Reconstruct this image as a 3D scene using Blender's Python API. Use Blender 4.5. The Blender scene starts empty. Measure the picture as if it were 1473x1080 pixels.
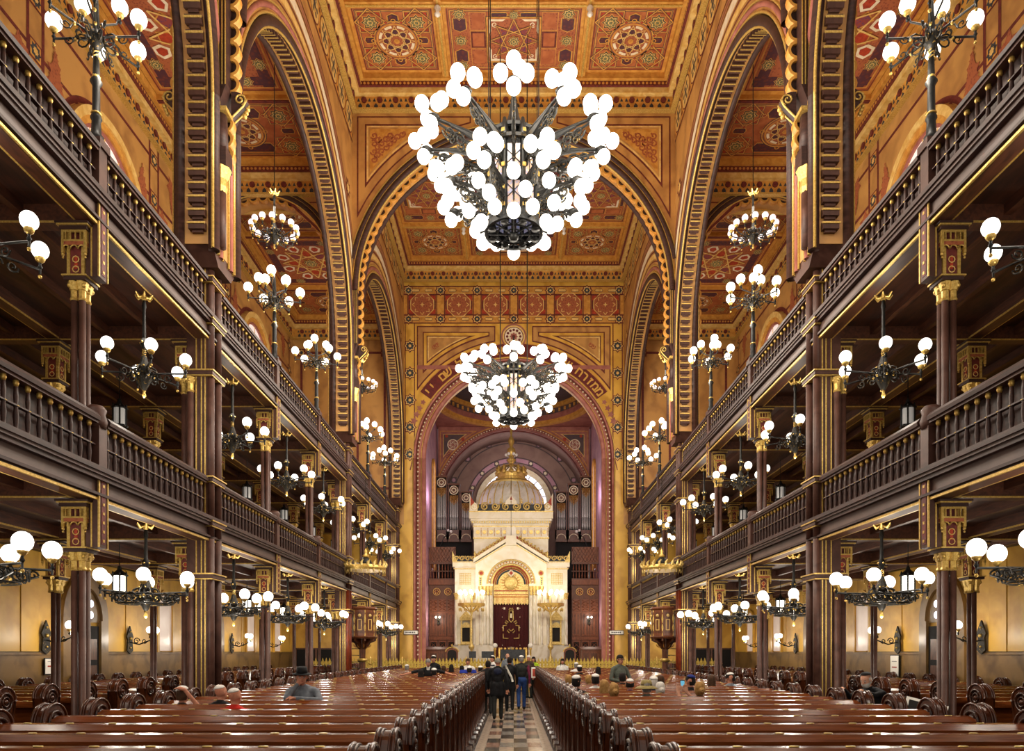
import bpy, bmesh, math, random
from mathutils import Vector, Matrix
random.seed(7)
PI = math.pi
sc = bpy.context.scene
COL = sc.collection

# ------------------------------------------------------------------ camera
F = 1040.0                      # focal length in pixels of the 1473 px wide frame
cam_d = bpy.data.cameras.new('camera')
cam_d.sensor_width = 36.0
cam_d.lens = F / 1473.0 * 36.0
cam_d.shift_x = -2.5 / 1473.0
cam_d.shift_y = (938.0 - 540.0) / 1473.0
cam_d.clip_end = 300
cam = bpy.data.objects.new('camera', cam_d)
cam.location = (0, 0, 1.9)
cam.rotation_euler = (PI / 2, 0, 0)
COL.objects.link(cam)
sc.camera = cam

# ------------------------------------------------------------------ world and exposure
w = bpy.data.worlds.new('world'); sc.world = w
w.use_nodes = True
w.node_tree.nodes['Background'].inputs[0].default_value = (1.0, 0.90, 0.78, 1)
w.node_tree.nodes['Background'].inputs[1].default_value = 0.9
sc.view_settings.view_transform = 'Standard'
sc.view_settings.look = 'None'
sc.view_settings.exposure = 0.0
sc.view_settings.gamma = 1.0
sc.view_settings.use_curve_mapping = False
sc.cycles.max_bounces = 6
sc.cycles.diffuse_bounces = 4
sc.cycles.glossy_bounces = 3
sc.cycles.transmission_bounces = 4
sc.cycles.transparent_max_bounces = 6
sc.cycles.sample_clamp_indirect = 6.0
sc.cycles.caustics_reflective = False
sc.cycles.caustics_refractive = False

LAMP = (1.0, 0.90, 0.76)        # colour of the lamps' light
P_NAVE, P_STAND, P_GAL_UP, P_GAL_LOW, P_RING, P_SCONCE, P_LANTERN, P_MENORAH = 1250, 100, 55, 90, 80, 34, 32, 105

# ------------------------------------------------------------------ materials
def lin(h):
    h = h.lstrip('#')
    c = [int(h[i:i + 2], 16) / 255 for i in (0, 2, 4)]
    return tuple(x / 12.92 if x <= 0.04045 else ((x + 0.055) / 1.055) ** 2.4 for x in c) + (1.0,)

def M(name, col, rough=0.55, metal=0.0, col2=None, scale=6.0, kind='noise', bump=0.0, emit=0.0, coat=0.0, stretch=None, lo=0.35, hi=0.65, detail=4.0, spec=None):
    m = bpy.data.materials.new(name)
    m.use_nodes = True
    nt = m.node_tree; N = nt.nodes; L = nt.links
    b = N['Principled BSDF']
    c1 = lin(col)
    b.inputs['Base Color'].default_value = c1
    b.inputs['Roughness'].default_value = rough
    b.inputs['Metallic'].default_value = metal
    if spec is not None: b.inputs['Specular IOR Level'].default_value = spec
    if coat:
        b.inputs['Coat Weight'].default_value = coat
        b.inputs['Coat Roughness'].default_value = 0.08
    if emit:
        b.inputs['Emission Color'].default_value = c1
        b.inputs['Emission Strength'].default_value = emit
    if col2 is not None:
        tc = N.new('ShaderNodeTexCoord'); mp = N.new('ShaderNodeMapping')
        L.new(tc.outputs['Object'], mp.inputs['Vector'])
        if stretch: mp.inputs['Scale'].default_value = stretch
        if kind == 'vein':
            n0 = N.new('ShaderNodeTexNoise'); n0.inputs['Scale'].default_value = scale * 0.7; n0.inputs['Detail'].default_value = 5
            n0.inputs['Distortion'].default_value = 2.2
            L.new(mp.outputs[0], n0.inputs['Vector'])
            n1 = N.new('ShaderNodeTexWave'); n1.inputs['Scale'].default_value = scale * 0.32; n1.inputs['Distortion'].default_value = 14
            n1.inputs['Detail'].default_value = 4; n1.inputs['Detail Scale'].default_value = 1.4; n1.wave_profile = 'SIN'
            L.new(mp.outputs[0], n1.inputs['Vector'])
            mx = N.new('ShaderNodeMath'); mx.operation = 'MULTIPLY'
            L.new(n0.outputs['Fac'], mx.inputs[0]); L.new(n1.outputs['Fac'], mx.inputs[1])
            fac = mx.outputs[0]
        elif kind == 'wave':
            n1 = N.new('ShaderNodeTexWave'); n1.inputs['Scale'].default_value = scale; n1.inputs['Distortion'].default_value = 6
            n1.inputs['Detail'].default_value = 3
            L.new(mp.outputs[0], n1.inputs['Vector']); fac = n1.outputs['Fac']
        elif kind == 'voronoi':
            n1 = N.new('ShaderNodeTexVoronoi'); n1.inputs['Scale'].default_value = scale; n1.feature = 'F1'
            L.new(mp.outputs[0], n1.inputs['Vector']); fac = n1.outputs['Distance']
        elif kind == 'checker':
            n1 = N.new('ShaderNodeTexChecker'); n1.inputs['Scale'].default_value = scale
            L.new(mp.outputs[0], n1.inputs['Vector']); fac = n1.outputs['Fac']
        else:
            n1 = N.new('ShaderNodeTexNoise'); n1.inputs['Scale'].default_value = scale; n1.inputs['Detail'].default_value = detail
            n1.inputs['Distortion'].default_value = 0.6
            L.new(mp.outputs[0], n1.inputs['Vector']); fac = n1.outputs['Fac']
        cr = N.new('ShaderNodeValToRGB')
        cr.color_ramp.elements[0].position = lo; cr.color_ramp.elements[0].color = c1
        cr.color_ramp.elements[1].position = hi; cr.color_ramp.elements[1].color = lin(col2)
        L.new(fac, cr.inputs[0]); L.new(cr.outputs[0], b.inputs['Base Color'])
        if bump:
            bp = N.new('ShaderNodeBump'); bp.inputs['Strength'].default_value = bump; bp.inputs['Distance'].default_value = 0.02
            L.new(fac, bp.inputs['Height']); L.new(bp.outputs[0], b.inputs['Normal'])
    return m

MAT = {}
def defmats():
    d = MAT
    d['marble'] = M('orange_marble', '#c2904f', 0.42, col2='#98693a', scale=1.1, kind='vein', lo=0.1, hi=0.75)
    d['ymarble'] = M('yellow_marble', '#dcac48', 0.4, col2='#b37f28', scale=1.0, kind='vein', lo=0.12, hi=0.8)
    d['wainscot'] = M('brown_marble', '#8a6a3c', 0.35, col2='#5f4526', scale=1.6, kind='vein', lo=0.15, hi=0.7)
    d['gold'] = M('gilding', '#e6c672', 0.38, 0.5, col2='#b58c38', scale=30, lo=0.3, hi=0.75)
    d['goldp'] = M('gold_paint', '#d29a45', 0.5, 0.0, col2='#b87a30', scale=5)
    d['palegold'] = M('pale_gold_paint', '#e6c479', 0.5, 0.0, col2='#cfa050', scale=5)
    d['terra'] = M('terracotta_paint', '#b4683a', 0.65, col2='#9c5029', scale=3)
    d['maroon'] = M('maroon_paint', '#722b22', 0.6, col2='#561b18', scale=9)
    d['redorn'] = M('arabesque_red', '#7e3a26', 0.65, col2='#a45a35', scale=14, kind='voronoi', lo=0.15, hi=0.5)
    d['dred'] = M('dark_red_arabesque', '#6d3023', 0.65, col2='#4b2530', scale=9, kind='voronoi', lo=0.1, hi=0.6)
    d['scarlet'] = M('scarlet_paint', '#b5401f', 0.6, col2='#942c17', scale=9)
    d['purple'] = M('purple_paint', '#59355c', 0.6, col2='#8a3a34', scale=14, kind='voronoi', lo=0.2, hi=0.55)
    d['teal'] = M('dark_olive_paint', '#43452f', 0.6, col2='#77724a', scale=20, kind='voronoi', lo=0.2, hi=0.5)
    d['cream'] = M('cream_paint', '#eadfc6', 0.6, col2='#dcc8a0', scale=5)
    d['white'] = M('white_paint', '#eeeae0', 0.5)
    d['slate'] = M('slate_paint', '#3b4046', 0.6, col2='#25272c', scale=9)
    d['pinkwall'] = M('mauve_plaster', '#c094a0', 0.6, col2='#a5758a', scale=1.5)
    d['pinkstone'] = M('rose_moulding', '#a8695a', 0.5, col2='#8d4f45', scale=2.5)
    d['mauve'] = M('dark_mauve_plaster', '#96786c', 0.7, col2='#82645c', scale=1.2)
    d['domeblue'] = M('dome_plaster', '#4a3d44', 0.7, col2='#5e4a44', scale=3)
    d['wood'] = M('gallery_wood', '#452c25', 0.5, col2='#301e1a', scale=3, stretch=(1, 1, 6), spec=0.35)
    d['beam'] = M('gallery_beam', '#5a3220', 0.5, col2='#3c2015', scale=3, stretch=(6, 1, 6))
    d['soffit'] = M('soffit_boards', '#4a2818', 0.55, col2='#2f190f', scale=2, stretch=(5, 1, 1))
    d['fascia'] = M('fascia_paint', '#614b43', 0.45, col2='#503c36', scale=2)
    d['castiron'] = M('painted_column', '#583a30', 0.5, col2='#42281f', scale=4, spec=0.35)
    d['redshaft'] = M('red_shaft', '#8a3a20', 0.35, col2='#6c2a17', scale=4)
    d['black'] = M('black_iron', '#0e0e0e', 0.5, 0.0, col2='#1c1b18', scale=25, spec=0.35)
    d['blackgold'] = M('gilded_iron', '#15130e', 0.5, 0.0, col2='#8a6c2c', scale=30, lo=0.6, hi=0.7, spec=0.35)
    d['pew'] = M('varnished_pew', '#733a19', 0.22, col2='#4c230b', scale=5, stretch=(0.5, 4, 6), coat=0.0, spec=0.3, lo=0.3, hi=0.75)
    d['pewend'] = M('varnished_end', '#4f2611', 0.24, col2='#331609', scale=6, stretch=(3, 3, 0.7), coat=0.0, spec=0.5, lo=0.3, hi=0.75)
    d['pewdark'] = M('pew_carving', '#3a1b0b', 0.25, col2='#24100a', scale=8)
    d['brass'] = M('brass_plate', '#d8bf72', 0.3, 0.7)
    d['joinery'] = M('carved_wood', '#6b3c22', 0.42, col2='#4c2814', scale=5, stretch=(4, 4, 1))
    d['joinery2'] = M('reddish_wood', '#824827', 0.42, col2='#64351b', scale=5, stretch=(4, 4, 1))
    d['ark'] = M('ivory_stone', '#f7f0de', 0.45, col2='#eadfbf', scale=2.2)
    d['arkstone'] = M('grey_white_marble', '#e6dfcf', 0.35, col2='#cabd9f', scale=2.0, kind='vein', lo=0.1, hi=0.8)
    d['arkgold'] = M('bright_gold', '#e8cf86', 0.4, 0.35, col2='#bf9d4c', scale=18)
    d['pearl'] = M('pearl_dome', '#e4e1da', 0.3, 0.0, col2='#cfcac0', scale=3)
    d['velvet'] = M('maroon_velvet', '#4d0c12', 0.9, col2='#360709', scale=40)
    d['silver'] = M('organ_pipe', '#c4c0ba', 0.35, 0.3)
    d['dark'] = M('dark_recess', '#120c0a', 0.8)
    d['tileA'] = M('pale_tile', '#b5a493', 0.2, col2='#998878', scale=4, kind='vein', lo=0.1, hi=0.8)
    d['tileB'] = M('dark_tile', '#3a3634', 0.2, col2='#524a46', scale=4, kind='vein', lo=0.1, hi=0.8)
    d['tileC'] = M('red_tile', '#8a6a5c', 0.2, col2='#6e5146', scale=4, kind='vein', lo=0.1, hi=0.8)
    d['tileD'] = M('grey_tile', '#8a8680', 0.2, col2='#6f6a66', scale=4, kind='vein', lo=0.1, hi=0.8)
    d['floor'] = M('dark_floor', '#33221a', 0.35, col2='#241712', scale=2)
    d['globe'] = M('lit_globe', '#fffaf0', 0.3, emit=2.2)
    d['globe2'] = M('opal_globe', '#f1e8ee', 0.3, emit=0.85)
    d['candle'] = M('candle_bulb', '#fff3d8', 0.3, emit=9.0)
    d['pane'] = M('daylit_pane', '#f4e6e2', 0.3, emit=0.55, col2='#e6cfc8', scale=1.5)
    d['panedim'] = M('pale_pane', '#e6d2c4', 0.3, emit=0.22, col2='#d8bfae', scale=1.5)
    d['paneb'] = M('bright_pane', '#e9ecff', 0.3, emit=1.6)
    d['lanternglass'] = M('lantern_glass', '#c9c6c0', 0.25, emit=0.25)  # faint glow put into the glass of the unlit lanterns
    d['lanternlit'] = M('lit_lantern_glass', '#fff6e4', 0.3, emit=4.5)
    d['stained'] = M('stained_glass', '#8f93b5', 0.2, emit=0.35, col2='#c9a070', scale=18, kind='voronoi', lo=0.2, hi=0.6)
    for k in ('globe', 'globe2', 'candle', 'pane', 'panedim', 'paneb', 'lanternglass', 'lanternlit', 'stained'):
        d[k].cycles.emission_sampling = 'NONE'
defmats()

# ------------------------------------------------------------------ mesh builder
class MB:
    def __init__(s, *mats):
        s.v = []; s.f = []; s.mi = []; s.sm = []
        s.mats = list(mats); s.cur = 0; s.smooth = False
    def use(s, m):
        if m not in s.mats: s.mats.append(m)
        s.cur = s.mats.index(m); return s
    def add(s, vs, fs, smooth=None):
        o = len(s.v); s.v.extend(vs)
        sm = s.smooth if smooth is None else smooth
        for f in fs:
            s.f.append(tuple(i + o for i in f)); s.mi.append(s.cur); s.sm.append(sm)
        return s
    def box(s, x0, x1, y0, y1, z0, z1):
        return s.add([(x0, y0, z0), (x1, y0, z0), (x1, y1, z0), (x0, y1, z0), (x0, y0, z1), (x1, y0, z1), (x1, y1, z1), (x0, y1, z1)],
                     [(0, 3, 2, 1), (4, 5, 6, 7), (0, 1, 5, 4), (1, 2, 6, 5), (2, 3, 7, 6), (3, 0, 4, 7)], False)
    def cbox(s, cx, cy, cz, sx, sy, sz):
        return s.box(cx - sx / 2, cx + sx / 2, cy - sy / 2, cy + sy / 2, cz - sz / 2, cz + sz / 2)
    def lathe(s, prof, n=12, c=(0, 0, 0), smooth=True, sx=1, sy=1, twist=0):
        vs = []; fs = []
        for (r, z) in prof:
            for k in range(n):
                a = 2 * PI * k / n + (PI / n) + twist * z
                vs.append((c[0] + r * sx * math.cos(a), c[1] + r * sy * math.sin(a), c[2] + z))
        for j in range(len(prof) - 1):
            for k in range(n):
                k2 = (k + 1) % n
                fs.append((j * n + k, j * n + k2, (j + 1) * n + k2, (j + 1) * n + k))
        fs.append(tuple(reversed(range(n)))); fs.append(tuple((len(prof) - 1) * n + k for k in range(n)))
        return s.add(vs, fs, smooth)
    def tube(s, pts, r, n=6, closed=False, smooth=True):
        pts = [Vector(p) for p in pts]; rs = r if isinstance(r, (list, tuple)) else [r] * len(pts)
        vs = []; fs = []; m = len(pts); up = None
        for i, p in enumerate(pts):
            if closed: t = pts[(i + 1) % m] - pts[i - 1]
            else: t = pts[min(i + 1, m - 1)] - pts[max(i - 1, 0)]
            if t.length < 1e-9: t = Vector((0, 0, 1))
            t.normalize()
            if up is None:
                up = Vector((0, 0, 1)) if abs(t.z) < 0.9 else Vector((1, 0, 0))
            a = t.cross(up)
            if a.length < 1e-6: a = t.cross(Vector((0, 1, 0)))
            a.normalize(); b = a.cross(t); b.normalize(); up = b
            for k in range(n):
                an = 2 * PI * k / n
                q = p + (a * math.cos(an) + b * math.sin(an)) * rs[i]
                vs.append(tuple(q))
        for i in range(m if closed else m - 1):
            j = (i + 1) % m
            for k in range(n):
                k2 = (k + 1) % n
                fs.append((i * n + k, i * n + k2, j * n + k2, j * n + k))
        if not closed:
            fs.append(tuple(range(n))); fs.append(tuple(reversed([(m - 1) * n + k for k in range(n)])))
        return s.add(vs, fs, smooth)
    def sphere(s, c, r, nu=12, nv=8, sc=(1, 1, 1)):
        vs = [(c[0], c[1], c[2] - r * sc[2])]; fs = []
        for j in range(1, nv):
            b = -PI / 2 + PI * j / nv
            for k in range(nu):
                a = 2 * PI * k / nu
                vs.append((c[0] + r * sc[0] * math.cos(a) * math.cos(b), c[1] + r * sc[1] * math.sin(a) * math.cos(b), c[2] + r * sc[2] * math.sin(b)))
        vs.append((c[0], c[1], c[2] + r * sc[2])); e = len(vs) - 1
        for k in range(nu):
            k2 = (k + 1) % nu
            fs.append((0, 1 + k2, 1 + k)); fs.append((e, e - nu + k, e - nu + k2))
            for j in range(nv - 2):
                fs.append((1 + j * nu + k, 1 + j * nu + k2, 1 + (j + 1) * nu + k2, 1 + (j + 1) * nu + k))
        return s.add(vs, fs, True)
    def prism(s, poly, m, w0, w1):
        """poly: (u, v) outline; m(u, v, w) -> xyz"""
        n = len(poly)
        vs = [m(u, v, w0) for u, v in poly] + [m(u, v, w1) for u, v in poly]
        fs = [tuple(range(n)), tuple(reversed(range(n, 2 * n)))] + [(i, i + n, (i + 1) % n + n, (i + 1) % n) for i in range(n)]
        return s.add(vs, fs, False)
    def flat(s, poly, m, w=0.0):
        return s.add([m(u, v, w) for u, v in poly], [tuple(range(len(poly)))], False)
    def band(s, inner, outer, m, w0, w1):
        """solid between two open polylines of equal length"""
        n = len(inner); vs = []
        for a, b in zip(inner, outer):
            vs += [m(a[0], a[1], w0), m(b[0], b[1], w0), m(b[0], b[1], w1), m(a[0], a[1], w1)]
        fs = []
        for i in range(n - 1):
            p = 4 * i; q = p + 4
            for k in range(4):
                k2 = (k + 1) % 4
                fs.append((p + k, p + k2, q + k2, q + k))
        fs.append((0, 3, 2, 1)); e = 4 * (n - 1); fs.append((e, e + 1, e + 2, e + 3))
        return s.add(vs, fs, False)
    def arch(s, m, cu, cv, prof, a0=0, a1=PI, n=40, closed=True, smooth=True, sq=1.0):
        """sweep profile [(r, w)] round an arc in the u-v plane; sq squeezes vertically"""
        k = len(prof); vs = []; fs = []
        for i in range(n + 1):
            a = a0 + (a1 - a0) * i / n
            for r, w_ in prof:
                vs.append(m(cu + r * math.cos(a), cv + r * sq * math.sin(a), w_))
        for i in range(n):
            for j in range(k if closed else k - 1):
                j2 = (j + 1) % k
                fs.append((i * k + j, i * k + j2, (i + 1) * k + j2, (i + 1) * k + j))
        return s.add(vs, fs, smooth)
    def mesh(s, name):
        me = bpy.data.meshes.new(name)
        me.from_pydata(s.v, [], s.f)
        for m in s.mats: me.materials.append(MAT[m] if isinstance(m, str) else m)
        me.polygons.foreach_set('material_index', s.mi)
        me.polygons.foreach_set('use_smooth', s.sm)
        me.update()
        return me
    def build(s, name, parent=None, loc=(0, 0, 0), rz=0):
        return put(name, s.mesh(name), parent, loc, rz)

def put(name, me, parent=None, loc=(0, 0, 0), rz=0, rot=None, scale=None):
    o = bpy.data.objects.new(name, me)
    COL.objects.link(o)
    if parent is not None: o.parent = parent
    o.location = loc
    if rz: o.rotation_euler = (0, 0, rz)
    if rot: o.rotation_euler = rot
    if scale: o.scale = scale
    return o
def thing(name, label, cat, loc=(0, 0, 0), rz=0, group=None):
    o = bpy.data.objects.new(name, None); COL.objects.link(o)
    o.location = loc; o.rotation_euler = (0, 0, rz); o.empty_display_size = 0.1
    return tag(o, label, cat, group)
def tag(o, label, cat, group=None):
    o['label'] = label; o['category'] = cat
    if group: o['group'] = group
    return o
def struct(o, label=None, cat=None):
    o['kind'] = 'structure'
    if label: o['label'] = label
    if cat: o['category'] = cat
    return o
def stuff(o):
    o['kind'] = 'stuff'; return o
def root(name, label, cat):
    return struct(thing(name, label, cat))
_lights = {}
def lamp(parent, loc, power, radius=0.15, col=LAMP):
    k = (power, radius, col)
    if k not in _lights:
        d = bpy.data.lights.new('point_light', 'POINT'); d.energy = power; d.shadow_soft_size = radius; d.color = col
        _lights[k] = d
    o = bpy.data.objects.new('point_light', _lights[k]); COL.objects.link(o)
    o.parent = parent; o.location = loc
    return o
CH = None
def tree_children():
    global CH
    CH = {}
    for o in bpy.data.objects:
        if o.parent: CH.setdefault(o.parent.name, []).append(o)
def copy_tree(o, parent=None, kids=None):
    if kids is None:
        kids = {}
        for x in bpy.data.objects:
            if x.parent: kids.setdefault(x.parent.name, []).append(x)
    c = o.copy(); COL.objects.link(c); c.parent = parent
    for ch in kids.get(o.name, []): copy_tree(ch, c, kids)
    return c
ORD = ['first', 'second', 'third', 'fourth', 'fifth', 'sixth', 'seventh', 'eighth', 'ninth', 'tenth', 'eleventh', 'twelfth', 'thirteenth', 'fourteenth',
       'fifteenth', 'sixteenth', 'seventeenth', 'eighteenth', 'nineteenth', 'twentieth'] + ['twenty-' + x for x in ('first', 'second', 'third', 'fourth', 'fifth', 'sixth', 'seventh', 'eighth', 'ninth')] + ['thirtieth'] + ['thirty-' + x for x in ('first', 'second', 'third', 'fourth', 'fifth', 'sixth', 'seventh', 'eighth', 'ninth')]
SIDE = {-1: 'left', 1: 'right'}
mXZ = lambda u, v, w_: (u, w_, v)        # u along x, v up, w along y (walls across the nave)
mYZ = lambda u, v, w_: (w_, u, v)        # u along y, v up, w along x (walls along the nave)

# ---- flat ornament drawing in a (u, v) plane, layers stepped by tiny heights
class Draw(MB):
    def __init__(s, m, w=0.0, step=0.004):
        super().__init__(); s.m = m; s.w = w; s.step = step
    def poly(s, pts, mat, lay=1):
        s.use(mat); return s.flat(pts, s.m, s.w + s.step * lay)
    def rect(s, u0, u1, v0, v1, mat, lay=1):
        return s.poly([(u0, v0), (u1, v0), (u1, v1), (u0, v1)], mat, lay)
    def frame(s, u0, u1, v0, v1, t, mat, lay=1):
        s.rect(u0, u1, v0, v0 + t, mat, lay); s.rect(u0, u1, v1 - t, v1, mat, lay)
        s.rect(u0, u0 + t, v0 + t, v1 - t, mat, lay); s.rect(u1 - t, u1, v0 + t, v1 - t, mat, lay); return s
    def line(s, p, q, t, mat, lay=1):
        dx, dy = q[0] - p[0], q[1] - p[1]; l = math.hypot(dx, dy) or 1
        nx, ny = -dy / l * t / 2, dx / l * t / 2
        return s.poly([(p[0] + nx, p[1] + ny), (p[0] - nx, p[1] - ny), (q[0] - nx, q[1] - ny), (q[0] + nx, q[1] + ny)], mat, lay)
    def gline(s, p, q, t, lay=4, mat='goldp'):
        s.line(p, q, t * 1.7, 'slate', lay - .5); return s.line(p, q, t, mat, lay)
    def gframe(s, u0, u1, v0, v1, t, lay=4, mat='goldp'):
        e = t * .4; s.frame(u0 - e, u1 + e, v0 - e, v1 + e, t + 2 * e, 'slate', lay - .5); return s.frame(u0, u1, v0, v1, t, mat, lay)
    def path(s, pts, t, mat, lay=1, closed=False):
        n = len(pts)
        for i in range(n if closed else n - 1): s.line(pts[i], pts[(i + 1) % n], t, mat, lay + (i % 3) * .25)
        return s
    def disc(s, c, r, mat, lay=1, n=20, sq=1.0):
        return s.poly([(c[0] + r * math.cos(2 * PI * k / n), c[1] + r * sq * math.sin(2 * PI * k / n)) for k in range(n)], mat, lay)
    def ring(s, c, r0, r1, mat, lay=1, n=28, a0=0.0, a1=2 * PI):
        s.use(mat); ps = []
        for k in range(n + 1):
            a = a0 + (a1 - a0) * k / n
            ps += [s.m(c[0] + r0 * math.cos(a), c[1] + r0 * math.sin(a), s.w + s.step * lay), s.m(c[0] + r1 * math.cos(a), c[1] + r1 * math.sin(a), s.w + s.step * lay)]
        return s.add(ps, [(2 * k, 2 * k + 1, 2 * k + 3, 2 * k + 2) for k in range(n)], False)
    def star(s, c, r, mat, lay=1, n=8, inner=0.72, rot=0.0):
        return s.poly([(c[0] + (r if k % 2 == 0 else r * inner) * math.cos(rot + PI * k / n), c[1] + (r if k % 2 == 0 else r * inner) * math.sin(rot + PI * k / n)) for k in range(2 * n)], mat, lay)
    def starm(s, c, r, lay=2):
        s.star(c, r, 'goldp', lay); s.star(c, r * 0.88, 'slate', lay + 1); s.star(c, r * 0.74, 'palegold', lay + 2)
        s.star(c, r * 0.62, 'teal', lay + 3); s.star(c, r * 0.34, 'palegold', lay + 4, rot=PI / 8); s.star(c, r * 0.22, 'teal', lay + 5, rot=PI / 8); return s
    def hexa(s, u0, u1, v0, v1, mat, lay=2, t=0.05, edge='goldp'):
        """bar with pointed ends along its long side, outlined"""
        def pts(d):
            if (u1 - u0) >= (v1 - v0):
                h = (v1 - v0) / 2; c = h * 0.55
                return [(u0 + d, v0 + h), (u0 + c, v0 + d), (u1 - c, v0 + d), (u1 - d, v0 + h), (u1 - c, v1 - d), (u0 + c, v1 - d)]
            h = (u1 - u0) / 2; c = h * 0.55
            return [(u0 + h, v0 + d), (u1 - d, v0 + c), (u1 - d, v1 - c), (u0 + h, v1 - d), (u0 + d, v1 - c), (u0 + d, v0 + c)]
        s.poly(pts(0), edge, lay); s.poly(pts(t), 'slate', lay + 1); s.poly(pts(t * 1.4), mat, lay + 2); return s
    def curl(s, c, r, a, mat, t=0.05, turns=1.3, lay=2, d=1):
        ps = []
        for k in range(15):
            x = k / 14; rr = r * (1 - 0.8 * x); an = a + d * turns * 2 * PI * x
            ps.append((c[0] + rr * math.cos(an), c[1] + rr * math.sin(an)))
        return s.path(ps, t, mat, lay)
# ================================================================== setting
BAY = 3.855
YP = lambda k: 14.21 + BAY * k          # gallery column positions, k = 0, 3 main piers, 6 chancel wall
XN, XN2, XO = 5.67, 6.30, 11.4          # nave wall faces, outer wall
ZC, ZA = 21.85, 18.9                    # nave and aisle ceilings
Y0, YE = 1.4, YP(6)
BAYS = [(-3, 0), (0, 3), (3, 6)]

# ---------------------------------------------------------------- floor
fl = root('floor', 'dark floor under the pews with a tiled marble centre aisle', 'floor')
MB('floor').box(-XO, XO, -1.5, 50, -0.12, -0.006).build('floor_slab', fl)
tm = {}
def tile(sx, sy, mat):
    k = (round(sx, 3), round(sy, 3), mat)
    if k not in tm:
        tm[k] = MB(mat).box(-sx / 2 + .004, sx / 2 - .004, -sy / 2 + .004, sy / 2 - .004, -0.006, 0.0).mesh('floor_tile')
    return tm[k]
AW = 0.82
cw = (2 * AW - 0.5) / 4
ny = 0
y = 8.0
TS = 0.72
while y < 34.6:
    for sx in (-1, 1):
        put('floor_tile', tile(0.06, TS, 'tileB'), fl, (sx * (AW - 0.03), y + TS / 2, 0))
        put('floor_tile', tile(0.19, TS, 'tileA'), fl, (sx * (AW - 0.155), y + TS / 2, 0))
    if y < 27:
        for i in range(4):
            k = ((i + ny) % 2) * 2 if ny % 3 else (1, 3, 3, 1)[i]
            k = (0, 1, 2, 3)[k]
            put('floor_tile', tile(cw, TS, ('tileB', 'tileC', 'tileA', 'tileD')[k]), fl, (-AW + 0.25 + cw * (i + .5), y + TS / 2, 0))
    else:
        put('floor_tile', tile(4 * cw, TS, ('tileD', 'tileC')[ny % 2]), fl, (0, y + TS / 2, 0))
    y += TS; ny += 1
MB('wainscot').box(-5.0, 5.0, 35.4, 49.6, 0, 1.0).build('chancel_step', fl)
MB('wainscot').box(-5.3, 5.3, 35.05, 35.4, 0, 0.5).build('chancel_step', fl)

# ---------------------------------------------------------------- coffers (painted panels, drawn facing down)
def coffer_round(sx, sy, name, tint=0):
    """circle medallion, corner stars in interlaced straps, pointed bars between"""
    d = Draw(lambda u, v, w_: (u, v, -w_)); hx, hy = sx / 2, sy / 2
    d.rect(-hx, hx, -hy, hy, 'terra', 0)
    d.frame(-hx, hx, -hy, hy, 0.1, 'goldp', 1); d.frame(-hx + .12, hx - .12, -hy + .12, hy - .12, 0.03, 'maroon', 1)
    ix, iy = hx - .2, hy - .2
    r = min(hx, hy) * 0.52; q = 0.15 * min(sx, sy)
    d.gframe(-ix, ix, -iy, iy, .04, 2)
    for a in (-1, 1):
        for b in (-1, 1):
            cx, cy = a * (ix - q - .03), b * (iy - q - .03)
            for aa in (-1, 1):
                for bb in (-1, 1):
                    d.poly([(cx + aa * q, cy + bb * q), (cx + aa * q * .25, cy + bb * q), (cx + aa * q * .25, cy + bb * q * .72), (cx + aa * q * .72, cy + bb * q * .72), (cx + aa * q * .72, cy + bb * q * .25), (cx + aa * q, cy + bb * q * .25)], 'scarlet', 2)
            d.gframe(cx - q, cx + q, cy - q, cy + q, .035, 3)
            dm_ = [(cx, cy - q * 1.25), (cx + q * 1.25, cy), (cx, cy + q * 1.25), (cx - q * 1.25, cy)]
            for e in range(4): d.gline(dm_[e], dm_[(e + 1) % 4], .04, 4.5 + .1 * e)
            d.disc((cx, cy), q * .84, 'terra', 5.6, 16); d.starm((cx, cy), q * .8, 6)
            for e in (1, -1):
                k2 = (cx - a * q * 1.25, cy) if e > 0 else (cx, cy - b * q * 1.25)
                d.star(k2, .09, 'goldp', 6, 4, .72); d.star(k2, .06, 'slate', 6.5, 4, .72); d.star(k2, .045, 'scarlet', 7, 4, .72)
    for a in (-1, 1):
        L1, L2 = ix - 2.3 * q - .06, iy - 2.3 * q - .06
        d.hexa(-L1, L1, a * (iy - q * .85) - q * .62, a * (iy - q * .85) + q * .62, 'dred', 2.2, .045)
        d.hexa(a * (ix - q * .85) - q * .62, a * (ix - q * .85) + q * .62, -L2, L2, 'dred', 2.2, .045)
    d.disc((0, 0), r * 1.12, 'slate', 5.2, 40); d.disc((0, 0), r * 1.09, 'goldp', 5.6, 40); d.disc((0, 0), r * 1.02, 'slate', 6, 40); d.disc((0, 0), r * .99, 'terra', 6.3, 40)
    d.ring((0, 0), r * .88, r * .94, 'goldp', 6.8, 40); d.disc((0, 0), r * .86, 'redorn', 6.6, 40)
    for k in range(8):
        a = 2 * PI * k / 8
        c = (r * .47 * math.cos(a), r * .47 * math.sin(a))
        d.disc(c, r * .2, 'palegold', 8, 10); d.disc(c, r * .17, 'dred', 8.5, 10)
        d.ring((0, 0), r * .72, r * .85, 'cream', 8, 5, a + .16, a + .62)
        d.line((r * .86 * math.cos(a), r * .86 * math.sin(a)), (r * .86 * math.cos(a + 3 * PI / 4), r * .86 * math.sin(a + 3 * PI / 4)), r * .03, 'palegold', 9 + .12 * k)
    for a, b in ((1, 0), (-1, 0), (0, 1), (0, -1)): d.ring((a * r * 1.1, b * r * 1.1), .05, .085, 'goldp', 7.5, 10)
    d.disc((0, 0), r * .14, 'goldp', 10.5, 10)
    return d.mesh(name)
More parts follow.
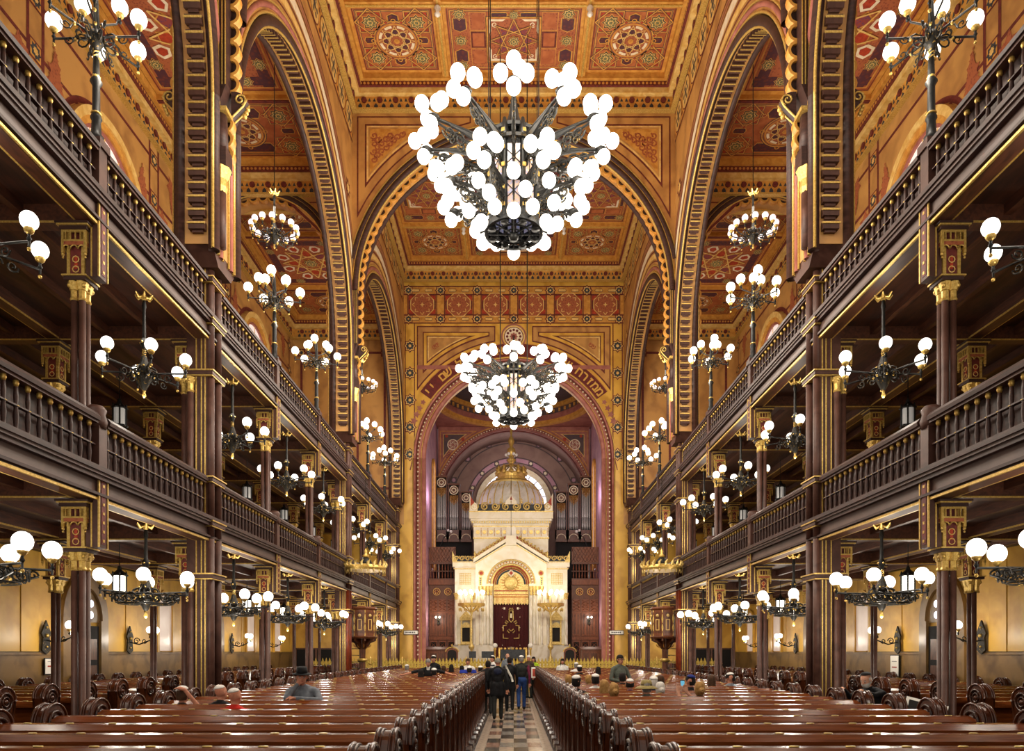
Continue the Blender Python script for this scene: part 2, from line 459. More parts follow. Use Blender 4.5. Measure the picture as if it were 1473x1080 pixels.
def coffer_star(sx, sy, name):
    """white-cornered star lattice with columns of small panels and stars round it"""
    d = Draw(lambda u, v, w_: (u, v, -w_)); hx, hy = sx / 2, sy / 2
    d.rect(-hx, hx, -hy, hy, 'terra', 0)
    d.frame(-hx, hx, -hy, hy, 0.1, 'goldp', 1); d.frame(-hx + .12, hx - .12, -hy + .12, hy - .12, 0.03, 'maroon', 1)
    ix, iy = hx - .2, hy - .2
    d.gframe(-ix, ix, -iy, iy, .04, 2)
    e = min(ix, iy) * .76
    long_u = ix > iy
    U = (lambda u, v: (u, v)) if long_u else (lambda u, v: (v, u))
    def R_(u0, u1, v0, v1, mat, lay):
        p, q = U(u0, v0), U(u1, v1); d.rect(min(p[0], q[0]), max(p[0], q[0]), min(p[1], q[1]), max(p[1], q[1]), mat, lay)
    def H_(u0, u1, v0, v1, mat, lay):
        p, q = U(u0, v0), U(u1, v1); d.hexa(min(p[0], q[0]), max(p[0], q[0]), min(p[1], q[1]), max(p[1], q[1]), mat, lay, .04)
    lx, ly = (ix, iy) if long_u else (iy, ix)
    for a in (-1, 1):
        R_(a * (e + .02), a * (lx - .05), a * -ly + a * .05, a * (ly - .05), 'redorn', 2.4)
        c0, c1 = e + .06, e + (lx - e) * .46
        for k in range(3):
            v0 = -ly + .08 + (2 * ly - .16) * k / 3; v1 = v0 + (2 * ly - .16) / 3 - .06
            R_(a * (c0 - .02), a * (c1 + .02), v0 - .02, v1 + .02, 'goldp', 3); R_(a * c0, a * c1, v0, v1, ('redorn', 'maroon', 'redorn')[k], 3.5); R_(a * (c0 + .06), a * (c1 - .06), v0 + .06, v1 - .06, 'terra', 4)
        d0, d1 = c1 + .1, lx - .08
        for b in (-1, 1): H_(a * d0, a * d1, b * .3, b * (ly - .16), 'dred', 3)
        for v in (-ly + .05, 0, ly - .05): d.starm(U(a * (d0 + d1) / 2, v * .93), .24, 6)
        for u in (-e * .55, e * .55): H_(u - e * .34, u + e * .34, a * (ly - .06) - a * .2, a * (ly - .06), 'dred', 3)
        d.starm(U(0, a * (ly - .16)), .19, 6)
    d.rect(-e - .05, e + .05, -e - .05, e + .05, 'slate', 3); d.rect(-e - .03, e + .03, -e - .03, e + .03, 'goldp', 3.5); d.rect(-e + .02, e - .02, -e + .02, e - .02, 'redorn', 4)
    for a in (-1, 1):
        for b in (-1, 1):
            d.poly([(a * (e - .04), b * (e - .04)), (a * e * .3, b * (e - .04)), (a * e * .42, b * e * .86), (a * e * .86, b * e * .86), (a * e * .86, b * e * .42), (a * (e - .04), b * e * .3)], 'cream', 5)
            d.curl((a * e * .72, b * e * .72), e * .12, 1, 'cream', .03, 1.2, 5)
    for k in range(8):
        a = PI * k / 4
        d.gline((e * .95 * math.cos(a), e * .95 * math.sin(a)), (e * .95 * math.cos(a + 3 * PI / 4), e * .95 * math.sin(a + 3 * PI / 4)), .035, 8 + .15 * k)
        d.poly([(e * .5 * math.cos(a + .25), e * .5 * math.sin(a + .25)), (e * .72 * math.cos(a), e * .72 * math.sin(a)), (e * .5 * math.cos(a - .25), e * .5 * math.sin(a - .25)), (e * .34 * math.cos(a), e * .34 * math.sin(a))], 'purple', 6)
    d.starm((0, 0), e * .27, 10)
    return d.mesh(name)
def coffer_lozenge(sx, sy, name):
    """large star lattice with white and purple lozenges"""
    d = Draw(lambda u, v, w_: (u, v, -w_)); hx, hy = sx / 2, sy / 2
    d.rect(-hx, hx, -hy, hy, 'terra', 0)
    d.frame(-hx, hx, -hy, hy, 0.14, 'goldp', 1); d.frame(-hx + .16, hx - .16, -hy + .16, hy - .16, 0.03, 'maroon', 1)
    ix, iy = hx - .25, hy - .25
    d.rect(-ix, ix, -iy, iy, 'goldp', 2); d.rect(-ix + .05, ix - .05, -iy + .05, iy - .05, 'redorn', 3)
    R = min(ix, iy)
    for a in (-1, 1):
        for t in (-.5, .5):
            d.starm((t * ix * 1.0, a * (iy - .28)), .24, 6); d.starm((a * (ix - .28), t * iy * 1.0), .24, 6)
        d.rect(-ix + .05, ix - .05, a * (iy - .28) - .16, a * (iy - .28) + .16, 'dred', 4)
        d.rect(a * (ix - .28) - .16, a * (ix - .28) + .16, -iy + .05, iy - .05, 'dred', 4)
    r2 = R - .55
    for k in range(8):
        a = PI * k / 4
        ca, sa = math.cos(a), math.sin(a)
        def P(r_, t_): return (r_ * ca - t_ * sa, r_ * sa + t_ * ca)
        mat = ('scarlet', 'purple')[k % 2]
        d.poly([P(r2 * .3, 0), P(r2 * .45, .2), P(r2 * .8, .2), P(r2 * .8, -.2), P(r2 * .45, -.2)], 'goldp', 4)
        d.poly([P(r2 * .34, 0), P(r2 * .46, .16), P(r2 * .77, .16), P(r2 * .77, -.16), P(r2 * .46, -.16)], mat, 5)
        a2 = a + PI / 8; c2, s2 = math.cos(a2), math.sin(a2)
        def Q(r_, t_): return (r_ * c2 - t_ * s2, r_ * s2 + t_ * c2)
        d.poly([Q(r2 * .72, 0), Q(r2 * .86, .22), Q(r2 * 1.08, .22), Q(r2 * 1.15, 0), Q(r2 * 1.08, -.22), Q(r2 * .86, -.22)], 'cream', 6)
        d.poly([Q(r2 * .8, 0), Q(r2 * .88, .13), Q(r2 * 1.04, .13), Q(r2 * 1.08, 0), Q(r2 * 1.04, -.13), Q(r2 * .88, -.13)], 'scarlet', 7)
        d.line((r2 * ca, r2 * sa), (r2 * math.cos(a + 3 * PI / 4), r2 * math.sin(a + 3 * PI / 4)), .05, 'palegold', 8 + .12 * k)
    d.starm((0, 0), r2 * .3, 9.5)
    return d.mesh(name)

# ---------------------------------------------------------------- cornice ring with painted merlons, round a rectangle, projecting inwards
def cornice(par, x0, x1, y0, y1, z, k=1.0):
    """z is the ceiling height; the cornice steps down to z - k"""
    def ringbox(nm, ins, za, zb, mat):
        m = MB(mat)
        m.box(x0, x1, y0, y0 + ins, za, zb); m.box(x0, x1, y1 - ins, y1, za, zb)
        m.box(x0, x0 + ins, y0 + ins, y1 - ins, za, zb); m.box(x1 - ins, x1, y0 + ins, y1 - ins, za, zb)
        m.build(nm, par)
    ringbox('cornice_frieze', .12 * k, z - .98 * k, z - .55 * k, 'goldp')
    ringbox('cornice_bead', .2 * k, z - 1.04 * k, z - .98 * k, 'gold')
    ringbox('cornice_cove', .3 * k, z - .55 * k, z - .36 * k, 'palegold')
    ringbox('cornice_guilloche', .38 * k, z - .36 * k, z - .2 * k, 'maroon')
    ringbox('cornice_top', .5 * k, z - .2 * k, z + .02, 'goldp')
    # painted merlons and bosses on the frieze, dots on the guilloche
    d = MB(); p = .55 * k
    runs = [((x0, x1), lambda t, zz, o: (t, y1 - o, zz)), ((x0, x1), lambda t, zz, o: (t, y0 + o, zz)),
            ((y0, y1), lambda t, zz, o: (x0 + o, t, zz)), ((y0, y1), lambda t, zz, o: (x1 - o, t, zz))]
    for (a, b), f in runs:
        n = int((b - a - .3 * k) / p); st = (b - a - n * p) / 2
        for i in range(n):
            t = a + st + p * (i + .5); mm = lambda u, v, w_: f(t + u, v, .12 * k + w_)
            zb = z - .98 * k
            d.use('slate'); d.prism([(-.2 * k, zb), (-.07 * k, zb), (-.07 * k, zb + .12 * k), (-.135 * k, zb + .2 * k), (-.2 * k, zb + .12 * k)], mm, 0, .015)
            d.prism([(.07 * k, zb), (.2 * k, zb), (.2 * k, zb + .12 * k), (.135 * k, zb + .2 * k), (.07 * k, zb + .12 * k)], mm, 0, .015)
            d.use('maroon'); d.prism([(.1 * k * math.cos(q * PI / 4), zb + .3 * k + .1 * k * math.sin(q * PI / 4)) for q in range(8)], mm, 0, .05)
            d.use('slate')
            for e in (-.19, .19): d.prism([(e * k - .05 * k, zb + .26 * k), (e * k + .05 * k, zb + .26 * k), (e * k, zb + .38 * k)], mm, 0, .012)
            d.use('goldp')
            mm2 = lambda u, v, w_: f(t + u, v, .38 * k + w_)
            for e in (-.2, -.067, .067, .2):
                d.prism([(e * k + .045 * k * math.cos(q * PI / 3), z - .28 * k + .045 * k * math.sin(q * PI / 3)) for q in range(6)], mm2, 0, .012)
    stuff(d.build('cornice_merlon_pattern', par))

cA = coffer_round(2.72, 2.62, 'coffer'); cB = coffer_star(4.46, 2.62, 'coffer'); cBs = coffer_star(2.72, 4.09, 'coffer'); cC = coffer_lozenge(4.46, 4.09, 'coffer')
aA = coffer_round(4.05, 2.62, 'coffer'); aC = coffer_lozenge(4.05, 4.09, 'coffer')
ceil = root('ceiling', 'coffered nave ceiling painted with gold and terracotta stars', 'ceiling')
MB('terra').box(-XN, XN, Y0, YE + .3, ZC + .02, ZC + .12).build('ceiling_slab', ceil)
ac = {}
for s in (-1, 1):
    ac[s] = root('ceiling_' + SIDE[s], 'painted coffered ceiling above the %s gallery aisle' % SIDE[s], 'ceiling')
    MB('terra').box(min(s * XN2, s * XO), max(s * XN2, s * XO), Y0, YE + .3, ZA + .02, ZA + .12).build('ceiling_slab', ac[s])
for (k0, k1) in BAYS:
    a, b = YP(k0) + .4, YP(k1) - .4
    cornice(ceil, -XN, XN, a, b, ZC)
    y_ = a + .5
    rows = [2.62, 4.09, 2.62]; cols = [2.72, 4.46, 2.72]
    rib = MB('goldp')
    for j, ry in enumerate(rows):
        x_ = -XN + .5
        for i, rx in enumerate(cols):
            me = {(0, 0): cA, (1, 0): cB, (0, 1): cBs, (1, 1): cC}[(1 if i == 1 else 0, 1 if j == 1 else 0)]
            put('coffer', me, ceil, (x_ + rx / 2, y_ + ry / 2, ZC))
            x_ += rx + .22
        y_ += ry + .22
    for xx in (-XN + .5 + 2.72, -XN + .5 + 2.72 + .22 + 4.46): rib.box(xx, xx + .22, a + .5, b - .5, ZC - .14, ZC + .02); rib.use('gold').box(xx + .08, xx + .14, a + .5, b - .5, ZC - .17, ZC - .14).use('goldp')
    rib.build('ceiling_rib', ceil)
    rib = MB('goldp')
    for yy in (a + .5 + 2.62, a + .5 + 2.62 + .22 + 4.09): rib.box(-XN + .5, XN - .5, yy, yy + .22, ZC - .13, ZC + .02); rib.use('gold').box(-XN + .5, XN - .5, yy + .08, yy + .14, ZC - .16, ZC - .13).use('goldp')
    rib.build('ceiling_rib', ceil)
    bs = MB('white').lathe([(.06, 0), (.11, -.1), (.05, -.2), (.1, -.28), (.02, -.36)], 8).mesh('pendant_boss')
    for xx in (-XN + .5 + 2.83, XN - .5 - 2.83):
        for yy in (a + .5 + 2.73, b - .5 - 2.73): put('pendant_boss', bs, ceil, (xx, yy, ZC - .14))
    for s in (-1, 1):
        x0, x1 = sorted((s * XN2, s * XO))
        cornice(ac[s], x0, x1, a, b, ZA)
        y_ = a + .5
        for j, ry in enumerate(rows):
            put('coffer', aC if j == 1 else aA, ac[s], ((x0 + x1) / 2, y_ + ry / 2, ZA)); y_ += ry + .22
        rib = MB('goldp')
        for yy in (a + .5 + 2.62, a + .5 + 2.62 + .22 + 4.09): rib.box(x0 + .5, x1 - .5, yy, yy + .22, ZA - .13, ZA + .02); rib.use('maroon').box(x0 + .5, x1 - .5, yy + .05, yy + .17, ZA - .15, ZA - .13).use('goldp')
        rib.build('ceiling_rib', ac[s])

# ---------------------------------------------------------------- arcade pieces shared by the arches
def scallop_mesh(r, wd):
    m = MB('goldp')
    ps = [(-r * math.cos(PI * k / 8) , -r * math.sin(PI * k / 8)) for k in range(9)]
    q = [(x * .68, z * .68) for x, z in ps]
    # local: u along arch, v outward (towards the wall), w across
    m.band([(x, z) for x, z in q], ps, lambda u, v, w_: (w_, u, v), -wd / 2, wd / 2)
    m.use('wood'); m.prism([(x * .7, z * .7) for x, z in ps], lambda u, v, w_: (w_, u, v), -wd * .15, wd * .15)
    return m.mesh('scallop')
SCAL = scallop_mesh(.175, .16); SCAL2 = scallop_mesh(.15, .14)
dm = MB('castiron').box(-.15, .15, -.075, .075, -.11, .02); dm.use('gold').box(-.17, .17, -.05, -.015, -.125, -.105); dm.use('castiron').box(-.1, .1, .03, .12, -.06, .02)
DENT = dm.mesh('dentil')
def arch_trim(par, s_map, cu, cv, r, z_low, wd0, wd1, npitch=.25, spitch=.335, full=True, yaw=0, a_cut=0.0):
    """place dentils and scallops round an arch and down its jambs. s_map(u, v, w)->xyz; wd0 dentil depth line, wd1 scallop depth line"""
    def lay(me, nm, pitch, w_, dr, zl):
        n = max(3, int(PI * (r - dr) / pitch))
        for i in range(n + 1):
            a = PI * i / n
            if a < a_cut or a > PI - a_cut: continue
            p = s_map(cu + (r - dr) * math.cos(a), cv + (r - dr) * math.sin(a), w_)
            o = put(nm, me, par, p); o.rotation_mode = 'XYZ'
            o.rotation_euler = ((a - PI / 2) if yaw == 0 else (a - PI / 2), 0, 0) if yaw == 0 else (0, 0, 0)
            if yaw:
                o.rotation_mode = 'ZYX'
                M_ = Matrix.Rotation(yaw, 4, 'Z') @ Matrix.Rotation((a - PI / 2), 4, 'X')
                o.rotation_mode = 'QUATERNION'; o.rotation_quaternion = M_.to_quaternion()
        if zl is not None:
            nj = int((cv - zl) / pitch)
            for sd in (-1, 1):
                for j in range(1, nj + 1):
                    p = s_map(cu + sd * (r - dr), cv - j * pitch, w_)
                    o = put(nm, me, par, p); ang = (-PI / 2 if sd > 0 else PI / 2)
                    if yaw:
                        o.rotation_mode = 'QUATERNION'; o.rotation_quaternion = (Matrix.Rotation(yaw, 4, 'Z') @ Matrix.Rotation(ang, 4, 'X')).to_quaternion()
                    else: o.rotation_euler = (ang, 0, 0)
    if wd0 is not None: lay(DENT, 'dentil', npitch, wd0, 0.0, z_low)
    if wd1 is not None: lay(SCAL, 'scallop', spitch, wd1, 0.0, z_low if full == 2 else (cv - .3 if full else None))

def roll(r, w_, rr, n=8):
    return [(r + rr * math.cos(2 * PI * k / n), w_ + rr * math.sin(2 * PI * k / n)) for k in range(n)]

# ---------------------------------------------------------------- nave side walls with the big arcade arches
RA, ZSP, PH = 5.2, 12.4, .58            # arch radius, springing, half width of the pier
corb = MB('wood')
corb.prism([(0, -.1), (.1, .0), (.24, .14), (.3, .26), (.24, .36), (.1, .42), (0, .42)], lambda u, v, w_: (w_, u, v), -.07, .07)
corb.use('gold')
for x_ in (-.075, .075):
    corb.tube([(x_, .17 + .12 * (1 - .75 * q / 15) * math.cos(q * .6 - 1.2), .26 + .12 * (1 - .75 * q / 15) * math.sin(q * .6 - 1.2)) for q in range(16)], .02, 5)
    corb.tube([(x_, 0, -.1), (x_, .1, .0), (x_, .24, .14), (x_, .3, .26)], .02, 5)
for k in range(3): corb.sphere((0, .3 - .03 * k, .12 - .07 * k), .045, 8, 6)
CORB = corb.mesh('corbel')
for s in (-1, 1):
    wall = root('wall_' + SIDE[s], 'painted nave arcade wall with tall round arches on the %s side' % SIDE[s], 'wall')
    m = MB('marble')
    for k in (-3, 0, 3, 6):
        ya, yb = YP(k) - PH, YP(k) + PH
        if k == -3: ya = Y0
        if k == 6: yb = YE + .3
        m.box(min(s * XN, s * XN2), max(s * XN, s * XN2), ya, yb, 9.6, ZC)
    for k0, k1 in BAYS:
        mid = (YP(k0) + YP(k1)) / 2
        n = 40
        inn = [(mid + RA * math.cos(PI * i / n), ZSP + RA * math.sin(PI * i / n)) for i in range(n + 1)]
        out = [(u, ZC) for u, v in inn]
        m.band(inn, out, mYZ, s * XN, s * XN2)
    m.build('arcade_wall', wall)
    for k0, k1 in BAYS:
        mid = (YP(k0) + YP(k1)) / 2
        # mouldings along the arch edge and down the jambs
        for nm, r_, w_, rr, mat in (('arch_roll', RA + .05, XN, .11, 'wood'), ('gold_roll', RA + .2, XN - .02, .035, 'gold'), ('gold_roll', RA - .06, XN - .02, .03, 'gold'),
                                    ('arch_roll', RA + .34, XN, .06, 'pinkstone'), ('gold_roll', RA + .44, XN - .01, .025, 'gold'), ('arch_roll', RA + .03, XN2 - .02, .09, 'wood')):
            mm = MB(mat); mm.arch(mYZ, mid, ZSP, roll(r_, s * w_, rr), n=44)
            for sd in (-1, 1):
                if r_ < RA + .5: mm.tube([(s * w_, mid + sd * r_, ZSP), (s * w_, mid + sd * r_, 9.5)], rr, 8)
            mm.build(nm, wall)
        arch_trim(wall, lambda u, v, w_: (w_, u, v), mid, ZSP, RA, 9.9, s * (XN + .27), None)
        # painted bands over the arch and roundel frieze
        d = Draw(lambda u, v, w_, s=s: (s * (XN - w_), u, v), .004, .004)
        zt = ZC - 1.04
        def stripes(r0, r1, mat, lay=1):
            n = 56; pi_, po = [], []
            lim = YP(k1) - .42 - mid
            for i in range(n + 1):
                a = PI * i / n
                def cl(r_):
                    u, v = r_ * math.cos(a), r_ * math.sin(a)
                    return (mid + max(-lim, min(lim, u)), min(zt - 1.0, ZSP + v))
                pi_.append(cl(r0)); po.append(cl(r1))
            d.use(mat)
            vs = []; 
            for p, q in zip(pi_, po): vs += [d.m(p[0], p[1], d.w + d.step * lay), d.m(q[0], q[1], d.w + d.step * lay)]
            d.add(vs, [(2 * i, 2 * i + 1, 2 * i + 3, 2 * i + 2) for i in range(n)], False)
        for r0, r1, mat in ((5.75, 5.8, 'maroon'), (5.86, 6.05, 'palegold'), (6.1, 6.16, 'maroon'), (6.22, 6.5, 'cream'), (6.55, 6.6, 'maroon'), (6.66, 6.76, 'pinkstone'), (6.82, 6.88, 'maroon')):
            stripes(r0, r1, mat)
        d.rect(YP(k0) + .4, YP(k1) - .4, zt - 1.0, zt, 'goldp', 1)
        d.rect(YP(k0) + .4, YP(k1) - .4, zt - 1.04, zt - .96, 'maroon', 2); d.rect(YP(k0) + .4, YP(k1) - .4, zt - .06, zt, 'maroon', 2)
        L_ = YP(k1) - YP(k0) - .8; n = 10; p = L_ / n
        for i in range(n):
            c = (YP(k0) + .4 + p * (i + .5), zt - .5)
            d.disc(c, .47, 'maroon', 2, 24); d.disc(c, .43, 'palegold', 3, 24)
            for q in range(6):
                a = 2 * PI * q / 6
                d.disc((c[0] + .24 * math.cos(a), c[1] + .24 * math.sin(a)), .075, 'slate', 4, 8)
            d.star(c, .14, 'slate', 4)
            d.disc((c[0] + p / 2, c[1] + .3), .07, 'maroon', 3, 8); d.disc((c[0] + p / 2, c[1] - .3), .07, 'maroon', 3, 8)
        # leaf rosettes in the spandrels and over the crown
        for a in (.62, .85, PI - .85, PI - .62):
            c = (mid + 7.15 * math.cos(a), ZSP + 7.15 * math.sin(a))
            if c[1] < zt - 1.4 and abs(c[0] - mid) < 5.1:
                d.star(c, .34, 'maroon', 1, 8, .6); d.star(c, .2, 'palegold', 2, 8, .6)
        d.build('painted_bands', wall)

# ---------------------------------------------------------------- transverse arches over the nave
RT, ZT = 5.5, 14.6
def clip_arc(r0, r1, xmax, cv, zmax, n=60, lo=0.0):
    i_, o_ = [], []
    for i in range(n + 1):
        a = PI * i / n
        f = lambda r_: (max(-xmax, min(xmax, r_ * math.cos(a))), min(zmax, cv + r_ * math.sin(a)))
        i_.append(f(r0)); o_.append(f(r1))
    return i_, o_
for k, nm in ((0, 'wall_front'), (3, 'wall_middle')):
    wall = root(nm, 'painted round transverse arch spanning the nave' + (' closest to the camera' if k == 0 else ' behind the front chandelier'), 'wall')
    yc = YP(k)
    m = MB('marble'); n = 48
    inn = [(RT * math.cos(PI * i / n), ZT + RT * math.sin(PI * i / n)) for i in range(n + 1)]
    m.band(inn, [(u, ZC) for u, v in inn], mXZ, yc - .4, yc + .4)
    for s in (-1, 1): m.box(*sorted((s * RT, s * XN)), yc - .4, yc + .4, ZT + .05, ZC)
    m.build('arch_wall', wall)
    for s in (-1, 1):
        j = MB('wood').box(*sorted((s * RT, s * XN)), yc - .4, yc + .4, 12.75, ZT + .05)
        j.prism([(s * XN, 12.3), (s * XN, 12.75), (s * RT, 12.75)], mXZ, yc - .4, yc + .4)
        j.use('gold')
        for e in (.0, .06, .13): j.box(*sorted((s * (RT + e), s * (RT + e + .02))), yc - .412, yc - .4, 12.75, ZT)
        j.build('jamb', wall)
        put('corbel', CORB, wall, (s * (RT - .02), yc - .12, 12.35), rz=(PI / 2 if s > 0 else -PI / 2))
        cx, cy = s * (XN - .05), yc - .34
        cc = MB('castiron').lathe([(.1, 9.65), (.1, 10.75)], 10, (cx, cy, 0)); cc.use('gold').lathe([(.1, 10.7), (.13, 10.8), (.12, 10.95), (.2, 11.15)], 8, (cx, cy, 0), False)
        cc.use('wood').box(cx - .16, cx + .16, cy - .16, cy + .16, 11.15, 11.5); cc.lathe([(.14, 11.5), (.12, 12.2)], 8, (cx, cy, 0)); cc.use('gold').box(cx - .17, cx + .17, cy - .17, cy + .17, 12.18, 12.26)
        cc.build('jamb_column', wall)
        for j2 in range(3): o = put('scallop', SCAL, wall, (s * (XN - .06), yc - .12, 12.15 - .3 * j2)); o.rotation_mode = 'QUATERNION'; o.rotation_quaternion = (Matrix.Rotation(-PI / 2, 4, 'Z') @ Matrix.Rotation(-PI / 2 if s > 0 else PI / 2, 4, 'X')).to_quaternion()
    for r_, dy, rr, mat, nm2 in ((RT + .06, -.4, .11, 'wood', 'arch_roll'), (RT + .24, -.42, .09, 'wood', 'arch_roll'), (RT - .05, -.42, .03, 'gold', 'gold_roll'), (RT + .15, -.45, .025, 'gold', 'gold_roll'), (RT + .36, -.42, .03, 'gold', 'gold_roll'), (RT, .4, .1, 'wood', 'arch_roll')):
        a = math.acos(min(1, (XN - .03) / r_))
        MB(mat).arch(mXZ, 0, ZT, roll(r_, yc + dy, rr), a, PI - a, 52).build(nm2, wall)
    arch_trim(wall, lambda u, v, w_: (u, w_, v), 0, ZT, RT, 12.8, None, yc - .1, full=2, yaw=-PI / 2, spitch=.335)
    for sgn in (-1, 1):
        d = Draw(lambda u, v, w_: (u, yc + sgn * (.4 + w_), v), .004, .004)
        i_, o_ = clip_arc(6.02, 6.1, 5.5, ZT, 20.75); d.use('maroon')
        for s in (-1, 1):
            def tri(e):
                xo, zz, rr = 5.5 - e, 20.7 - e, 6.05 + e
                xi = max(1.5 + e, math.sqrt(max(0, rr * rr - (zz - ZT) ** 2)))
                pts = [(s * x, min(zz, ZT + math.sqrt(max(0, rr * rr - x * x)))) for x in [xo + (xi - xo) * t / 12 for t in range(13)]]
                return pts + [(s * xi, zz), (s * xo, zz)]
            d.poly(tri(0.0), 'maroon', 1); d.poly(tri(.05), 'marble', 2); d.poly(tri(.28), 'maroon', 3); d.poly(tri(.34), 'palegold', 4); d.poly(tri(.4), 'marble', 5); d.poly(tri(.46), 'goldp', 6)
            random.seed(3)
            for j in range(16):
                u = 4.9 - 2.1 * (j / 15); zlo = ZT + math.sqrt((6.6) ** 2 - u * u); zhi = 20.15
                if zhi - zlo < .15: continue
                for q in range(max(1, int((zhi - zlo) / .28))):
                    d.curl((s * u, zlo + .14 + .28 * q), .13, random.random() * 6, 'redorn', .055, 1.2, 7, 1 if q % 2 else -1)
                    d.star((s * (u - .06), zlo + .2 + .28 * q), .06, 'redorn', 8.2, 4, .5)
        d.build('painted_spandrel', wall)

# ---------------------------------------------------------------- outer walls
def outer_wall(s):
    nm = 'wall_outer_' + SIDE[s]
    wall = root(nm, 'marbled outer wall behind the galleries on the %s side' % SIDE[s], 'wall')
    MB('wainscot').box(min(s * XO, s * (XO + .3)), max(s * XO, s * (XO + .3)), Y0, YE + .3, 0, ZA + .1).build('wall_core', wall)
    MB('wainscot').box(min(s * (XO - .06), s * XO), max(s * (XO - .06), s * XO), Y0, YE, 0, 1.88).build('wainscot', wall)
    MB('wainscot').box(min(s * (XO - .1), s * XO), max(s * (XO - .1), s * XO), Y0, YE, 1.84, 1.9).build('dado_rail', wall)
    slab = {}
    y = Y0
    wd = [1.75, .62, 1.5, .62]; i = 0
    for lev, (za, zb) in enumerate(((1.92, 4.3), (4.5, 8.2))):
        y = Y0; i = 0
        while y < YE - .3:
            b = min(YE, y + wd[i % 4])
            key = (round(b - y, 3), lev)
            if key not in slab:
                slab[key] = MB('ymarble').box(-.03, .03, 0, b - y - .012, za, zb).mesh('marble_slab')
            put('marble_slab', slab[key], wall, (s * (XO - .03 - (.02 if i % 2 else 0)), y, 0))
            y = b; i += 1
    MB('marble').box(min(s * (XO - .04), s * XO), max(s * (XO - .04), s * XO), Y0, YE, 8.5, ZA).build('upper_marble', wall)
    for k0, k1 in BAYS:
        mid = (YP(k0) + YP(k1)) / 2; ya, yb = YP(k0) + .4, YP(k1) - .4
        d = Draw(lambda u, v, w_: (s * (XO - .04 - w_), u, v), .003, .003)
        zt = ZA - 1.04
        def hband(z): d.rect(ya, yb, z, z + .1, 'maroon', 1)
        def vband(u, z0=8.6): d.rect(u - .05, u + .05, z0, zt, 'maroon', 1.4)
        for z in (zt - .5, zt - 1.75, 14.1): hband(z)
        for u in (mid - 5.0, mid - 3.1, mid - 2.55, mid + 2.55, mid + 3.1, mid + 5.0): vband(u)
        for u in (mid - 5.0, mid - 2.83, mid + 2.83, mid + 5.0):
            for z in (zt - .45, zt - 1.7, 14.15):
                d.rect(u - .24, u + .24, z - .24, z + .24, 'maroon', 2); d.rect(u - .19, u + .19, z - .19, z + .19, 'goldp', 3); d.star((u, z), .2, 'slate', 4); d.star((u, z), .1, 'palegold', 5)
        # arch band round the window and leaf sprays
        d.ring((mid, 14.65), 1.95, 2.1, 'maroon', 2.5, 30, 0, PI)
        rnd = random.Random(5)
        def leaf(u, z, h, dr=1):
            for j in range(9):
                t = j / 8; wv = .34 * (1 - t) + .05
                d.star((u + rnd.uniform(-.05, .05), z + dr * h * t), wv, 'redorn', 2 + j * .7, 5, .55, rnd.random())
        for sd in (-1, 1):
            leaf(mid + sd * 2.1, 15.9, .9); leaf(mid + sd * 4.05, 9.3, 1.9); leaf(mid + sd * 4.05, zt - .6, .9, -1); leaf(mid + sd * 2.95 + .4 * sd, 15.8, 1.0, -1)
        d.build('painted_bands', wall)
    return wall
nwin = 0
for s in (-1, 1):
    outer_wall(s)
    for k0, k1 in BAYS:
        mid = (YP(k0) + YP(k1)) / 2; nwin += 1
        wn = root('window_%d' % nwin, 'tall round-headed daylit window in the %s upper wall, %s bay from the chancel' % (SIDE[s], {(3, 6): 'first', (0, 3): 'second', (-3, 0): 'third'}[(k0, k1)]), 'window')
        x = s * (XO - .04)
        f = MB('palegold')
        for r0, r1, dp, mat in ((1.7, 1.92, .22, 'palegold'), (1.52, 1.72, .16, 'goldp'), (1.43, 1.53, .1, 'pinkstone')):
            f.use(mat)
            f.arch(mYZ, mid, 14.65, [(r0, x), (r1, x), (r1, x - s * dp), (r0, x - s * dp)], n=28, smooth=False)
            for sd in (-1, 1): f.box(min(x, x - s * dp), max(x, x - s * dp), *sorted((mid + sd * r0, mid + sd * r1)), 9.6, 14.65)
        f.build('window_frame', wn)
        p = [(mid + 1.45 * math.cos(PI * i / 24), 14.65 + 1.45 * math.sin(PI * i / 24)) for i in range(25)] + [(mid - 1.45, 9.6), (mid + 1.45, 9.6)]
        MB('pane').prism(p, mYZ, x, x - s * .03).build('window_pane', wn)
        b = MB('palegold')
        for q in range(1, 6):
            a = PI * q / 6
            b.tube([(x - s * .05, mid, 14.65), (x - s * .05, mid + 1.43 * math.cos(a), 14.65 + 1.43 * math.sin(a))], .014, 5)
        b.arch(mYZ, mid, 14.65, roll(.8, x - s * .05, .014, 5), n=20); b.tube([(x - s * .05, mid - 1.43, 14.65), (x - s * .05, mid + 1.43, 14.65)], .02, 5)
        b.build('window_bar', wn)

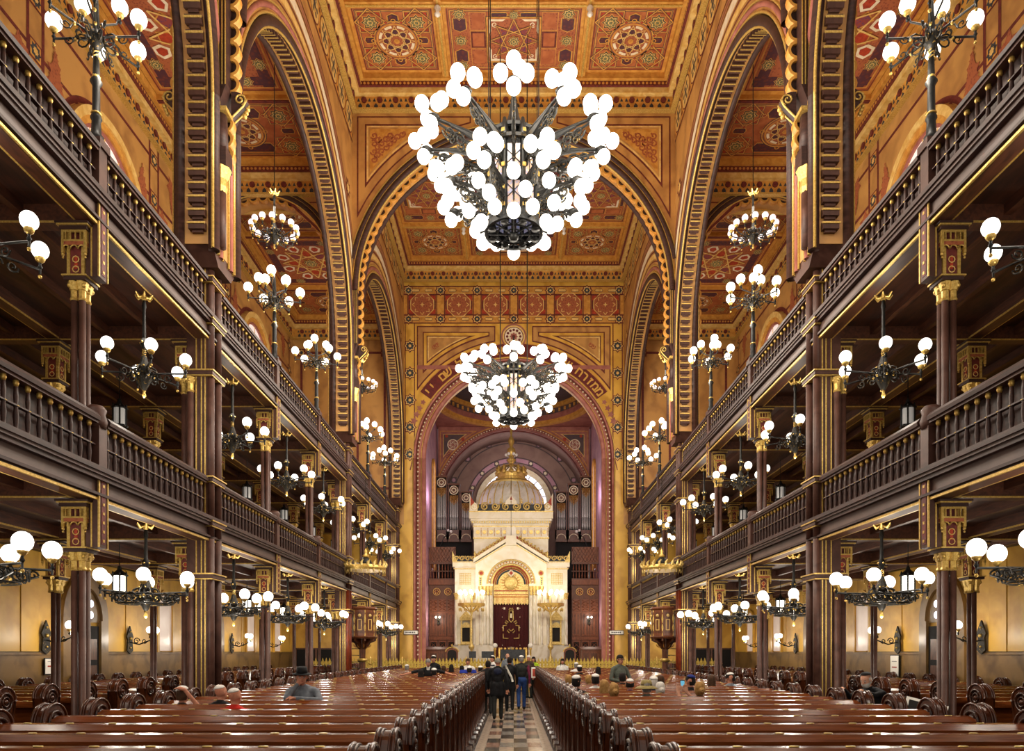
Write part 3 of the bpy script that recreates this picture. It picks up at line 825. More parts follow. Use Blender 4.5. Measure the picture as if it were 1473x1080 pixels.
# aisle transverse arches in the galleries
RG, ZG = 2.4, 15.55
for s in (-1, 1):
    for k in (0, 3):
        wall = root('wall_gallery_%s_%s' % (SIDE[s], 'front' if k == 0 else 'middle'), 'round arch with scalloped gold edge across the %s gallery aisle, %s pier' % (SIDE[s], 'front' if k == 0 else 'second'), 'wall')
        yc = YP(k); xm = s * (XN2 + XO) / 2
        hw = (XO - XN2) / 2
        m = MB('marble'); n = 32
        inn = [(xm + RG * math.cos(PI * i / n), ZG + RG * math.sin(PI * i / n)) for i in range(n + 1)]
        m.band(inn, [(u, ZA) for u, v in inn], mXZ, yc - .4, yc + .4)
        for sd in (-1, 1): m.box(*sorted((xm + sd * RG, xm + sd * hw)), yc - .4, yc + .4, 8.6, ZA)
        m.build('arch_wall', wall)
        for r_, dy, rr, mat, nm2 in ((RG + .06, -.4, .1, 'wood', 'arch_roll'), (RG + .2, -.42, .06, 'wood', 'arch_roll'), (RG - .03, -.43, .025, 'gold', 'gold_roll'), (RG + .13, -.45, .022, 'gold', 'gold_roll'), (RG + .28, -.42, .022, 'gold', 'gold_roll')):
            mm = MB(mat); mm.arch(mXZ, xm, ZG, roll(r_, yc + dy, rr), n=32)
            for sd in (-1, 1): mm.tube([(xm + sd * r_, yc + dy, ZG), (xm + sd * r_, yc + dy, 9.2)], rr, 8)
            mm.build(nm2, wall)
        arch_trim(wall, lambda u, v, w_: (u, w_, v), xm, ZG, RG, 12.8, None, yc - .2, full=2, yaw=-PI / 2, spitch=.335)
        for sd in (-1, 1): put('corbel', CORB, wall, (xm + sd * (RG - .02), yc - .2, 12.35), rz=(PI / 2 if sd > 0 else -PI / 2))
        d = Draw(lambda u, v, w_: (u, yc - .4 - w_, v), .004, .004)
        for sd in (-1, 1):
            d.poly([(xm + sd * (hw - .15), 17.7), (xm + sd * .9, 17.7), (xm + sd * (hw - .15), 16.3)], 'maroon', 1)
            d.poly([(xm + sd * (hw - .2), 17.65), (xm + sd * 1.1, 17.65), (xm + sd * (hw - .2), 16.45)], 'marble', 2)
        d.build('painted_spandrel', wall)
# ================================================================== chancel wall with the great arch, text, apse
wall = root('wall_back', 'painted chancel wall with a great round arch and lettering', 'wall')
RC, ZCH = 4.6, 11.9
yf = YE
m = MB('ymarble'); n = 56
inn = [(RC * math.cos(PI * i / n), ZCH + RC * math.sin(PI * i / n)) for i in range(n + 1)]
m.band(inn, [(u, ZC) for u, v in inn], mXZ, yf, yf + .5)
for s in (-1, 1):
    m.box(min(s * RC, s * XN), max(s * RC, s * XN), yf, yf + .5, 0, ZC)
m.build('arch_wall', wall)
m = MB('marble')
for s in (-1, 1): m.box(*sorted((s * XN, s * XO)), yf, yf + .5, 8.5, ZA)
m.use('ymarble')
for s in (-1, 1): m.box(*sorted((s * XN, s * XO)), yf + .02, yf + .5, 0, 8.5)
m.build('aisle_end_wall', wall)
for r_, w_, rr, mat, nm2 in ((RC + .06, yf + .02, .13, 'pinkstone', 'arch_roll'), (RC + .26, yf, .08, 'pinkstone', 'arch_roll'), (RC + .4, yf, .05, 'maroon', 'arch_roll'), (RC + .52, yf, .07, 'pinkstone', 'arch_roll'), (RC + .17, yf - .06, .018, 'gold', 'gold_roll'), (RC + .62, yf - .02, .02, 'gold', 'gold_roll')):
    mm = MB(mat); mm.arch(mXZ, 0, ZCH, roll(r_, w_, rr), n=60)
    for s in (-1, 1): mm.tube([(s * r_, w_, ZCH), (s * r_, w_, 1.0)], rr, 8)
    mm.build(nm2, wall)
bead = MB('cream').sphere((0, 0, 0), .045, 6, 5).mesh('bead')
n = 74
bd = MB('cream')
for i in range(n + 1):
    a = PI * i / n; bd.sphere(((RC + .34) * math.cos(a), yf - .05, ZCH + (RC + .34) * math.sin(a)), .05, 6, 4)
for s in (-1, 1):
    for i in range(44): bd.sphere((s * (RC + .34), yf - .05, ZCH - .23 * (i + 1)), .05, 6, 4)
stuff(bd.build('bead_string_pattern', wall))
d = Draw(lambda u, v, w_: (u, yf - w_, v), .004, .004)
zt = ZC - 1.04
# frieze with octagon panels
f0, f1 = zt - 1.95, zt
d.rect(-XN, XN, f0, f1, 'goldp', 1)
for z in (f0, f0 + .42, f1 - .48, f1 - .06): d.rect(-XN, XN, z, z + .06, 'maroon', 3)
pw = 2 * XN / 6
for i in range(7):
    u = -XN + pw * i
    d.rect(u - .2, u + .2, f0, f1, 'goldp', 2)
    for e in (-.22, .18): d.rect(u + e, u + e + .05, f0 + .1, f1 - .1, 'maroon', 3)
    for z in (f0 + .24, f1 - .24):
        if abs(u) < XN - .1 or True:
            uu = max(-XN + .24, min(XN - .24, u))
            d.star((uu, z), .3, 'maroon', 4); d.star((uu, z), .23, 'palegold', 5); d.star((uu, z), .17, 'slate', 6); d.disc((uu, z), .05, 'palegold', 7, 8)
for i in range(6):
    c = (-XN + pw * (i + .5), (f0 + f1) / 2)
    d.rect(c[0] - pw / 2 + .24, c[0] + pw / 2 - .24, f0 + .48, f1 - .48, 'maroon', 3)
    for e in (-1, 1):
        for g in (-1, 1):
            d.poly([(c[0] + e * (pw / 2 - .26), c[1] + g * .47), (c[0] + e * .36, c[1] + g * .47), (c[0] + e * (pw / 2 - .26), c[1] + g * .2)], 'scarlet', 4)
            d.hexa(min(c[0] + e * .12, c[0] + e * .55), max(c[0] + e * .12, c[0] + e * .55), (f0 + .24 if g < 0 else f1 - .24) - .09, (f0 + .24 if g < 0 else f1 - .24) + .09, 'palegold', 4, .02, 'maroon')
    d.star(c, .66, 'palegold', 4, 8, .94, PI / 8); d.star(c, .61, 'redorn', 5, 8, .94, PI / 8)
    for q in range(8):
        a = q * PI / 4
        d.line((c[0] + .4 * math.cos(a - .25), c[1] + .4 * math.sin(a - .25)), (c[0] + .52 * math.cos(a), c[1] + .52 * math.sin(a)), .035, 'palegold', 7)
        d.line((c[0] + .4 * math.cos(a + .25), c[1] + .4 * math.sin(a + .25)), (c[0] + .52 * math.cos(a), c[1] + .52 * math.sin(a)), .035, 'palegold', 7)
    d.star(c, .13, 'palegold', 7, 4, .4)
# side strips with stars
for s in (-1, 1):
    for e in (5.1, 5.58): d.rect(*sorted((s * e, s * (e + .05))), 12.4, f0, 'maroon', 2)
    for i in range(5):
        c = (s * 5.36, f0 - 1.15 - 1.4 * i)
        d.star(c, .36, 'maroon', 3); d.star(c, .29, 'palegold', 4); d.star(c, .23, 'slate', 5); d.star(c, .09, 'palegold', 6)
    d.line((s * 5.1, 12.4), (s * 5.35, 11.3), .05, 'maroon', 2)
# spandrel panels
def spand(e0, rr, mat, lay):
    for s in (-1, 1):
        xo = 5.0 - e0; zz = f0 - .12 - e0
        xi = max(.95 + e0, math.sqrt(max(.01, rr * rr - (zz - ZCH) ** 2)) if rr > zz - ZCH else .95 + e0)
        pts = [(s * xo, ZCH + math.sqrt(max(0, rr * rr - xo * xo)))]
        for t in range(1, 15):
            x = xo + (xi - xo) * t / 14
            pts.append((s * x, min(zz, ZCH + math.sqrt(max(0, rr * rr - x * x)))))
        pts += [(s * xi, zz), (s * xo, zz)]
        d.poly(pts, mat, lay)
spand(0, 6.1, 'maroon', 1); spand(.06, 6.17, 'marble', 2); spand(.3, 6.42, 'maroon', 3); spand(.36, 6.5, 'ymarble', 4); spand(.5, 6.64, 'maroon', 5); spand(.55, 6.7, 'palegold', 6); spand(.62, 6.76, 'marble', 7)
rnd = random.Random(2)
for s in (-1, 1):
    for j in range(13):
        u = 4.1 - 1.7 * j / 12
        zl = ZCH + math.sqrt(max(0, 6.95 ** 2 - u * u)); zh = f0 - .95
        for q in range(max(0, int((zh - zl) / .26))):
            d.curl((s * u, zl + .14 + .26 * q), .12, rnd.random() * 6, 'redorn', .05, 1.2, 8, 1 if q % 2 else -1); d.star((s * u, zl + .2 + .26 * q), .09, 'redorn', 9.2, 5, .5)
# centre rosette
c = (0, f0 - .68)
d.disc(c, .66, 'pinkstone', 9, 32); d.disc(c, .58, 'palegold', 10, 32); d.disc(c, .5, 'maroon', 11, 32); d.disc(c, .46, 'cream', 12, 32)
for q in range(12):
    a = q * PI / 6; d.disc((c[0] + .34 * math.cos(a), c[1] + .34 * math.sin(a)), .07, 'maroon', 13, 8)
d.star(c, .22, 'pinkstone', 13); d.star(c, .1, 'maroon', 14)
# red band carrying the lettering
for r0, r1, mat, lay in ((5.22, 5.98, 'goldp', 3), (5.27, 5.93, 'maroon', 4), (5.31, 5.89, 'scarlet_dark', 5)):
    if mat == 'scarlet_dark':
        MAT.setdefault('scarlet_dark', M('text_band_red', '#6e1f1a', .55, col2='#571513', scale=6))
    a0 = math.acos(min(1, 5.05 / r1)) if True else 0
    d.ring((0, ZCH), r0, r1, mat, lay, 60, .62, PI - .62)
d.build('painted_bands', wall)
for s in (-1, 1):       # pale leaf ends of the band
    d2 = Draw(lambda u, v, w_: (u, yf - w_, v), .03, .004)
    for j in range(4):
        a = .36 + .065 * j; d2.star((s * 5.5 * math.cos(a), ZCH + 5.5 * math.sin(a)), .22 - .02 * j, 'pinkstone', 1 + j, 5, .5)
    d2.build('leaf_ornament', wall)
# lettering round the arch, read from the right
txt = '\u05de\u05de\u05d6\u05e8\u05d7 \u05e9\u05de\u05e9 \u05e2\u05d3 \u05de\u05d1\u05d5\u05d0\u05d5 \u05de\u05d4\u05dc\u05dc \u05e9\u05dd \u05d9\u05d9'
MAT['lettergold'] = M('letter_gold', '#e2b358', .4, .3)
lm = {}
n = len(txt)
a_s, a_e = .66, PI - .66
for i, ch in enumerate(txt):
    if ch == ' ': continue
    if ch not in lm:
        cu = bpy.data.curves.new('letter', 'FONT'); cu.body = ch; cu.size = .62; cu.extrude = .012; cu.align_x = 'CENTER'; cu.offset = .012
        to = bpy.data.objects.new('letter', cu); COL.objects.link(to)
        dg = bpy.context.evaluated_depsgraph_get(); me = bpy.data.meshes.new_from_object(to.evaluated_get(dg)); me.name = 'letter'
        bpy.data.objects.remove(to); me.materials.clear(); me.materials.append(MAT['lettergold']); lm[ch] = me
    a = a_s + (a_e - a_s) * i / (n - 1)
    o = put('letter', lm[ch], wall, (5.4 * math.cos(a), yf - .045, ZCH + 5.4 * math.sin(a)))
    o.rotation_euler = (PI / 2, -(a - PI / 2), 0)
# paint on the aisle end walls
d = Draw(lambda u, v, w_: (u, yf - w_, v), .004, .004)
for s in (-1, 1):
    for u in (6.6, 8.0, 10.9):
        d.rect(*sorted((s * u, s * (u + .12))), 9.0, 17.5, 'maroon', 1.4)
    for z in (9.4, 10.3, 17.3): d.rect(*sorted((s * 6.4, s * 11.3)), z, z + .12, 'maroon', 1)
    for u in (6.66, 8.06, 10.96):
        for z in (9.46, 17.36): d.rect(s * u - .2, s * u + .2, z - .2, z + .2, 'maroon', 2); d.star((s * u, z), .17, 'palegold', 3); d.star((s * u, z), .1, 'slate', 4)
d.build('painted_bands', wall)
# doorways and dark openings low on the aisle ends
nd = 0
for s in (-1, 1):
    nd += 1
    dr = root('door_%d' % nd, 'dark opening low in the end wall beyond the %s pews' % SIDE[s], 'door')
    MB('dark').box(*sorted((s * 9.2, s * 11.2)), yf - .02, yf + .02, .5, 2.05).build('door_opening', dr)
    f = MB('joinery'); f.box(*sorted((s * 9.1, s * 9.2)), yf - .06, yf, .5, 2.12); f.box(*sorted((s * 11.2, s * 11.3)), yf - .06, yf, .5, 2.12); f.box(*sorted((s * 9.1, s * 11.3)), yf - .06, yf, 2.05, 2.12); f.box(*sorted((s * 10.15, s * 10.25)), yf - .06, yf, .5, 2.05)
    f.build('door_frame', dr)
# doors and arched recesses in the outer walls under the galleries
for s in (-1, 1):
    for yc in (19.0, 27.0):
        nd += 1
        dr = root('door_%d' % nd, 'dark panelled door with round rosette fanlight under the %s gallery, %s' % (SIDE[s], 'beside the front pews' if yc < 20 else 'far end'), 'door')
        x = s * (XO - .09)
        MB('dark').box(*sorted((x, x - s * .05)), yc - .62, yc + .62, 0, 2.6).build('door_leaf', dr)
        f = MB('wainscot'); f.arch(mYZ, yc, 2.75, [(.72, x), (1.0, x), (1.0, x - s * .1), (.72, x - s * .1)], n=22, smooth=False, sq=1.2)
        for sd in (-1, 1): f.box(*sorted((x, x - s * .1)), *sorted((yc + sd * .66, yc + sd * 1.0)), 0, 2.75)
        f.build('door_frame', dr)
        MB('wainscot').prism([(yc + .74 * math.cos(PI * i / 16), 2.7 + .88 * math.sin(PI * i / 16)) for i in range(17)], mYZ, x, x - s * .03).build('fanlight', dr)
        gl = MB('paneb')
        for q in range(6):
            a = q * PI / 3 + .5; gl.prism([(yc + .34 * math.cos(a) + .1 * math.cos(t * PI / 4), 3.05 + .3 * math.sin(a) + .1 * math.sin(t * PI / 4)) for t in range(8)], mYZ, x - s * .02, x - s * .045)
        gl.build('rosette_pane', dr)
        pn = MB('joinery')
        for a in (-1, 1):
            for z in (.3, 1.0, 1.7): pn.box(*sorted((x - s * .04, x - s * .07)), *sorted((yc + a * .1, yc + a * .5)), z, z + .55)
        pn.build('door_panel', dr)
    for yc in (23.4, 31.0, 34.5):
        nwin += 1
        wn = root('window_%d' % nwin, 'pale round-headed window under the %s gallery, %s from the front' % (SIDE[s], ORD[(23.4, 31.0, 34.5).index(yc)]), 'window')
        x = s * (XO - .08)
        MB('panedim').prism([(yc + .45 * math.cos(PI * i / 14), 3.35 + .45 * math.sin(PI * i / 14)) for i in range(15)] + [(yc - .45, 1.95), (yc + .45, 1.95)], mYZ, x, x - s * .03).build('window_pane', wn)
        f = MB('ymarble'); f.arch(mYZ, yc, 3.35, [(.44, x), (.56, x), (.56, x - s * .08), (.44, x - s * .08)], n=16, smooth=False)
        for sd in (-1, 1): f.box(*sorted((x, x - s * .08)), *sorted((yc + sd * .44, yc + sd * .56)), 1.9, 3.35)
        f.build('window_frame', wn)

# ------------------------------------------------------------------ apse
ap = root('wall_apse', 'rose plastered chancel with pendentives, shallow dome and lunette', 'wall')
XA, YA, ZD = 5.0, 46.9, 16.5
m = MB('pinkwall')
for s in (-1, 1): m.box(*sorted((s * XA, s * (XA + .3))), yf + .5, 50, 0, ZD + 4)
m.build('side_wall', ap)
m = MB('pinkstone'); n = 48; RB, ZB = 4.9, 11.45
inn = [(RB * math.cos(PI * i / n), ZB + RB * math.sin(PI * i / n)) for i in range(n + 1)]
m.band(inn, [(u, ZD + .3) for u, v in inn], mXZ, YA, YA + .4); m.build('pendentive_wall', ap)
for r_, rr, mat in ((RB + .06, .09, 'pinkstone'), (RB + .3, .04, 'goldp'), (RB - .12, .05, 'maroon')):
    MB(mat).arch(mXZ, 0, ZB, roll(r_, YA - .02, rr), .1, PI - .1, 50).build('arch_roll', ap)
bd = MB('cream')
for i in range(80):
    a = .1 + (PI - .2) * i / 79; bd.sphere(((RB + .14) * math.cos(a), YA - .12, ZB + (RB + .14) * math.sin(a)), .05, 6, 4)
stuff(bd.build('bead_string_pattern', ap))
d = Draw(lambda u, v, w_: (u, YA - w_, v), .01, .006)
for s in (-1, 1):
    def tr(e, rr): 
        pts = [(s * (4.88 - e), ZB + math.sqrt(max(.0, rr * rr - (4.88 - e) ** 2)))]
        zz = ZD - .15 - e; xi = math.sqrt(max(0, rr * rr - (zz - ZB) ** 2))
        for t in range(1, 11):
            x = (4.88 - e) + (xi - 4.88 + e) * t / 10; pts.append((s * x, ZB + math.sqrt(rr * rr - x * x)))
        return pts + [(s * (4.88 - e), zz)]
    d.poly(tr(.1, 5.35), 'goldp', 1); d.poly(tr(.14, 5.4), 'pinkstone', 2); d.poly(tr(.3, 5.5), 'palegold', 3); d.poly(tr(.34, 5.54), 'domeblue', 4)
    d.ring((s * 3.95, 15.35), .3, .36, 'cream', 6, 20); d.disc((s * 3.95, 15.35), .3, 'pinkstone', 6, 20)
    for q in range(6): d.curl((s * 3.95 + .17 * math.cos(q), 15.35 + .17 * math.sin(q)), .1, q, 'cream', .03, 1, 8)
    for q in range(3): d.ring((s * 4.2 + .13 * math.cos(q * 2.1 - .5), 14.65 + .13 * math.sin(q * 2.1 - .5)), .05, .1, 'purple', 7, 12)
    d.disc((s * 3.3, 15.7), .12, 'scarlet', 6, 10); d.disc((s * 4.35, 15.9), .1, 'scarlet', 6, 10)
d.build('painted_pendentive', ap)
# dome
YD, RD = 42.3, 4.45
m = MB('pinkstone'); n = 48
sqr = []
for i in range(n + 1):
    a = 2 * PI * i / n; cx, cy = math.cos(a), math.sin(a); t = min(XA / max(abs(cx), 1e-6), (YA - YD + .4) / max(abs(cy), 1e-6))
    sqr.append((cx * t, YD + cy * t))
cir = [(RD * math.cos(2 * PI * i / n), YD + RD * math.sin(2 * PI * i / n)) for i in range(n + 1)]
m.band(cir, sqr, lambda u, v, w_: (u, v, w_), ZD, ZD + .2); m.build('dome_base', ap)
for r0, z0, z1, mat, nm2 in ((RD - .1, ZD - .05, ZD + .2, 'goldp', 'dome_ring'), (RD - .2, ZD + .2, ZD + .5, 'pinkstone', 'dome_ring'), (RD - .12, ZD + .5, ZD + .85, 'domeblue', 'dome_ring'), (RD - .3, ZD + .85, ZD + 1.1, 'goldp', 'dome_ring')):
    MB(mat).arch(lambda u, v, w_: (u, v, w_), 0, YD, [(r0, z0), (r0, z1), (r0 + .35, z1), (r0 + .35, z0)], 0, 2 * PI, 48, smooth=False).build(nm2, ap)
dv = MB('domeblue'); pr = [((RD - .25) * math.cos(t * PI / 20), ZD + 1.1 + (RD - .3) * .75 * math.sin(t * PI / 20)) for t in range(11)]
pr[-1] = (.02, pr[-1][1])
dv.lathe(pr, 40, (0, YD, 0)); dv.build('dome_vault', ap)
dt = MB('goldp')
for i in range(60):
    a = 2 * PI * i / 60; dt.cbox((RD - .16) * math.cos(a), YD + (RD - .16) * math.sin(a), ZD + .67, .12, .12, .2)
stuff(dt.build('dome_dentil_pattern', ap))
# barrel vault and lunette
m = MB('mauve'); YL = 49.6
m.arch(mXZ, 0, ZB, [(4.9, YA + .4), (5.1, YA + .4), (5.1, YL), (4.9, YL)], n=40); m.build('apse_vault', ap)
MB('mauve').box(-5.1, 5.1, YL, YL + .2, 0, ZD + 1).build('lunette_wall', ap)
d = Draw(lambda u, v, w_: (u, YL - w_, v), .01, .006)
for r0, r1, mat in ((4.2, 4.28, 'domeblue'), (4.62, 4.7, 'domeblue'), (4.28, 4.62, 'mauve'), (2.85, 2.93, 'domeblue'), (3.2, 3.28, 'domeblue'), (2.93, 3.2, 'pinkwall')): d.ring((0, 12.0), r0, r1, mat, 1, 48, 0, PI)
for q in range(1, 8):
    a = PI * q / 8; c = (4.45 * math.cos(a), 12.0 + 4.45 * math.sin(a)); d.rect(c[0] - .2, c[0] + .2, c[1] - .2, c[1] + .2, 'domeblue', 2); d.star(c, .15, 'pinkwall', 3)
    c = (3.06 * math.cos(a), 12.0 + 3.06 * math.sin(a)); d.rect(c[0] - .16, c[0] + .16, c[1] - .16, c[1] + .16, 'domeblue', 2); d.star(c, .12, 'cream', 3)
d.build('painted_bands', ap)
nwin += 1
wn = root('window_%d' % nwin, 'bright fan window glimpsed behind the ark dome', 'window')
MB('paneb').prism([(2.3 * math.cos(PI * i / 30), 12.0 + 2.3 * math.sin(PI * i / 30)) for i in range(31)], mXZ, YL - .05, YL - .02).build('window_pane', wn)
f = MB('cream'); f.arch(mXZ, 0, 12.0, [(2.25, YL), (2.6, YL), (2.6, YL - .15), (2.25, YL - .15)], n=36, smooth=False); f.build('window_frame', wn)
f = MB('mauve')
for q in range(1, 12):
    a = PI * q / 12; f.tube([(0, YL - .08, 12.0), (2.3 * math.cos(a), YL - .08, 12.0 + 2.3 * math.sin(a))], .03, 5)
f.arch(mXZ, 0, 12, roll(1.5, YL - .08, .03, 5), n=24); f.build('window_bar', wn)
lamp(wn, (0, 47.6, 13.6), 110, .5, (1, .9, .85))  # added lamp without a fixture, brightens the lunette and chancel
for s in (-1, 1):          # slim side windows of the chancel
    nwin += 1
    wn = root('window_%d' % nwin, 'slim round-headed window in the rose chancel wall, %s side' % SIDE[s], 'window')
    x = s * (XA - .01); yc = 44.6
    MB('pane').prism([(yc + .5 * math.cos(PI * i / 12), 13.2 + .5 * math.sin(PI * i / 12)) for i in range(13)] + [(yc - .5, 7.0), (yc + .5, 7.0)], mYZ, x, x - s * .03).build('window_pane', wn)
    f = MB('goldp'); f.arch(mYZ, yc, 13.2, [(.48, x), (.62, x), (.62, x - s * .12), (.48, x - s * .12)], n=14, smooth=False)
    for sd in (-1, 1): f.box(*sorted((x, x - s * .12)), *sorted((yc + sd * .48, yc + sd * .62)), 7.0, 13.2)
    f.build('window_frame', wn)
    lamp(wn, (s * (XA - .6), 42.0, 11.0), 70, .4, (.9, .78, 1.0))
# ================================================================== galleries: floors, fascias, balustrades, columns
LEV = {0: dict(zf=4.06, zt=4.46, zr=5.29, nm='lower'), 1: dict(zf=7.96, zt=8.38, zr=9.15, nm='upper')}
ntrim = 0
for s in (-1, 1):
    for l, q in LEV.items():
        fl2 = root('floor_gallery_%s_%s' % (q['nm'], SIDE[s]), '%s gallery floor with dark timber beams beneath, %s side' % (q['nm'], SIDE[s]), 'floor')
        MB('soffit').box(*sorted((s * 5.95, s * (XO - .02))), Y0, YE, q['zf'] + .3, q['zf'] + .42).build('gallery_boards', fl2)
        bm_x = MB('beam').box(-.11, .11, Y0, YE, 0, .24); bm_x.use('gold').box(-.125, -.11, Y0, YE, 0, .03).box(.11, .125, Y0, YE, 0, .03)
        bm_me = bm_x.mesh('long_beam')
        thin = MB('beam').box(-.05, .05, Y0, YE, .12, .3).mesh('long_beam')
        for xx in (9.0,): put('long_beam', bm_me, fl2, (s * xx, 0, q['zf'] + .06))
        for xx in (7.0, 7.95, 9.8, 10.6): put('long_beam', thin, fl2, (s * xx, 0, q['zf'] + .02))
        cb = MB('beam').box(*sorted((s * 6.0, s * 11.3)), -.1, .1, 0, .3); cb.use('gold').box(*sorted((s * 6.0, s * 11.3)), -.115, -.1, 0, .025)
        cme = cb.mesh('cross_beam')
        for k in range(-3, 7): put('cross_beam', cme, fl2, (0, YP(k) - (.12 if k == 6 else 0), q['zf'] + .03))
        ntrim += 1
        tr = root('trim_%d' % ntrim, 'long moulded %s gallery fascia with gilt edge, %s side' % (q['nm'], SIDE[s]), 'trim')
        def run(nm2, x0, x1, z0, z1, mat): MB(mat).box(*sorted((s * x0, s * x1)), Y0, YE, z0, z1).build(nm2, tr)
        zf, zt = q['zf'], q['zt']
        run('fascia_board', 5.92, 6.1, zf + .03, zt, 'fascia'); run('gilt_edge', 5.89, 5.93, zf, zf + .035, 'gold'); run('soffit_strip', 5.92, 6.14, zf - .0, zf + .03, 'beam'); run('gilt_edge', 6.14, 6.17, zf, zf + .04, 'gold')
        run('moulding', 5.86, 5.93, zf + .06, zf + .1, 'wood'); run('moulding', 5.84, 5.95, zt - .12, zt - .06, 'wood'); run('moulding', 5.78, 6.12, zt - .02, zt + .05, 'wood'); run('moulding', 5.81, 6.0, zt - .06, zt - .02, 'fascia')

# ---- balustrades, one section for each column interval
def bal_mesh(h):
    g = MB('wood'); u = h
    g.lathe([(.034, 0), (.036, .03 * u), (.022, .06 * u), (.026, .16 * u), (.034, .3 * u), (.024, .46 * u), (.03, .5 * u), (.024, .54 * u), (.03, .66 * u), (.022, .84 * u)], 8)
    g.use('gold').lathe([(.026, .485 * u), (.04, .5 * u), (.026, .515 * u)], 8)
    me1 = g.mesh('baluster')
    g = MB('gold'); g.lathe([(.022, .84 * u), (.036, .9 * u), (.03, .93 * u), (.042, u)], 8)
    return me1, g.mesh('gilt_cap')
NB = 17
for s in (-1, 1):
    for l, q in LEV.items():
        z0, z1 = q['zt'] + .05, q['zr'] - .11
        b1, b2 = bal_mesh(z1 - z0)
        for k in range(-2, 6):
            ya, yb = YP(k) + (.36 if k in (0, 3) else .12), YP(k + 1) - (.36 if k + 1 in (0, 3) else 1.1 if k == 5 else .12)
            t = thing('balustrade', '%s gallery balustrade of turned wooden balusters, %s side, %s section from the chancel' % (q['nm'], SIDE[s], ORD[5 - k]), 'railing', (s * 5.95, (ya + yb) / 2, z0), group='gallery balustrades')
            h = (yb - ya) / 2
            hr = MB('wood'); hr.prism([(-.1, 0), (.1, 0), (.11, .05), (.06, .11), (-.06, .11), (-.11, .05)], lambda u, v, w_: (u, w_, v + z1 - z0), -h, h); hr.use('castiron').box(-.07, .07, -h, h, z1 - z0 - .035, z1 - z0)
            hr.build('handrail', t)
            MB('wood').box(-.03, .03, -h, h, (z1 - z0) * .485, (z1 - z0) * .515).build('middle_rail', t)
            MB('wood').box(-.01, .01, -h, h, 0, z1 - z0 - .03).build('backing_board', t, (s * .085, 0, 0))
            sp = 2 * h / NB
            for i in range(NB):
                o = put('baluster', b1, t, (0, -h + sp * (i + .5), 0)); put('gilt_cap', b2, o)

# ---- small gallery columns
def shaft(z0, z1, r=.046, mat='castiron'):
    return MB(mat).lathe([(r * 1.3, z0), (r * 1.3, z0 + .06), (r, z0 + .1), (r, z1)], 10)
def capital(z0, z1, hw=.125):
    """gilt bell capitals under a square abacus"""
    m = MB('gold'); h = z1 - z0
    for a in (-1, 1):
        for b in (-1, 1):
            x, y = a * .056, b * .056
            m.lathe([(.048, z0), (.06, z0 + .02), (.048, z0 + .05), (.05, z0 + h * .5), (.062, z0 + h * .52), (.085, z0 + h * .92)], 8, (x, y, 0), False)
            for e in (-1, 1): m.sphere((x + a * .045, y + e * .045, z0 + h * .72), .035, 6, 4)
    m.use('maroon').cbox(0, 0, z0 + h * .5, .1, .1, h)
    m.use('wood').box(-hw - .03, hw + .03, -hw - .03, hw + .03, z1 - .02, z1 + .03); m.use('gold').box(-hw - .05, hw + .05, -hw - .05, hw + .05, z1 + .03, z1 + .05)
    return m
def cap_block(z0, z1):
    """gilt open bracket block: narrow carved core below, wider canopy with hanging drops above"""
    m = MB('maroon'); c, u = .11, .175
    m.box(-c, c, -c, c, z0, z1)
    zm = z0 + (z1 - z0) * .45
    m.use('gold')
    for a in (-1, 1):
        for b in (-1, 1):
            m.box(*sorted((a * (c - .03), a * (c + .015))), *sorted((b * (c - .03), b * (c + .015))), z0, z1)
            m.box(*sorted((a * (u - .035), a * u)), *sorted((b * (u - .035), b * u)), zm - .02, z1 - .1)
            m.sphere((a * (u - .017), b * (u - .017), zm - .04), .026, 6, 4); m.sphere((a * (u - .017), b * (u - .017), zm - .085), .017, 6, 4)
    for ax in (0, 1):
        for e in (-1, 1):
            f = (lambda p, t, z: (e * p, t, z)) if ax == 0 else (lambda p, t, z: (t, e * p, z))
            def bar(t0, t1, za, zb, p0=u - .02, p1=u):
                xs = [f(p0, t0, za), f(p1, t1, zb)]
                m.box(*sorted((xs[0][0], xs[1][0])), *sorted((xs[0][1], xs[1][1])), za, zb)
            m.use('gold')
            bar(-u, u, z1 - .13, z1 - .1); bar(-u, u, z1 - .26, z1 - .235)
            for i in range(5): bar(-u + .06 + i * .07 - .008, -u + .06 + i * .07 + .008, z1 - .235, z1 - .13)
            # pierced arches of the canopy
            for i in range(3):
                t = (-.11, 0, .11)[i]
                pts = [f(u - .01, t + .05 * math.cos(PI * j / 6), z1 - .36 + .05 * math.sin(PI * j / 6)) for j in range(7)]
                m.tube(pts, .012, 4)
            m.use('redorn'); bar(-u + .03, u - .03, z1 - .31, z1 - .26, u - .015, u - .004)
            # carved knot on the core
            m.use('palegold')
            for i in (-1, 1):
                zc = (z0 + zm) / 2 + i * .07
                pts = [f(c + .012, .045 * math.cos(2 * PI * j / 8), zc + .045 * math.sin(2 * PI * j / 8)) for j in range(8)]
                m.tube(pts, .009, 4, closed=True)
            m.use('scarlet'); p = [f(c, -.022, z0 + .1), f(c + .008, .022, zm - .04)]
            m.box(*sorted((p[0][0], p[1][0])), *sorted((p[0][1], p[1][1])), z0 + .1, zm - .04)
    m.use('wood').box(-u - .02, u + .02, -u - .02, u + .02, z1 - .1, z1 - .05); m.use('gold').box(-u - .045, u + .045, -u - .045, u + .045, z1 - .05, z1 - .03); m.use('wood').box(-u - .06, u + .06, -u - .06, u + .06, z1 - .03, z1)
    return m
sh_l = shaft(0.25, 3.08).mesh('shaft'); sh_u = shaft(5.3, 6.92).mesh('shaft')
cap_l = capital(3.06, 3.34).mesh('capital'); cap_u = capital(6.9, 7.18).mesh('capital')
blk_l = cap_block(3.39, 4.05).mesh('capital_block'); blk_u = cap_block(7.23, 7.95).mesh('capital_block')
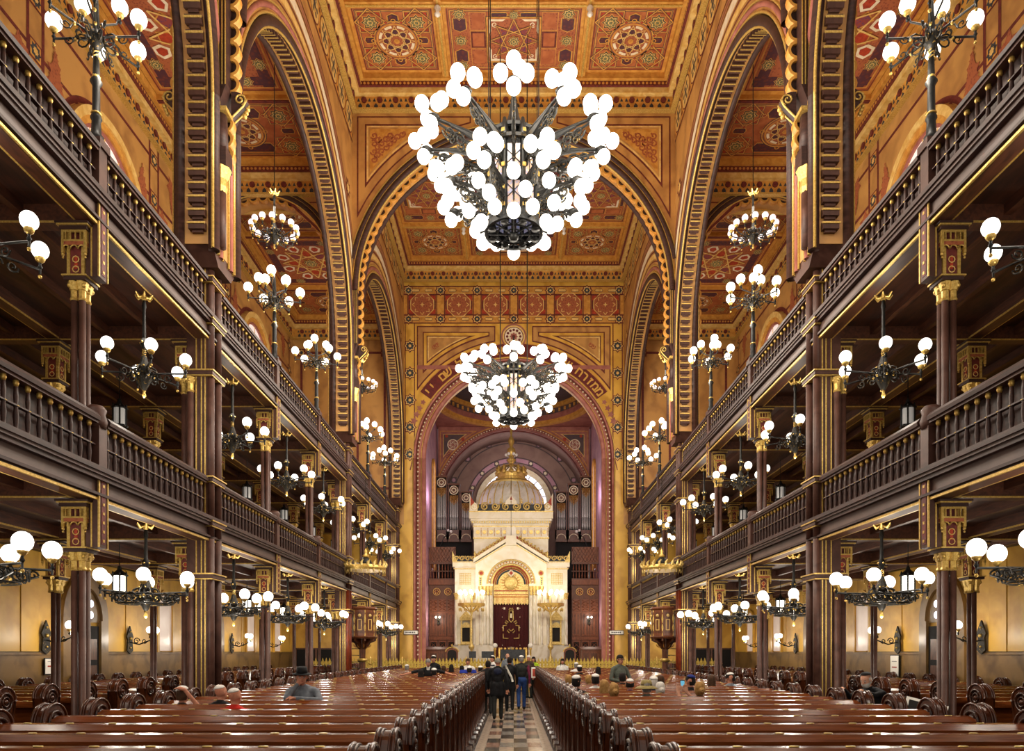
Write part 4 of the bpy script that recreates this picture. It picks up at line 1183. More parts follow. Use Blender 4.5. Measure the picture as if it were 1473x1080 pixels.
base_m = MB('castiron').box(-.19, .19, -.19, .19, 0, .2).box(-.16, .16, -.16, .16, .2, .28).mesh('plinth')
ped = MB('castiron'); ped.box(-.1, .1, -.1, .1, 4.4, 5.12); ped.lathe([(.13, 5.1), (.15, 5.2), (.12, 5.3), (.14, 5.36), (.1, 5.42)], 10); PED_L = ped.mesh('newel_post')
ped = MB('castiron'); ped.box(-.1, .1, -.1, .1, 8.3, 9.1); ped.box(-.13, .13, -.13, .13, 9.08, 9.2); PED_U = ped.mesh('newel_post')
def pilaster(z0, z1):
    m = MB('castiron').box(-.05, .05, -.11, .11, z0, z1)
    for sd in (-1, 1):
        for e in (-.06, .04): m.use('gold').box(e, e + .02, *sorted((sd * .095, sd * .12)), z0, z1)
    for sd in (-1, 1):
        m.use('maroon').box(*sorted((sd * .05, sd * .056)), -.05, .05, z0 + .05, z1 - .08)
        m.use('gold')
        for i in range(7): zc = z0 + .1 + (z1 - z0 - .25) * i / 6; m.box(*sorted((sd * .055, sd * .062)), -.02, .02, zc - .02, zc + .02)
    m.use('gold').box(-.075, .075, -.15, .15, z1 - .04, z1); m.use('wood').box(-.085, .085, -.17, .17, z1, z1 + .04)
    return m
PILS = {}
for s in (-1, 1):
    for l, (a, b) in enumerate(((3.39, 4.42), (7.23, 8.34))):
        PILS[s, l] = pilaster(a, b).use('castiron').box(*sorted((s * .05, s * .14)), -.1, .1, a, b).mesh('gilt_pilaster')
def small_column(s, k):
    t = thing('gallery_column', 'slender clustered iron column with gilt bracket capitals, %s gallery front, %s from the chancel' % (SIDE[s], ORD[{5: 0, 4: 1, 2: 2, 1: 3, -1: 4, -2: 5}[k]]), 'column', (s * 6.2, YP(k), 0), group='gallery front columns')
    put('plinth', base_m, t)
    for a in (-1, 1):
        for b in (-1, 1):
            put('shaft', sh_l, t, (a * .056, b * .056, 0)); put('shaft', sh_u, t, (a * .056, b * .056, 0))
    for me, n_ in ((cap_l, 'capital'), (cap_u, 'capital'), (blk_l, 'capital_block'), (blk_u, 'capital_block')): put(n_, me, t)
    for me in (PED_L, PED_U): put('newel_post', me, t, (-s * .22, 0, 0))
    for l in (0, 1): put('gilt_pilaster', PILS[s, l], t, (-s * .27, 0, 0))
for s in (-1, 1):
    for k in (-2, -1, 1, 2, 4, 5): small_column(s, k)
    for k in range(-1, 6):
        t = thing('aisle_column', 'plain iron column with gilt bracket capital standing among the %s aisle pews, %s from the chancel' % (SIDE[s], ORD[5 - k]), 'column', (s * 9.0, YP(k), 0), group='columns under the galleries')
        put('plinth', base_m, t)
        for a in (-1, 1):
            put('shaft', sh_l, t, (0, a * .072, 0)); put('shaft', sh_u, t, (0, a * .072, -.8), scale=(1, 1, 1.1))
        for me, n_ in ((cap_l, 'capital'), (cap_u, 'capital'), (blk_l, 'capital_block'), (blk_u, 'capital_block')): put(n_, me, t)

# ---- main clustered piers
def main_pier(s, k):
    t = thing('main_pier', 'massive clustered pier of brown and gilt shafts on the %s, %s' % (SIDE[s], {0: 'closest to the camera', 3: 'beside the pulpit', 6: 'at the chancel arch'}[k]), 'pier', (s * .12, YP(k) - (.68 if k == 6 else 0), 0), group='main piers')
    X = lambda x: s * x
    hw = .24
    MB('castiron').box(*sorted((X(5.8), X(6.2))), -hw, hw, 0, 9.6).build('core', t)
    g = MB('gold')
    for x in (5.83, 5.9, 6.0):
        for y_ in (-hw - .012, hw): g.box(*sorted((X(x), X(x + .022))), y_, y_ + .012, .4, 9.6)
    for y_ in (-.16, .13): g.box(*sorted((X(5.788), X(5.8))), y_, y_ + .025, .4, 9.6)
    g.build('gilt_fillet', t)
    for y_ in (-.17, .17):
        for za, zb, mat in ((.3, 4.1, 'redshaft' if k == 3 else 'castiron'), (4.15, 7.3, 'castiron'), (7.35, 9.6, 'castiron')):
            MB(mat).lathe([(.075, za), (.075, zb)], 12, (X(5.77), y_, 0)).build('shaft', t)
    for (x, y_) in ((6.27, -.17), (6.27, .17), (6.3, 0), (6.1, -.3), (6.1, .3)):
        for za, zb in ((.28, 3.08), (5.2, 6.92)):
            MB('castiron').lathe([(.08, za), (.08, za + .05), (.06, za + .1), (.06, zb)], 10, (X(x), y_, 0)).build('shaft', t)
        for zb in (3.06, 6.9):
            c = MB('gold'); c.lathe([(.062, zb), (.075, zb + .03), (.06, zb + .06), (.064, zb + .16), (.1, zb + .28)], 8, (X(x), y_, 0), False)
            for q in range(4): c.sphere((X(x) + .07 * math.cos(q * PI / 2), y_ + .07 * math.sin(q * PI / 2), zb + .22), .03, 6, 4)
            c.build('capital', t)
    for me in (blk_l, blk_u): put('capital_block', me, t, (X(6.28), 0, 0))
    m = MB('wood')
    for z in (.0, ): m.box(*sorted((X(5.62), X(6.42))), -.42, .42, z, z + .28)
    m.build('plinth', t)
    for z in (3.38, 4.4, 5.25, 7.3, 8.3, 9.1, 9.45):
        m = MB('castiron').box(*sorted((X(5.67), X(6.3))), -.31, .31, z - .05, z + .02); m.use('gold').box(*sorted((X(5.65), X(6.32))), -.33, .33, z + .02, z + .045).box(*sorted((X(5.68), X(6.29))), -.3, .3, z - .075, z - .055)
        m.build('ring_moulding', t)
    m = MB('castiron'); m.prism([(-.31, 9.3), (.31, 9.3), (.58, 9.62), (-.58, 9.62)], lambda u, v, w_: (w_, u, v), X(5.56), X(6.17)); m.build('corbelled_head', t)
for s in (-1, 1):
    for k in (0, 3, 6): main_pier(s, k)
# ================================================================== pews
PEWP, ZL = .9, 1.18
def end_mesh(top, r, half, th, tall):
    """round-topped end panel: u along y, v up, w across its thickness; returns body, rim, rosette meshes"""
    zc = top - r
    out = [(r * math.cos(PI * i / 16), zc + r * math.sin(PI * i / 16)) for i in range(17)]
    low = [(-r, zc), (-r * .92, zc - .12), (-r * .8, zc - .25), (-half, .5), (-half - .03, .12), (-half - .06, 0), (half + .06, 0), (half + .03, .12), (half, .5), (r * .8, zc - .25), (r * .92, zc - .12)]
    b = MB('pewend').prism(out + low[1:], lambda u, v, w_: (w_, u, v), -th / 2, th / 2)
    body = b.mesh('pew_end')
    rm = MB('pewend')
    for w_, rr in ((-th * .5, .017), (-th * .27, .01), (th * .27, .01), (th * .5, .017)):
        rm.tube([(w_, (r + .008) * math.cos(PI * i / 16), zc + (r + .008) * math.sin(PI * i / 16)) for i in range(17)] , rr, 6)
    for w_ in (-th * .52, th * .52):
        rm.tube([(w_, -r * .98, zc), (w_, -r * .8, zc - .22), (w_, -half, .5), (w_, -half - .02, .15)], .016, 5)
        rm.tube([(w_, r * .98, zc), (w_, r * .8, zc - .22), (w_, half, .5), (w_, half + .02, .15)], .016, 5)
    rim = rm.mesh('carved_rim')
    ro = MB('pewdark')
    for sd in (-1, 1):
        x = sd * (th / 2 + .004)
        for q, R in ((0, r * .62), (1, r * .34)):
            ro.tube([(x + sd * .006, R * math.cos(2 * PI * i / 18), zc + R * math.sin(2 * PI * i / 18)) for i in range(18)], .018 - .004 * q, 5, closed=True)
        ro.use('pewend').sphere((x, 0, zc), .035, 8, 6); ro.use('pewdark')
        if tall:
            ro.tube([(x, .1 * math.cos(PI * i / 10), zc - .42 + .1 * math.sin(PI * i / 10)) for i in range(11)] + [(x, -.1, .25)], .014, 5)
            ro.tube([(x, .1, zc - .42), (x, .1, .25)], .014, 5)
    return body, rim, ro.mesh('rosette')
E_NAVE = end_mesh(1.31, .2, .21, .13, False)
E_SIDE = end_mesh(1.42, .19, .22, .14, True)
foot = MB('pewdark'); foot.prism([(-.24, 0), (.24, 0), (.2, .09), (.1, .14), (-.1, .14), (-.2, .09)], lambda u, v, w_: (w_, u, v), -.1, .1); FOOT = foot.mesh('foot')
plate = MB('brass').lathe([(.04, 0), (.04, .004), (.034, .007)], 12, sx=1, sy=.6); PLATE = plate.mesh('number_plate')
def pew_parts(L_):
    d = {}
    d['desk'] = MB('pew').prism([(-.2, ZL - .085), (-.2, ZL - .055), (-.1, ZL - .005), (0, ZL), (.02, ZL - .01), (.02, ZL - .035), (-.08, ZL - .04)], lambda u, v, w_: (w_, u, v), 0, L_).mesh('book_desk')
    m = MB('pew').box(0, L_, -.05, -.015, .08, ZL - .035); d['back'] = m.mesh('backrest')
    m = MB('pewend'); n = max(2, int(L_ / .9))
    for i in range(n + 1): m.box(max(0, L_ * i / n - .04), min(L_, L_ * i / n + .04), -.065, -.05, .1, ZL - .06)
    m.box(0, L_, -.065, -.05, .08, .2); d['stile'] = m.mesh('back_stile')
    d['seat'] = MB('pew').prism([(-.02, .42), (.4, .44), (.42, .46), (.4, .48), (-.02, .46)], lambda u, v, w_: (w_, u, v), 0, L_).mesh('seat')
    m = MB('pewdark').box(.05, L_ - .05, .3, .33, .02, .43); d['apron'] = m.mesh('seat_apron')
    return d
PN, PS = pew_parts(4.2), pew_parts(4.1)
ROWS = [5.56 + PEWP * k for k in range(-2, 32)]
rowname = lambda i: '%s row from the camera' % ORD[i]
for s in (-1, 1):
    for i, yr in enumerate(ROWS):
        t = thing('nave_pew', 'varnished nave pew with brass plates, %s block, %s' % (SIDE[s], rowname(i)), 'pew', (s * 3.1, yr, 0), group='nave pews')
        x0 = -2.1
        for nm_, key in (('book_desk', 'desk'), ('backrest', 'back'), ('back_stile', 'stile'), ('seat', 'seat'), ('seat_apron', 'apron')): put(nm_, PN[key], t, (x0, 0, 0))
        for xe in (-s * 2.15, s * 2.15):
            o = put('pew_end', E_NAVE[0], t, (xe, -.08, 0)); put('carved_rim', E_NAVE[1], o); put('rosette', E_NAVE[2], o)
        put('foot', FOOT, t, (-s * 2.2, -.06, 0))
        off = (i % 2) * .22
        for j in range(9): put('number_plate', PLATE, t, (x0 + .28 + off + j * .43, -.045, ZL - .0005))
    for i in range(30):
        yr = YP(-2) - .61 + BAY / 4 * (i - 1)
        t = thing('aisle_pew', 'pew with tall scrolled end under the %s gallery, %s' % (SIDE[s], rowname(i)), 'pew', (s * 8.99, yr, 0), group='aisle pews')
        x0 = -2.05
        for nm_, key in (('book_desk', 'desk'), ('backrest', 'back'), ('back_stile', 'stile'), ('seat', 'seat'), ('seat_apron', 'apron')): put(nm_, PS[key], t, (x0, 0, 0))
        for xe in (-2.11, 2.11):
            inn_ = (xe < 0) == (s > 0)
            e = E_SIDE if inn_ else E_NAVE
            o = put('pew_end', e[0], t, (xe, -.06, 0)); put('carved_rim', e[1], o); put('rosette', e[2], o)
        for j in range(9): put('number_plate', PLATE, t, (x0 + .4 + j * .43, -.045, ZL - .0005))
# ================================================================== lamps
def globe_mesh(r, mat='globe', nu=14, nv=10): return MB(mat).sphere((0, 0, 0), r, nu, nv, (1, 1, 1.06)).mesh('globe')
G13, G11, G10, G085 = globe_mesh(.122), globe_mesh(.112), globe_mesh(.1), globe_mesh(.085, 'globe2', 12, 8)
cup = MB('gold').lathe([(.02, -.06), (.05, -.03), (.06, .0), (.045, .02)], 8)
cup.use('black').lathe([(.012, -.14), (.03, -.11), (.014, -.08), (.02, -.06)], 6)
CUP = cup.mesh('cup')
def scroll(m, c, r, ax, flip=1, turns=1.4, t=.012, n=14):
    """spiral in the vertical plane through direction ax"""
    ps = []
    for k in range(n):
        x = k / (n - 1); rr = r * (1 - .8 * x); a = flip * turns * 2 * PI * x
        ps.append((c[0] + ax[0] * rr * math.cos(a), c[1] + ax[1] * rr * math.cos(a), c[2] + rr * math.sin(a)))
    m.tube(ps, t, 4)
# ---------------------------------------------------------------- great nave chandeliers
def great_arm(L_, z_in, z_out, hgt, nscroll):
    """pierced bracket arm along +x"""
    m = MB('black')
    m.tube([(.3, 0, z_out), (L_, 0, z_out)], [.035, .028], 6)
    m.tube([(.3, 0, z_in), (L_ * .55, 0, z_out - hgt * .45), (L_ - .05, 0, z_out - .05)], [.035, .028, .02], 6)
    m.prism([(.3, z_out + .03), (.3, z_out - hgt * .45), (L_ * .4, z_out - hgt * .3), (L_ * .65, z_out - hgt * .12), (L_ * .9, z_out)], lambda u, v, w_: (u, w_, v), -.02, .02)
    m.use('blackgold')
    for i in range(nscroll):
        x = .4 + (L_ - .6) * i / nscroll; scroll(m, (x + .1, 0, z_out - .1 - .5 * hgt * (1 - i / nscroll)), .13, (1, 0), 1 if i % 2 else -1, 1.5, .026); scroll(m, (x + .06, 0, z_out - .2 - .6 * hgt * (1 - i / nscroll)), .08, (1, 0), -1 if i % 2 else 1, 1.3, .02)
    m.use('black')
    m.lathe([(.03, -.1), (.1, -.03), (.12, 0), (.05, .06)], 8, (L_, 0, z_out))
    return m.mesh('bracket_arm')
def great_chandelier(yc, label):
    t = thing('great_chandelier', label, 'chandelier', (0, yc, 9.0), group='great nave chandeliers')
    Z = lambda z: z - 9.0
    UA = great_arm(1.58, Z(10.55), Z(11.0), .5, 5); MA = great_arm(1.2, Z(9.9), Z(10.15), .32, 4)
    def cluster(par, L_, z):
        for (dx, dy, dz) in ((-.0, -.21, .03), (-.0, .21, .03), (.19, 0, .08), (.03, 0, -.2), (-.13, .1, .2)):
            put('globe', G13, par, (L_ + dx, dy, z + dz))
    for k in range(12):
        o = put('bracket_arm', UA, t, rz=-PI / 2 + 2 * PI * k / 12); cluster(o, 1.6, Z(11.08))
    for k in range(8):
        o = put('bracket_arm', MA, t, rz=-PI / 2 + PI / 8 + 2 * PI * k / 8); cluster(o, 1.24, Z(10.22))
    # body cage: posts, rings, glass, grille
    for k in range(8):
        a = 2 * PI * k / 8 + PI / 8
        p = MB('black').lathe([(.08, Z(9.45)), (.06, Z(9.6)), (.055, Z(10.2)), (.075, Z(10.25)), (.055, Z(10.3)), (.055, Z(10.9)), (.09, Z(11.0)), (.03, Z(11.3))], 6)
        p.use('gold')
        for z in (9.75, 10.05, 10.45, 10.75, 11.05): p.cbox(.06, 0, Z(z), .03, .06, .06)
        p.build('cage_post', t, (.42 * math.cos(a), .42 * math.sin(a), 0), a)
        g = MB('stained').box(-.005, .005, -.13, .13, Z(9.65), Z(10.85))
        a2 = 2 * PI * k / 8
        pn = g.build('stained_glass_pane', t, (.385 * math.cos(a2), .385 * math.sin(a2), 0), a2)
        f = MB('blackgold'); f.box(-.012, .012, -.15, .15, Z(10.2), Z(10.26)); f.box(-.012, .012, -.006, .006, Z(9.65), Z(10.85)); f.box(-.012, .012, -.15, .15, Z(9.62), Z(9.68))
        for z in (9.9, 10.5):
            f.tube([(.015, -.12, Z(z)), (.015, .12, Z(z + .24))], .008, 4); f.tube([(.015, .12, Z(z)), (.015, -.12, Z(z + .24))], .008, 4)
        f.build('pane_lattice', pn)
    for z, r, mat in ((9.5, .5, 'black'), (9.6, .44, 'blackgold'), (10.25, .45, 'black'), (10.95, .47, 'blackgold'), (11.2, .4, 'black')):
        MB(mat).arch(lambda u, v, w_: (u, v, w_), 0, 0, [(r - .03, Z(z) - .03), (r + .03, Z(z) - .03), (r + .03, Z(z) + .03), (r - .03, Z(z) + .03)], 0, 2 * PI, 24, smooth=False).build('cage_ring', t)
    g = MB('black')
    for k in range(4):
        a = PI * k / 4; g.tube([(.46 * math.cos(a), .46 * math.sin(a), Z(9.47)), (-.46 * math.cos(a), -.46 * math.sin(a), Z(9.47))], .018, 5)
    for r in (.16, .3): g.arch(lambda u, v, w_: (u, v, w_), 0, 0, roll(r, Z(9.47), .016, 5), 0, 2 * PI, 20)
    for k in range(8):
        a = PI * k / 4; a2 = a + PI / 8
        g.tube([(.3 * math.cos(a), .3 * math.sin(a), Z(9.47)), (.46 * math.cos(a2), .46 * math.sin(a2), Z(9.47)), (.3 * math.cos(a + PI / 4), .3 * math.sin(a + PI / 4), Z(9.47))], .012, 4)
    g.lathe([(.07, Z(9.36)), (.1, Z(9.44)), (.05, Z(9.5))], 8); g.build('bottom_grille', t)
    for k in range(12):
        a = 2 * PI * k / 12
        h = MB('black').tube([(.46, 0, Z(9.55)), (.6, 0, Z(9.5)), (.64, 0, Z(9.56))], .02, 5); h.lathe([(.03, -.05), (.07, 0), (.05, .04)], 6, (.63, 0, Z(9.58)))
        o = h.build('ring_holder', t, rz=a + PI / 12 * 0); put('globe', G13, o, (.66, 0, Z(9.62) if k % 2 == 0 else Z(9.5)))
    for k in range(8):
        a = 2 * PI * k / 8
        h = MB('black').tube([(.46, 0, Z(9.9)), (.7, 0, Z(9.85)), (.84, 0, Z(9.95))], .022, 5); h.use('blackgold'); scroll(h, (.62, 0, Z(9.78)), .1, (1, 0), 1, 1.3, .016)
        o = h.build('ring_holder', t, rz=a); put('globe', G13, o, (.86, 0, Z(10.05))); put('globe', G13, o, (.8, .2, Z(9.78)))
    r = MB('black').lathe([(.4, Z(11.2)), (.18, Z(11.35)), (.1, Z(11.6)), (.05, Z(11.9)), (.02, Z(12.2))], 8); r.build('top_dome', t)
    MB('wood').lathe([(.05, Z(9.5)), (.05, Z(11.2))], 8).build('centre_rod', t)
    for a in (PI / 4, 3 * PI / 4, 5 * PI / 4, 7 * PI / 4):
        MB('black').tube([(.62 * math.cos(a) / .707 * .707, .62 * math.sin(a), Z(11.05)), (.62 * math.cos(a), .62 * math.sin(a), Z(ZC - .15))], .009, 4).build('suspension_cable', t)
    for k in range(4):
        a = PI / 4 + k * PI / 2; pass
    for k in range(4): lamp(t, (2.0 * math.cos(k * PI / 2), 2.0 * math.sin(k * PI / 2), Z(12.0)), P_NAVE * .32, .4)  # unseen lamps, here and below, in the air outside the globes they stand in for
    for k in range(4): lamp(t, (1.85 * math.cos(PI / 4 + k * PI / 2), 1.85 * math.sin(PI / 4 + k * PI / 2), Z(9.6)), P_NAVE * .26, .4)
    return t
great_chandelier(13.1, 'huge many-globed iron chandelier hanging nearest above the centre aisle')
great_chandelier(23.6, 'huge many-globed iron chandelier farther off, hanging before the chancel arch')

# ---------------------------------------------------------------- gallery chandeliers
def scroll_arm(L_, rise=.12, heavy=False):
    m = MB('black'); m.tube([(.06, 0, 0), (L_ * .5, 0, .02), (L_, 0, .03)], .016, 5); m.tube([(L_, 0, -.03), (L_, 0, rise)], .014, 5)
    m.use('blackgold')
    scroll(m, (.2, 0, -.07), .08, (1, 0), 1, 1.3, .014); scroll(m, (.38, 0, -.06), .07, (1, 0), -1, 1.3, .013)
    if heavy: scroll(m, (.54, 0, -.05), .06, (1, 0), 1, 1.2, .012); m.tube([(.1, 0, -.16), (.35, 0, -.15), (.6, 0, -.06)], .014, 5)
    m.use('gold').sphere((L_, 0, -.06), .024, 6, 5)
    return m.mesh('scroll_arm')
ARM_U, ARM_L = scroll_arm(.68), scroll_arm(.74, heavy=True)
def stem_mesh(h, twist=True):
    m = MB('black'); m.lathe([(.05, -.02), (.03, .03), (.02, .2), (.035, .3), (.06, .36), (.06, .4), (.03, .46), (.025, h - .25), (.04, h - .2), (.028, h - .12), (.03, h - .02)], 8)
    m.use('gold')
    for k in range(2):
        m.tube([(.03 * math.cos(5 * z + k * PI), .03 * math.sin(5 * z + k * PI), .06 + z * .05) for z in [i * .25 for i in range(18)]], .009, 4)
    for k in range(4): m.sphere((.06 * math.cos(k * PI / 2), .06 * math.sin(k * PI / 2), .38), .02, 6, 4)
    return m
def rose_mesh(z):
    m = MB('gold')
    for k in range(6):
        a = k * PI / 3; m.tube([(.03 * math.cos(a), .03 * math.sin(a), z - .03), (.1 * math.cos(a), .1 * math.sin(a), z - .06), (.15 * math.cos(a), .15 * math.sin(a), z)], [.02, .03, .012], 5)
    m.lathe([(.03, z - .1), (.05, z - .06), (.03, z)], 8); return m
def hub_mesh():
    m = MB('blackgold'); m.lathe([(.015, -.3), (.05, -.24), (.09, -.16), (.13, -.06), (.1, .02), (.12, .08), (.07, .2), (.04, .3)], 10, smooth=False)
    for k in range(8):
        a = k * PI / 4; scroll(m, (.12 * math.cos(a), .12 * math.sin(a), .02), .1, (math.cos(a), math.sin(a)), 1, 1.2, .014)
    m.use('gold')
    for k in range(6): a = k * PI / 3 + .4; m.sphere((.15 * math.cos(a), .15 * math.sin(a), -.04), .022, 6, 4); m.sphere((.11 * math.cos(a + .5), .11 * math.sin(a + .5), .12), .018, 6, 4)
    m.lathe([(.012, -.4), (.035, -.36), (.02, -.31), (.03, -.28)], 6)
    return m
def gallery_chandelier(label, loc, h, arms, arm_me, n, gl, power, L_, group, ring=False, rot=.3):
    t = thing('gallery_chandelier', label, 'chandelier', loc, group=group)
    put('hub', HUB, t); put('stem', STEM[h], t, (0, 0, .15)); put('ceiling_rose', ROSE[h], t)
    if ring: put('scroll_ring', RINGM, t)
    for k in range(n):
        o = put('scroll_arm', arm_me, t, rz=2 * PI * k / n + rot); put('cup', CUP, o, (L_, 0, .17)); put('globe', gl, o, (L_, 0, .27))
    lamp(t, (0, 0, .62 if not ring else .55), power * .5, .12); lamp(t, (0, 0, -.5), power * .5, .12)
    return t
HUB = hub_mesh().mesh('hub')
STEM = {h: stem_mesh(h - .15).mesh('stem') for h in (1.35, 1.2)}
ROSE = {h: rose_mesh(h).mesh('ceiling_rose') for h in (1.35, 1.2)}
rm = MB('blackgold')
for k in range(12):
    a = k * PI / 6; ca, sa = math.cos(a), math.sin(a)
    ps = []
    for j in range(10):
        x = j / 9; rr = .1 * (1 - .7 * x); b = x * 1.2 * 2 * PI
        ps.append(((.5 + .0) * ca - rr * math.cos(b) * sa, .5 * sa + rr * math.cos(b) * ca, -.08 + rr * math.sin(b)))
    rm.tube(ps, .014, 4)
rm.arch(lambda u, v, w_: (u, v, w_), 0, 0, roll(.5, -.02, .014, 5), 0, 2 * PI, 28); rm.arch(lambda u, v, w_: (u, v, w_), 0, 0, roll(.42, -.16, .012, 5), 0, 2 * PI, 28)
RINGM = rm.mesh('scroll_ring')
for s in (-1, 1):
    for k in range(-2, 6):
        y_ = YP(k + .5)
        gallery_chandelier('black scrolled chandelier with gilt knops under the upper gallery, %s side, %s from the chancel' % (SIDE[s], ORD[5 - k]), (s * 6.28, y_, 6.62), 1.35, 6, ARM_U, 6, G10, P_GAL_UP, .68, 'upper level chandeliers', rot=.3 + .2 * k)
        gallery_chandelier('broad black wreathed chandelier under the lower gallery, %s side, %s from the chancel' % (SIDE[s], ORD[5 - k]), (s * 6.25, y_, 2.88), 1.2, 6, ARM_L, 6, G11, P_GAL_LOW, .74, 'lower level chandeliers', True, rot=.15 + .25 * k)

# ---------------------------------------------------------------- standing candelabra on the upper balustrade
post = MB('black'); post.lathe([(.1, 0), (.1, .08), (.07, .12), (.06, .3), (.08, .34), (.055, .4), (.05, .8), (.085, .86), (.05, .92), (.04, 1.2)], 10); post.use('gold').lathe([(.06, .395), (.075, .41), (.06, .425)], 8).lathe([(.05, .91), (.06, .93), (.05, .95)], 8)
post.use('black').lathe([(.03, 1.2), (.035, 1.6), (.05, 1.65), (.03, 2.0), (.02, 2.15)], 8); post.use('gold')
for k in range(2): post.tube([(.04 * math.cos(6 * z + k * PI), .04 * math.sin(6 * z + k * PI), 1.2 + z * .1) for z in [i * .2 for i in range(20)]], .01, 4)
POST = post.mesh('standard_post')
sk = MB('blackgold')
for k in range(8):
    a = k * PI / 4; scroll(sk, (.2 * math.cos(a), .2 * math.sin(a), -.06), .13, (math.cos(a), math.sin(a)), 1, 1.4, .014); scroll(sk, (.38 * math.cos(a), .38 * math.sin(a), -.03), .07, (math.cos(a), math.sin(a)), -1, 1.2, .01)
sk.lathe([(.03, -.2), (.1, -.08), (.12, 0), (.05, .1)], 8); SKIRT = sk.mesh('scroll_basket')
ar = MB('black').tube([(.05, 0, 0), (.62, 0, .0)], .016, 5); ar.tube([(.62, 0, -.05), (.62, 0, .1)], .016, 5); ar.use('gold').sphere((.62, 0, -.08), .025, 6, 4); ar.sphere((.3, 0, -.02), .025, 6, 4); ARM_S = ar.mesh('lamp_arm')
ar = MB('black').tube([(.03, 0, 0), (.26, 0, .14), (.3, 0, .3)], .014, 5); ARM_S2 = ar.mesh('lamp_arm')
for s in (-1, 1):
    for k in (-1, 1, 2, 4, 5):
        t = thing('lamp_standard', 'tall black candelabrum of white globes on the upper balustrade, %s side, %s from the chancel' % (SIDE[s], ORD[{5: 0, 4: 1, 2: 2, 1: 3, -1: 4}[k]]), 'lamp', (s * 5.98, YP(k), 9.2), group='standing candelabra')
        put('standard_post', POST, t); put('scroll_basket', SKIRT, t, (0, 0, 1.5))
        for j in range(6):
            o = put('lamp_arm', ARM_S, t, (0, 0, 1.5), rz=j * PI / 3 + .1 + .13 * k); put('cup', CUP, o, (.62, 0, .14)); put('globe', G11, o, (.62, 0, .25))
        for j in range(3):
            o = put('lamp_arm', ARM_S2, t, (0, 0, 1.68), rz=j * 2 * PI / 3 + .6); put('cup', CUP, o, (.3, 0, .3)); put('globe', G11, o, (.3, 0, .41))
        lamp(t, (0, 0, 2.45), P_STAND * .6, .15); lamp(t, (-s * .25, 0, 1.0), P_STAND * .4, .15)

# ---------------------------------------------------------------- ring chandeliers in the arcade openings
ra = MB('black').tube([(.06, 0, -.02), (.3, 0, -.12), (.58, 0, -.06), (.6, 0, .06)], .014, 5); ra.use('blackgold'); scroll(ra, (.3, 0, -.05), .07, (1, 0), 1, 1.2, .012); ra.use('gold').sphere((.6, 0, -.1), .02, 6, 4); ARM_R = ra.mesh('scroll_arm')
for s in (-1, 1):
    for k, z in ((1.5, 13.45), (4.5, 13.45)):
        t = thing('ring_chandelier', 'small black ring chandelier with opal globes hanging in the %s arcade, %s from the chancel' % (SIDE[s], 'second' if k < 3 else 'first'), 'chandelier', (s * 6.62, YP(k), z), group='arcade ring chandeliers')
        put('hub', HUB, t); put('stem', STEM[1.2], t, (0, 0, .15)); put('ceiling_rose', ROSE[1.2], t)
        for j in range(14):
            o = put('scroll_arm', ARM_R, t, rz=j * 2 * PI / 14); put('cup', CUP, o, (.6, 0, .1)); put('globe', G085, o, (.6, 0, .18))
        MB('black').tube([(0, 0, 1.1), (0, 0, ZA - z)], .012, 5).build('suspension_rod', t)
        lamp(t, (0, 0, .8), P_RING, .3)

# ---------------------------------------------------------------- lanterns
def lantern(label, loc, lit, group, h):
    t = thing('lantern', label, 'lantern', loc, group=group)
    fr = MB('black')
    for k in range(6):
        a = k * PI / 3; x, y_ = .15 * math.cos(a), .15 * math.sin(a)
        fr.box(x - .014, x + .014, y_ - .014, y_ + .014, -.2, .2); fr.lathe([(.01, .2), (.025, .24), (.005, .29)], 5, (x, y_, 0)); fr.lathe([(.004, -.28), (.022, -.24), (.01, -.2)], 5, (x, y_, 0))
    for z in (-.2, .2): fr.lathe([(.175, z - .02), (.18, z), (.165, z + .02)], 6, (0, 0, 0), False)
    fr.lathe([(.16, .22), (.05, .32), (.03, .4)], 6, smooth=False); fr.lathe([(.02, -.3), (.08, -.24), (.16, -.21)], 6, smooth=False)
    fr.build('lantern_frame', t)
    g = MB('lanternlit' if lit else 'lanternglass').lathe([(.14, -.18), (.14, .18)], 6, smooth=False); g.build('lantern_glass', t)
    MB('black').tube([(0, 0, .38), (0, 0, h)], .01, 5).build('suspension_rod', t)
    if lit: lamp(t, (0, -.3, -.35), P_LANTERN, .12)
for s in (-1, 1):
    for k in range(0, 6):
        lantern('six-sided unlit glass lantern under the upper gallery ceiling, %s side, %s from the chancel' % (SIDE[s], ORD[5 - k]), (s * 8.8, YP(k + .5), 7.15), False, 'upper lanterns', 1.1)
        lantern('six-sided glowing lantern over the %s aisle pews, %s from the chancel' % (SIDE[s], ORD[5 - k]), (s * 8.8, YP(k + .5), 3.42), True, 'lower lanterns', .9)

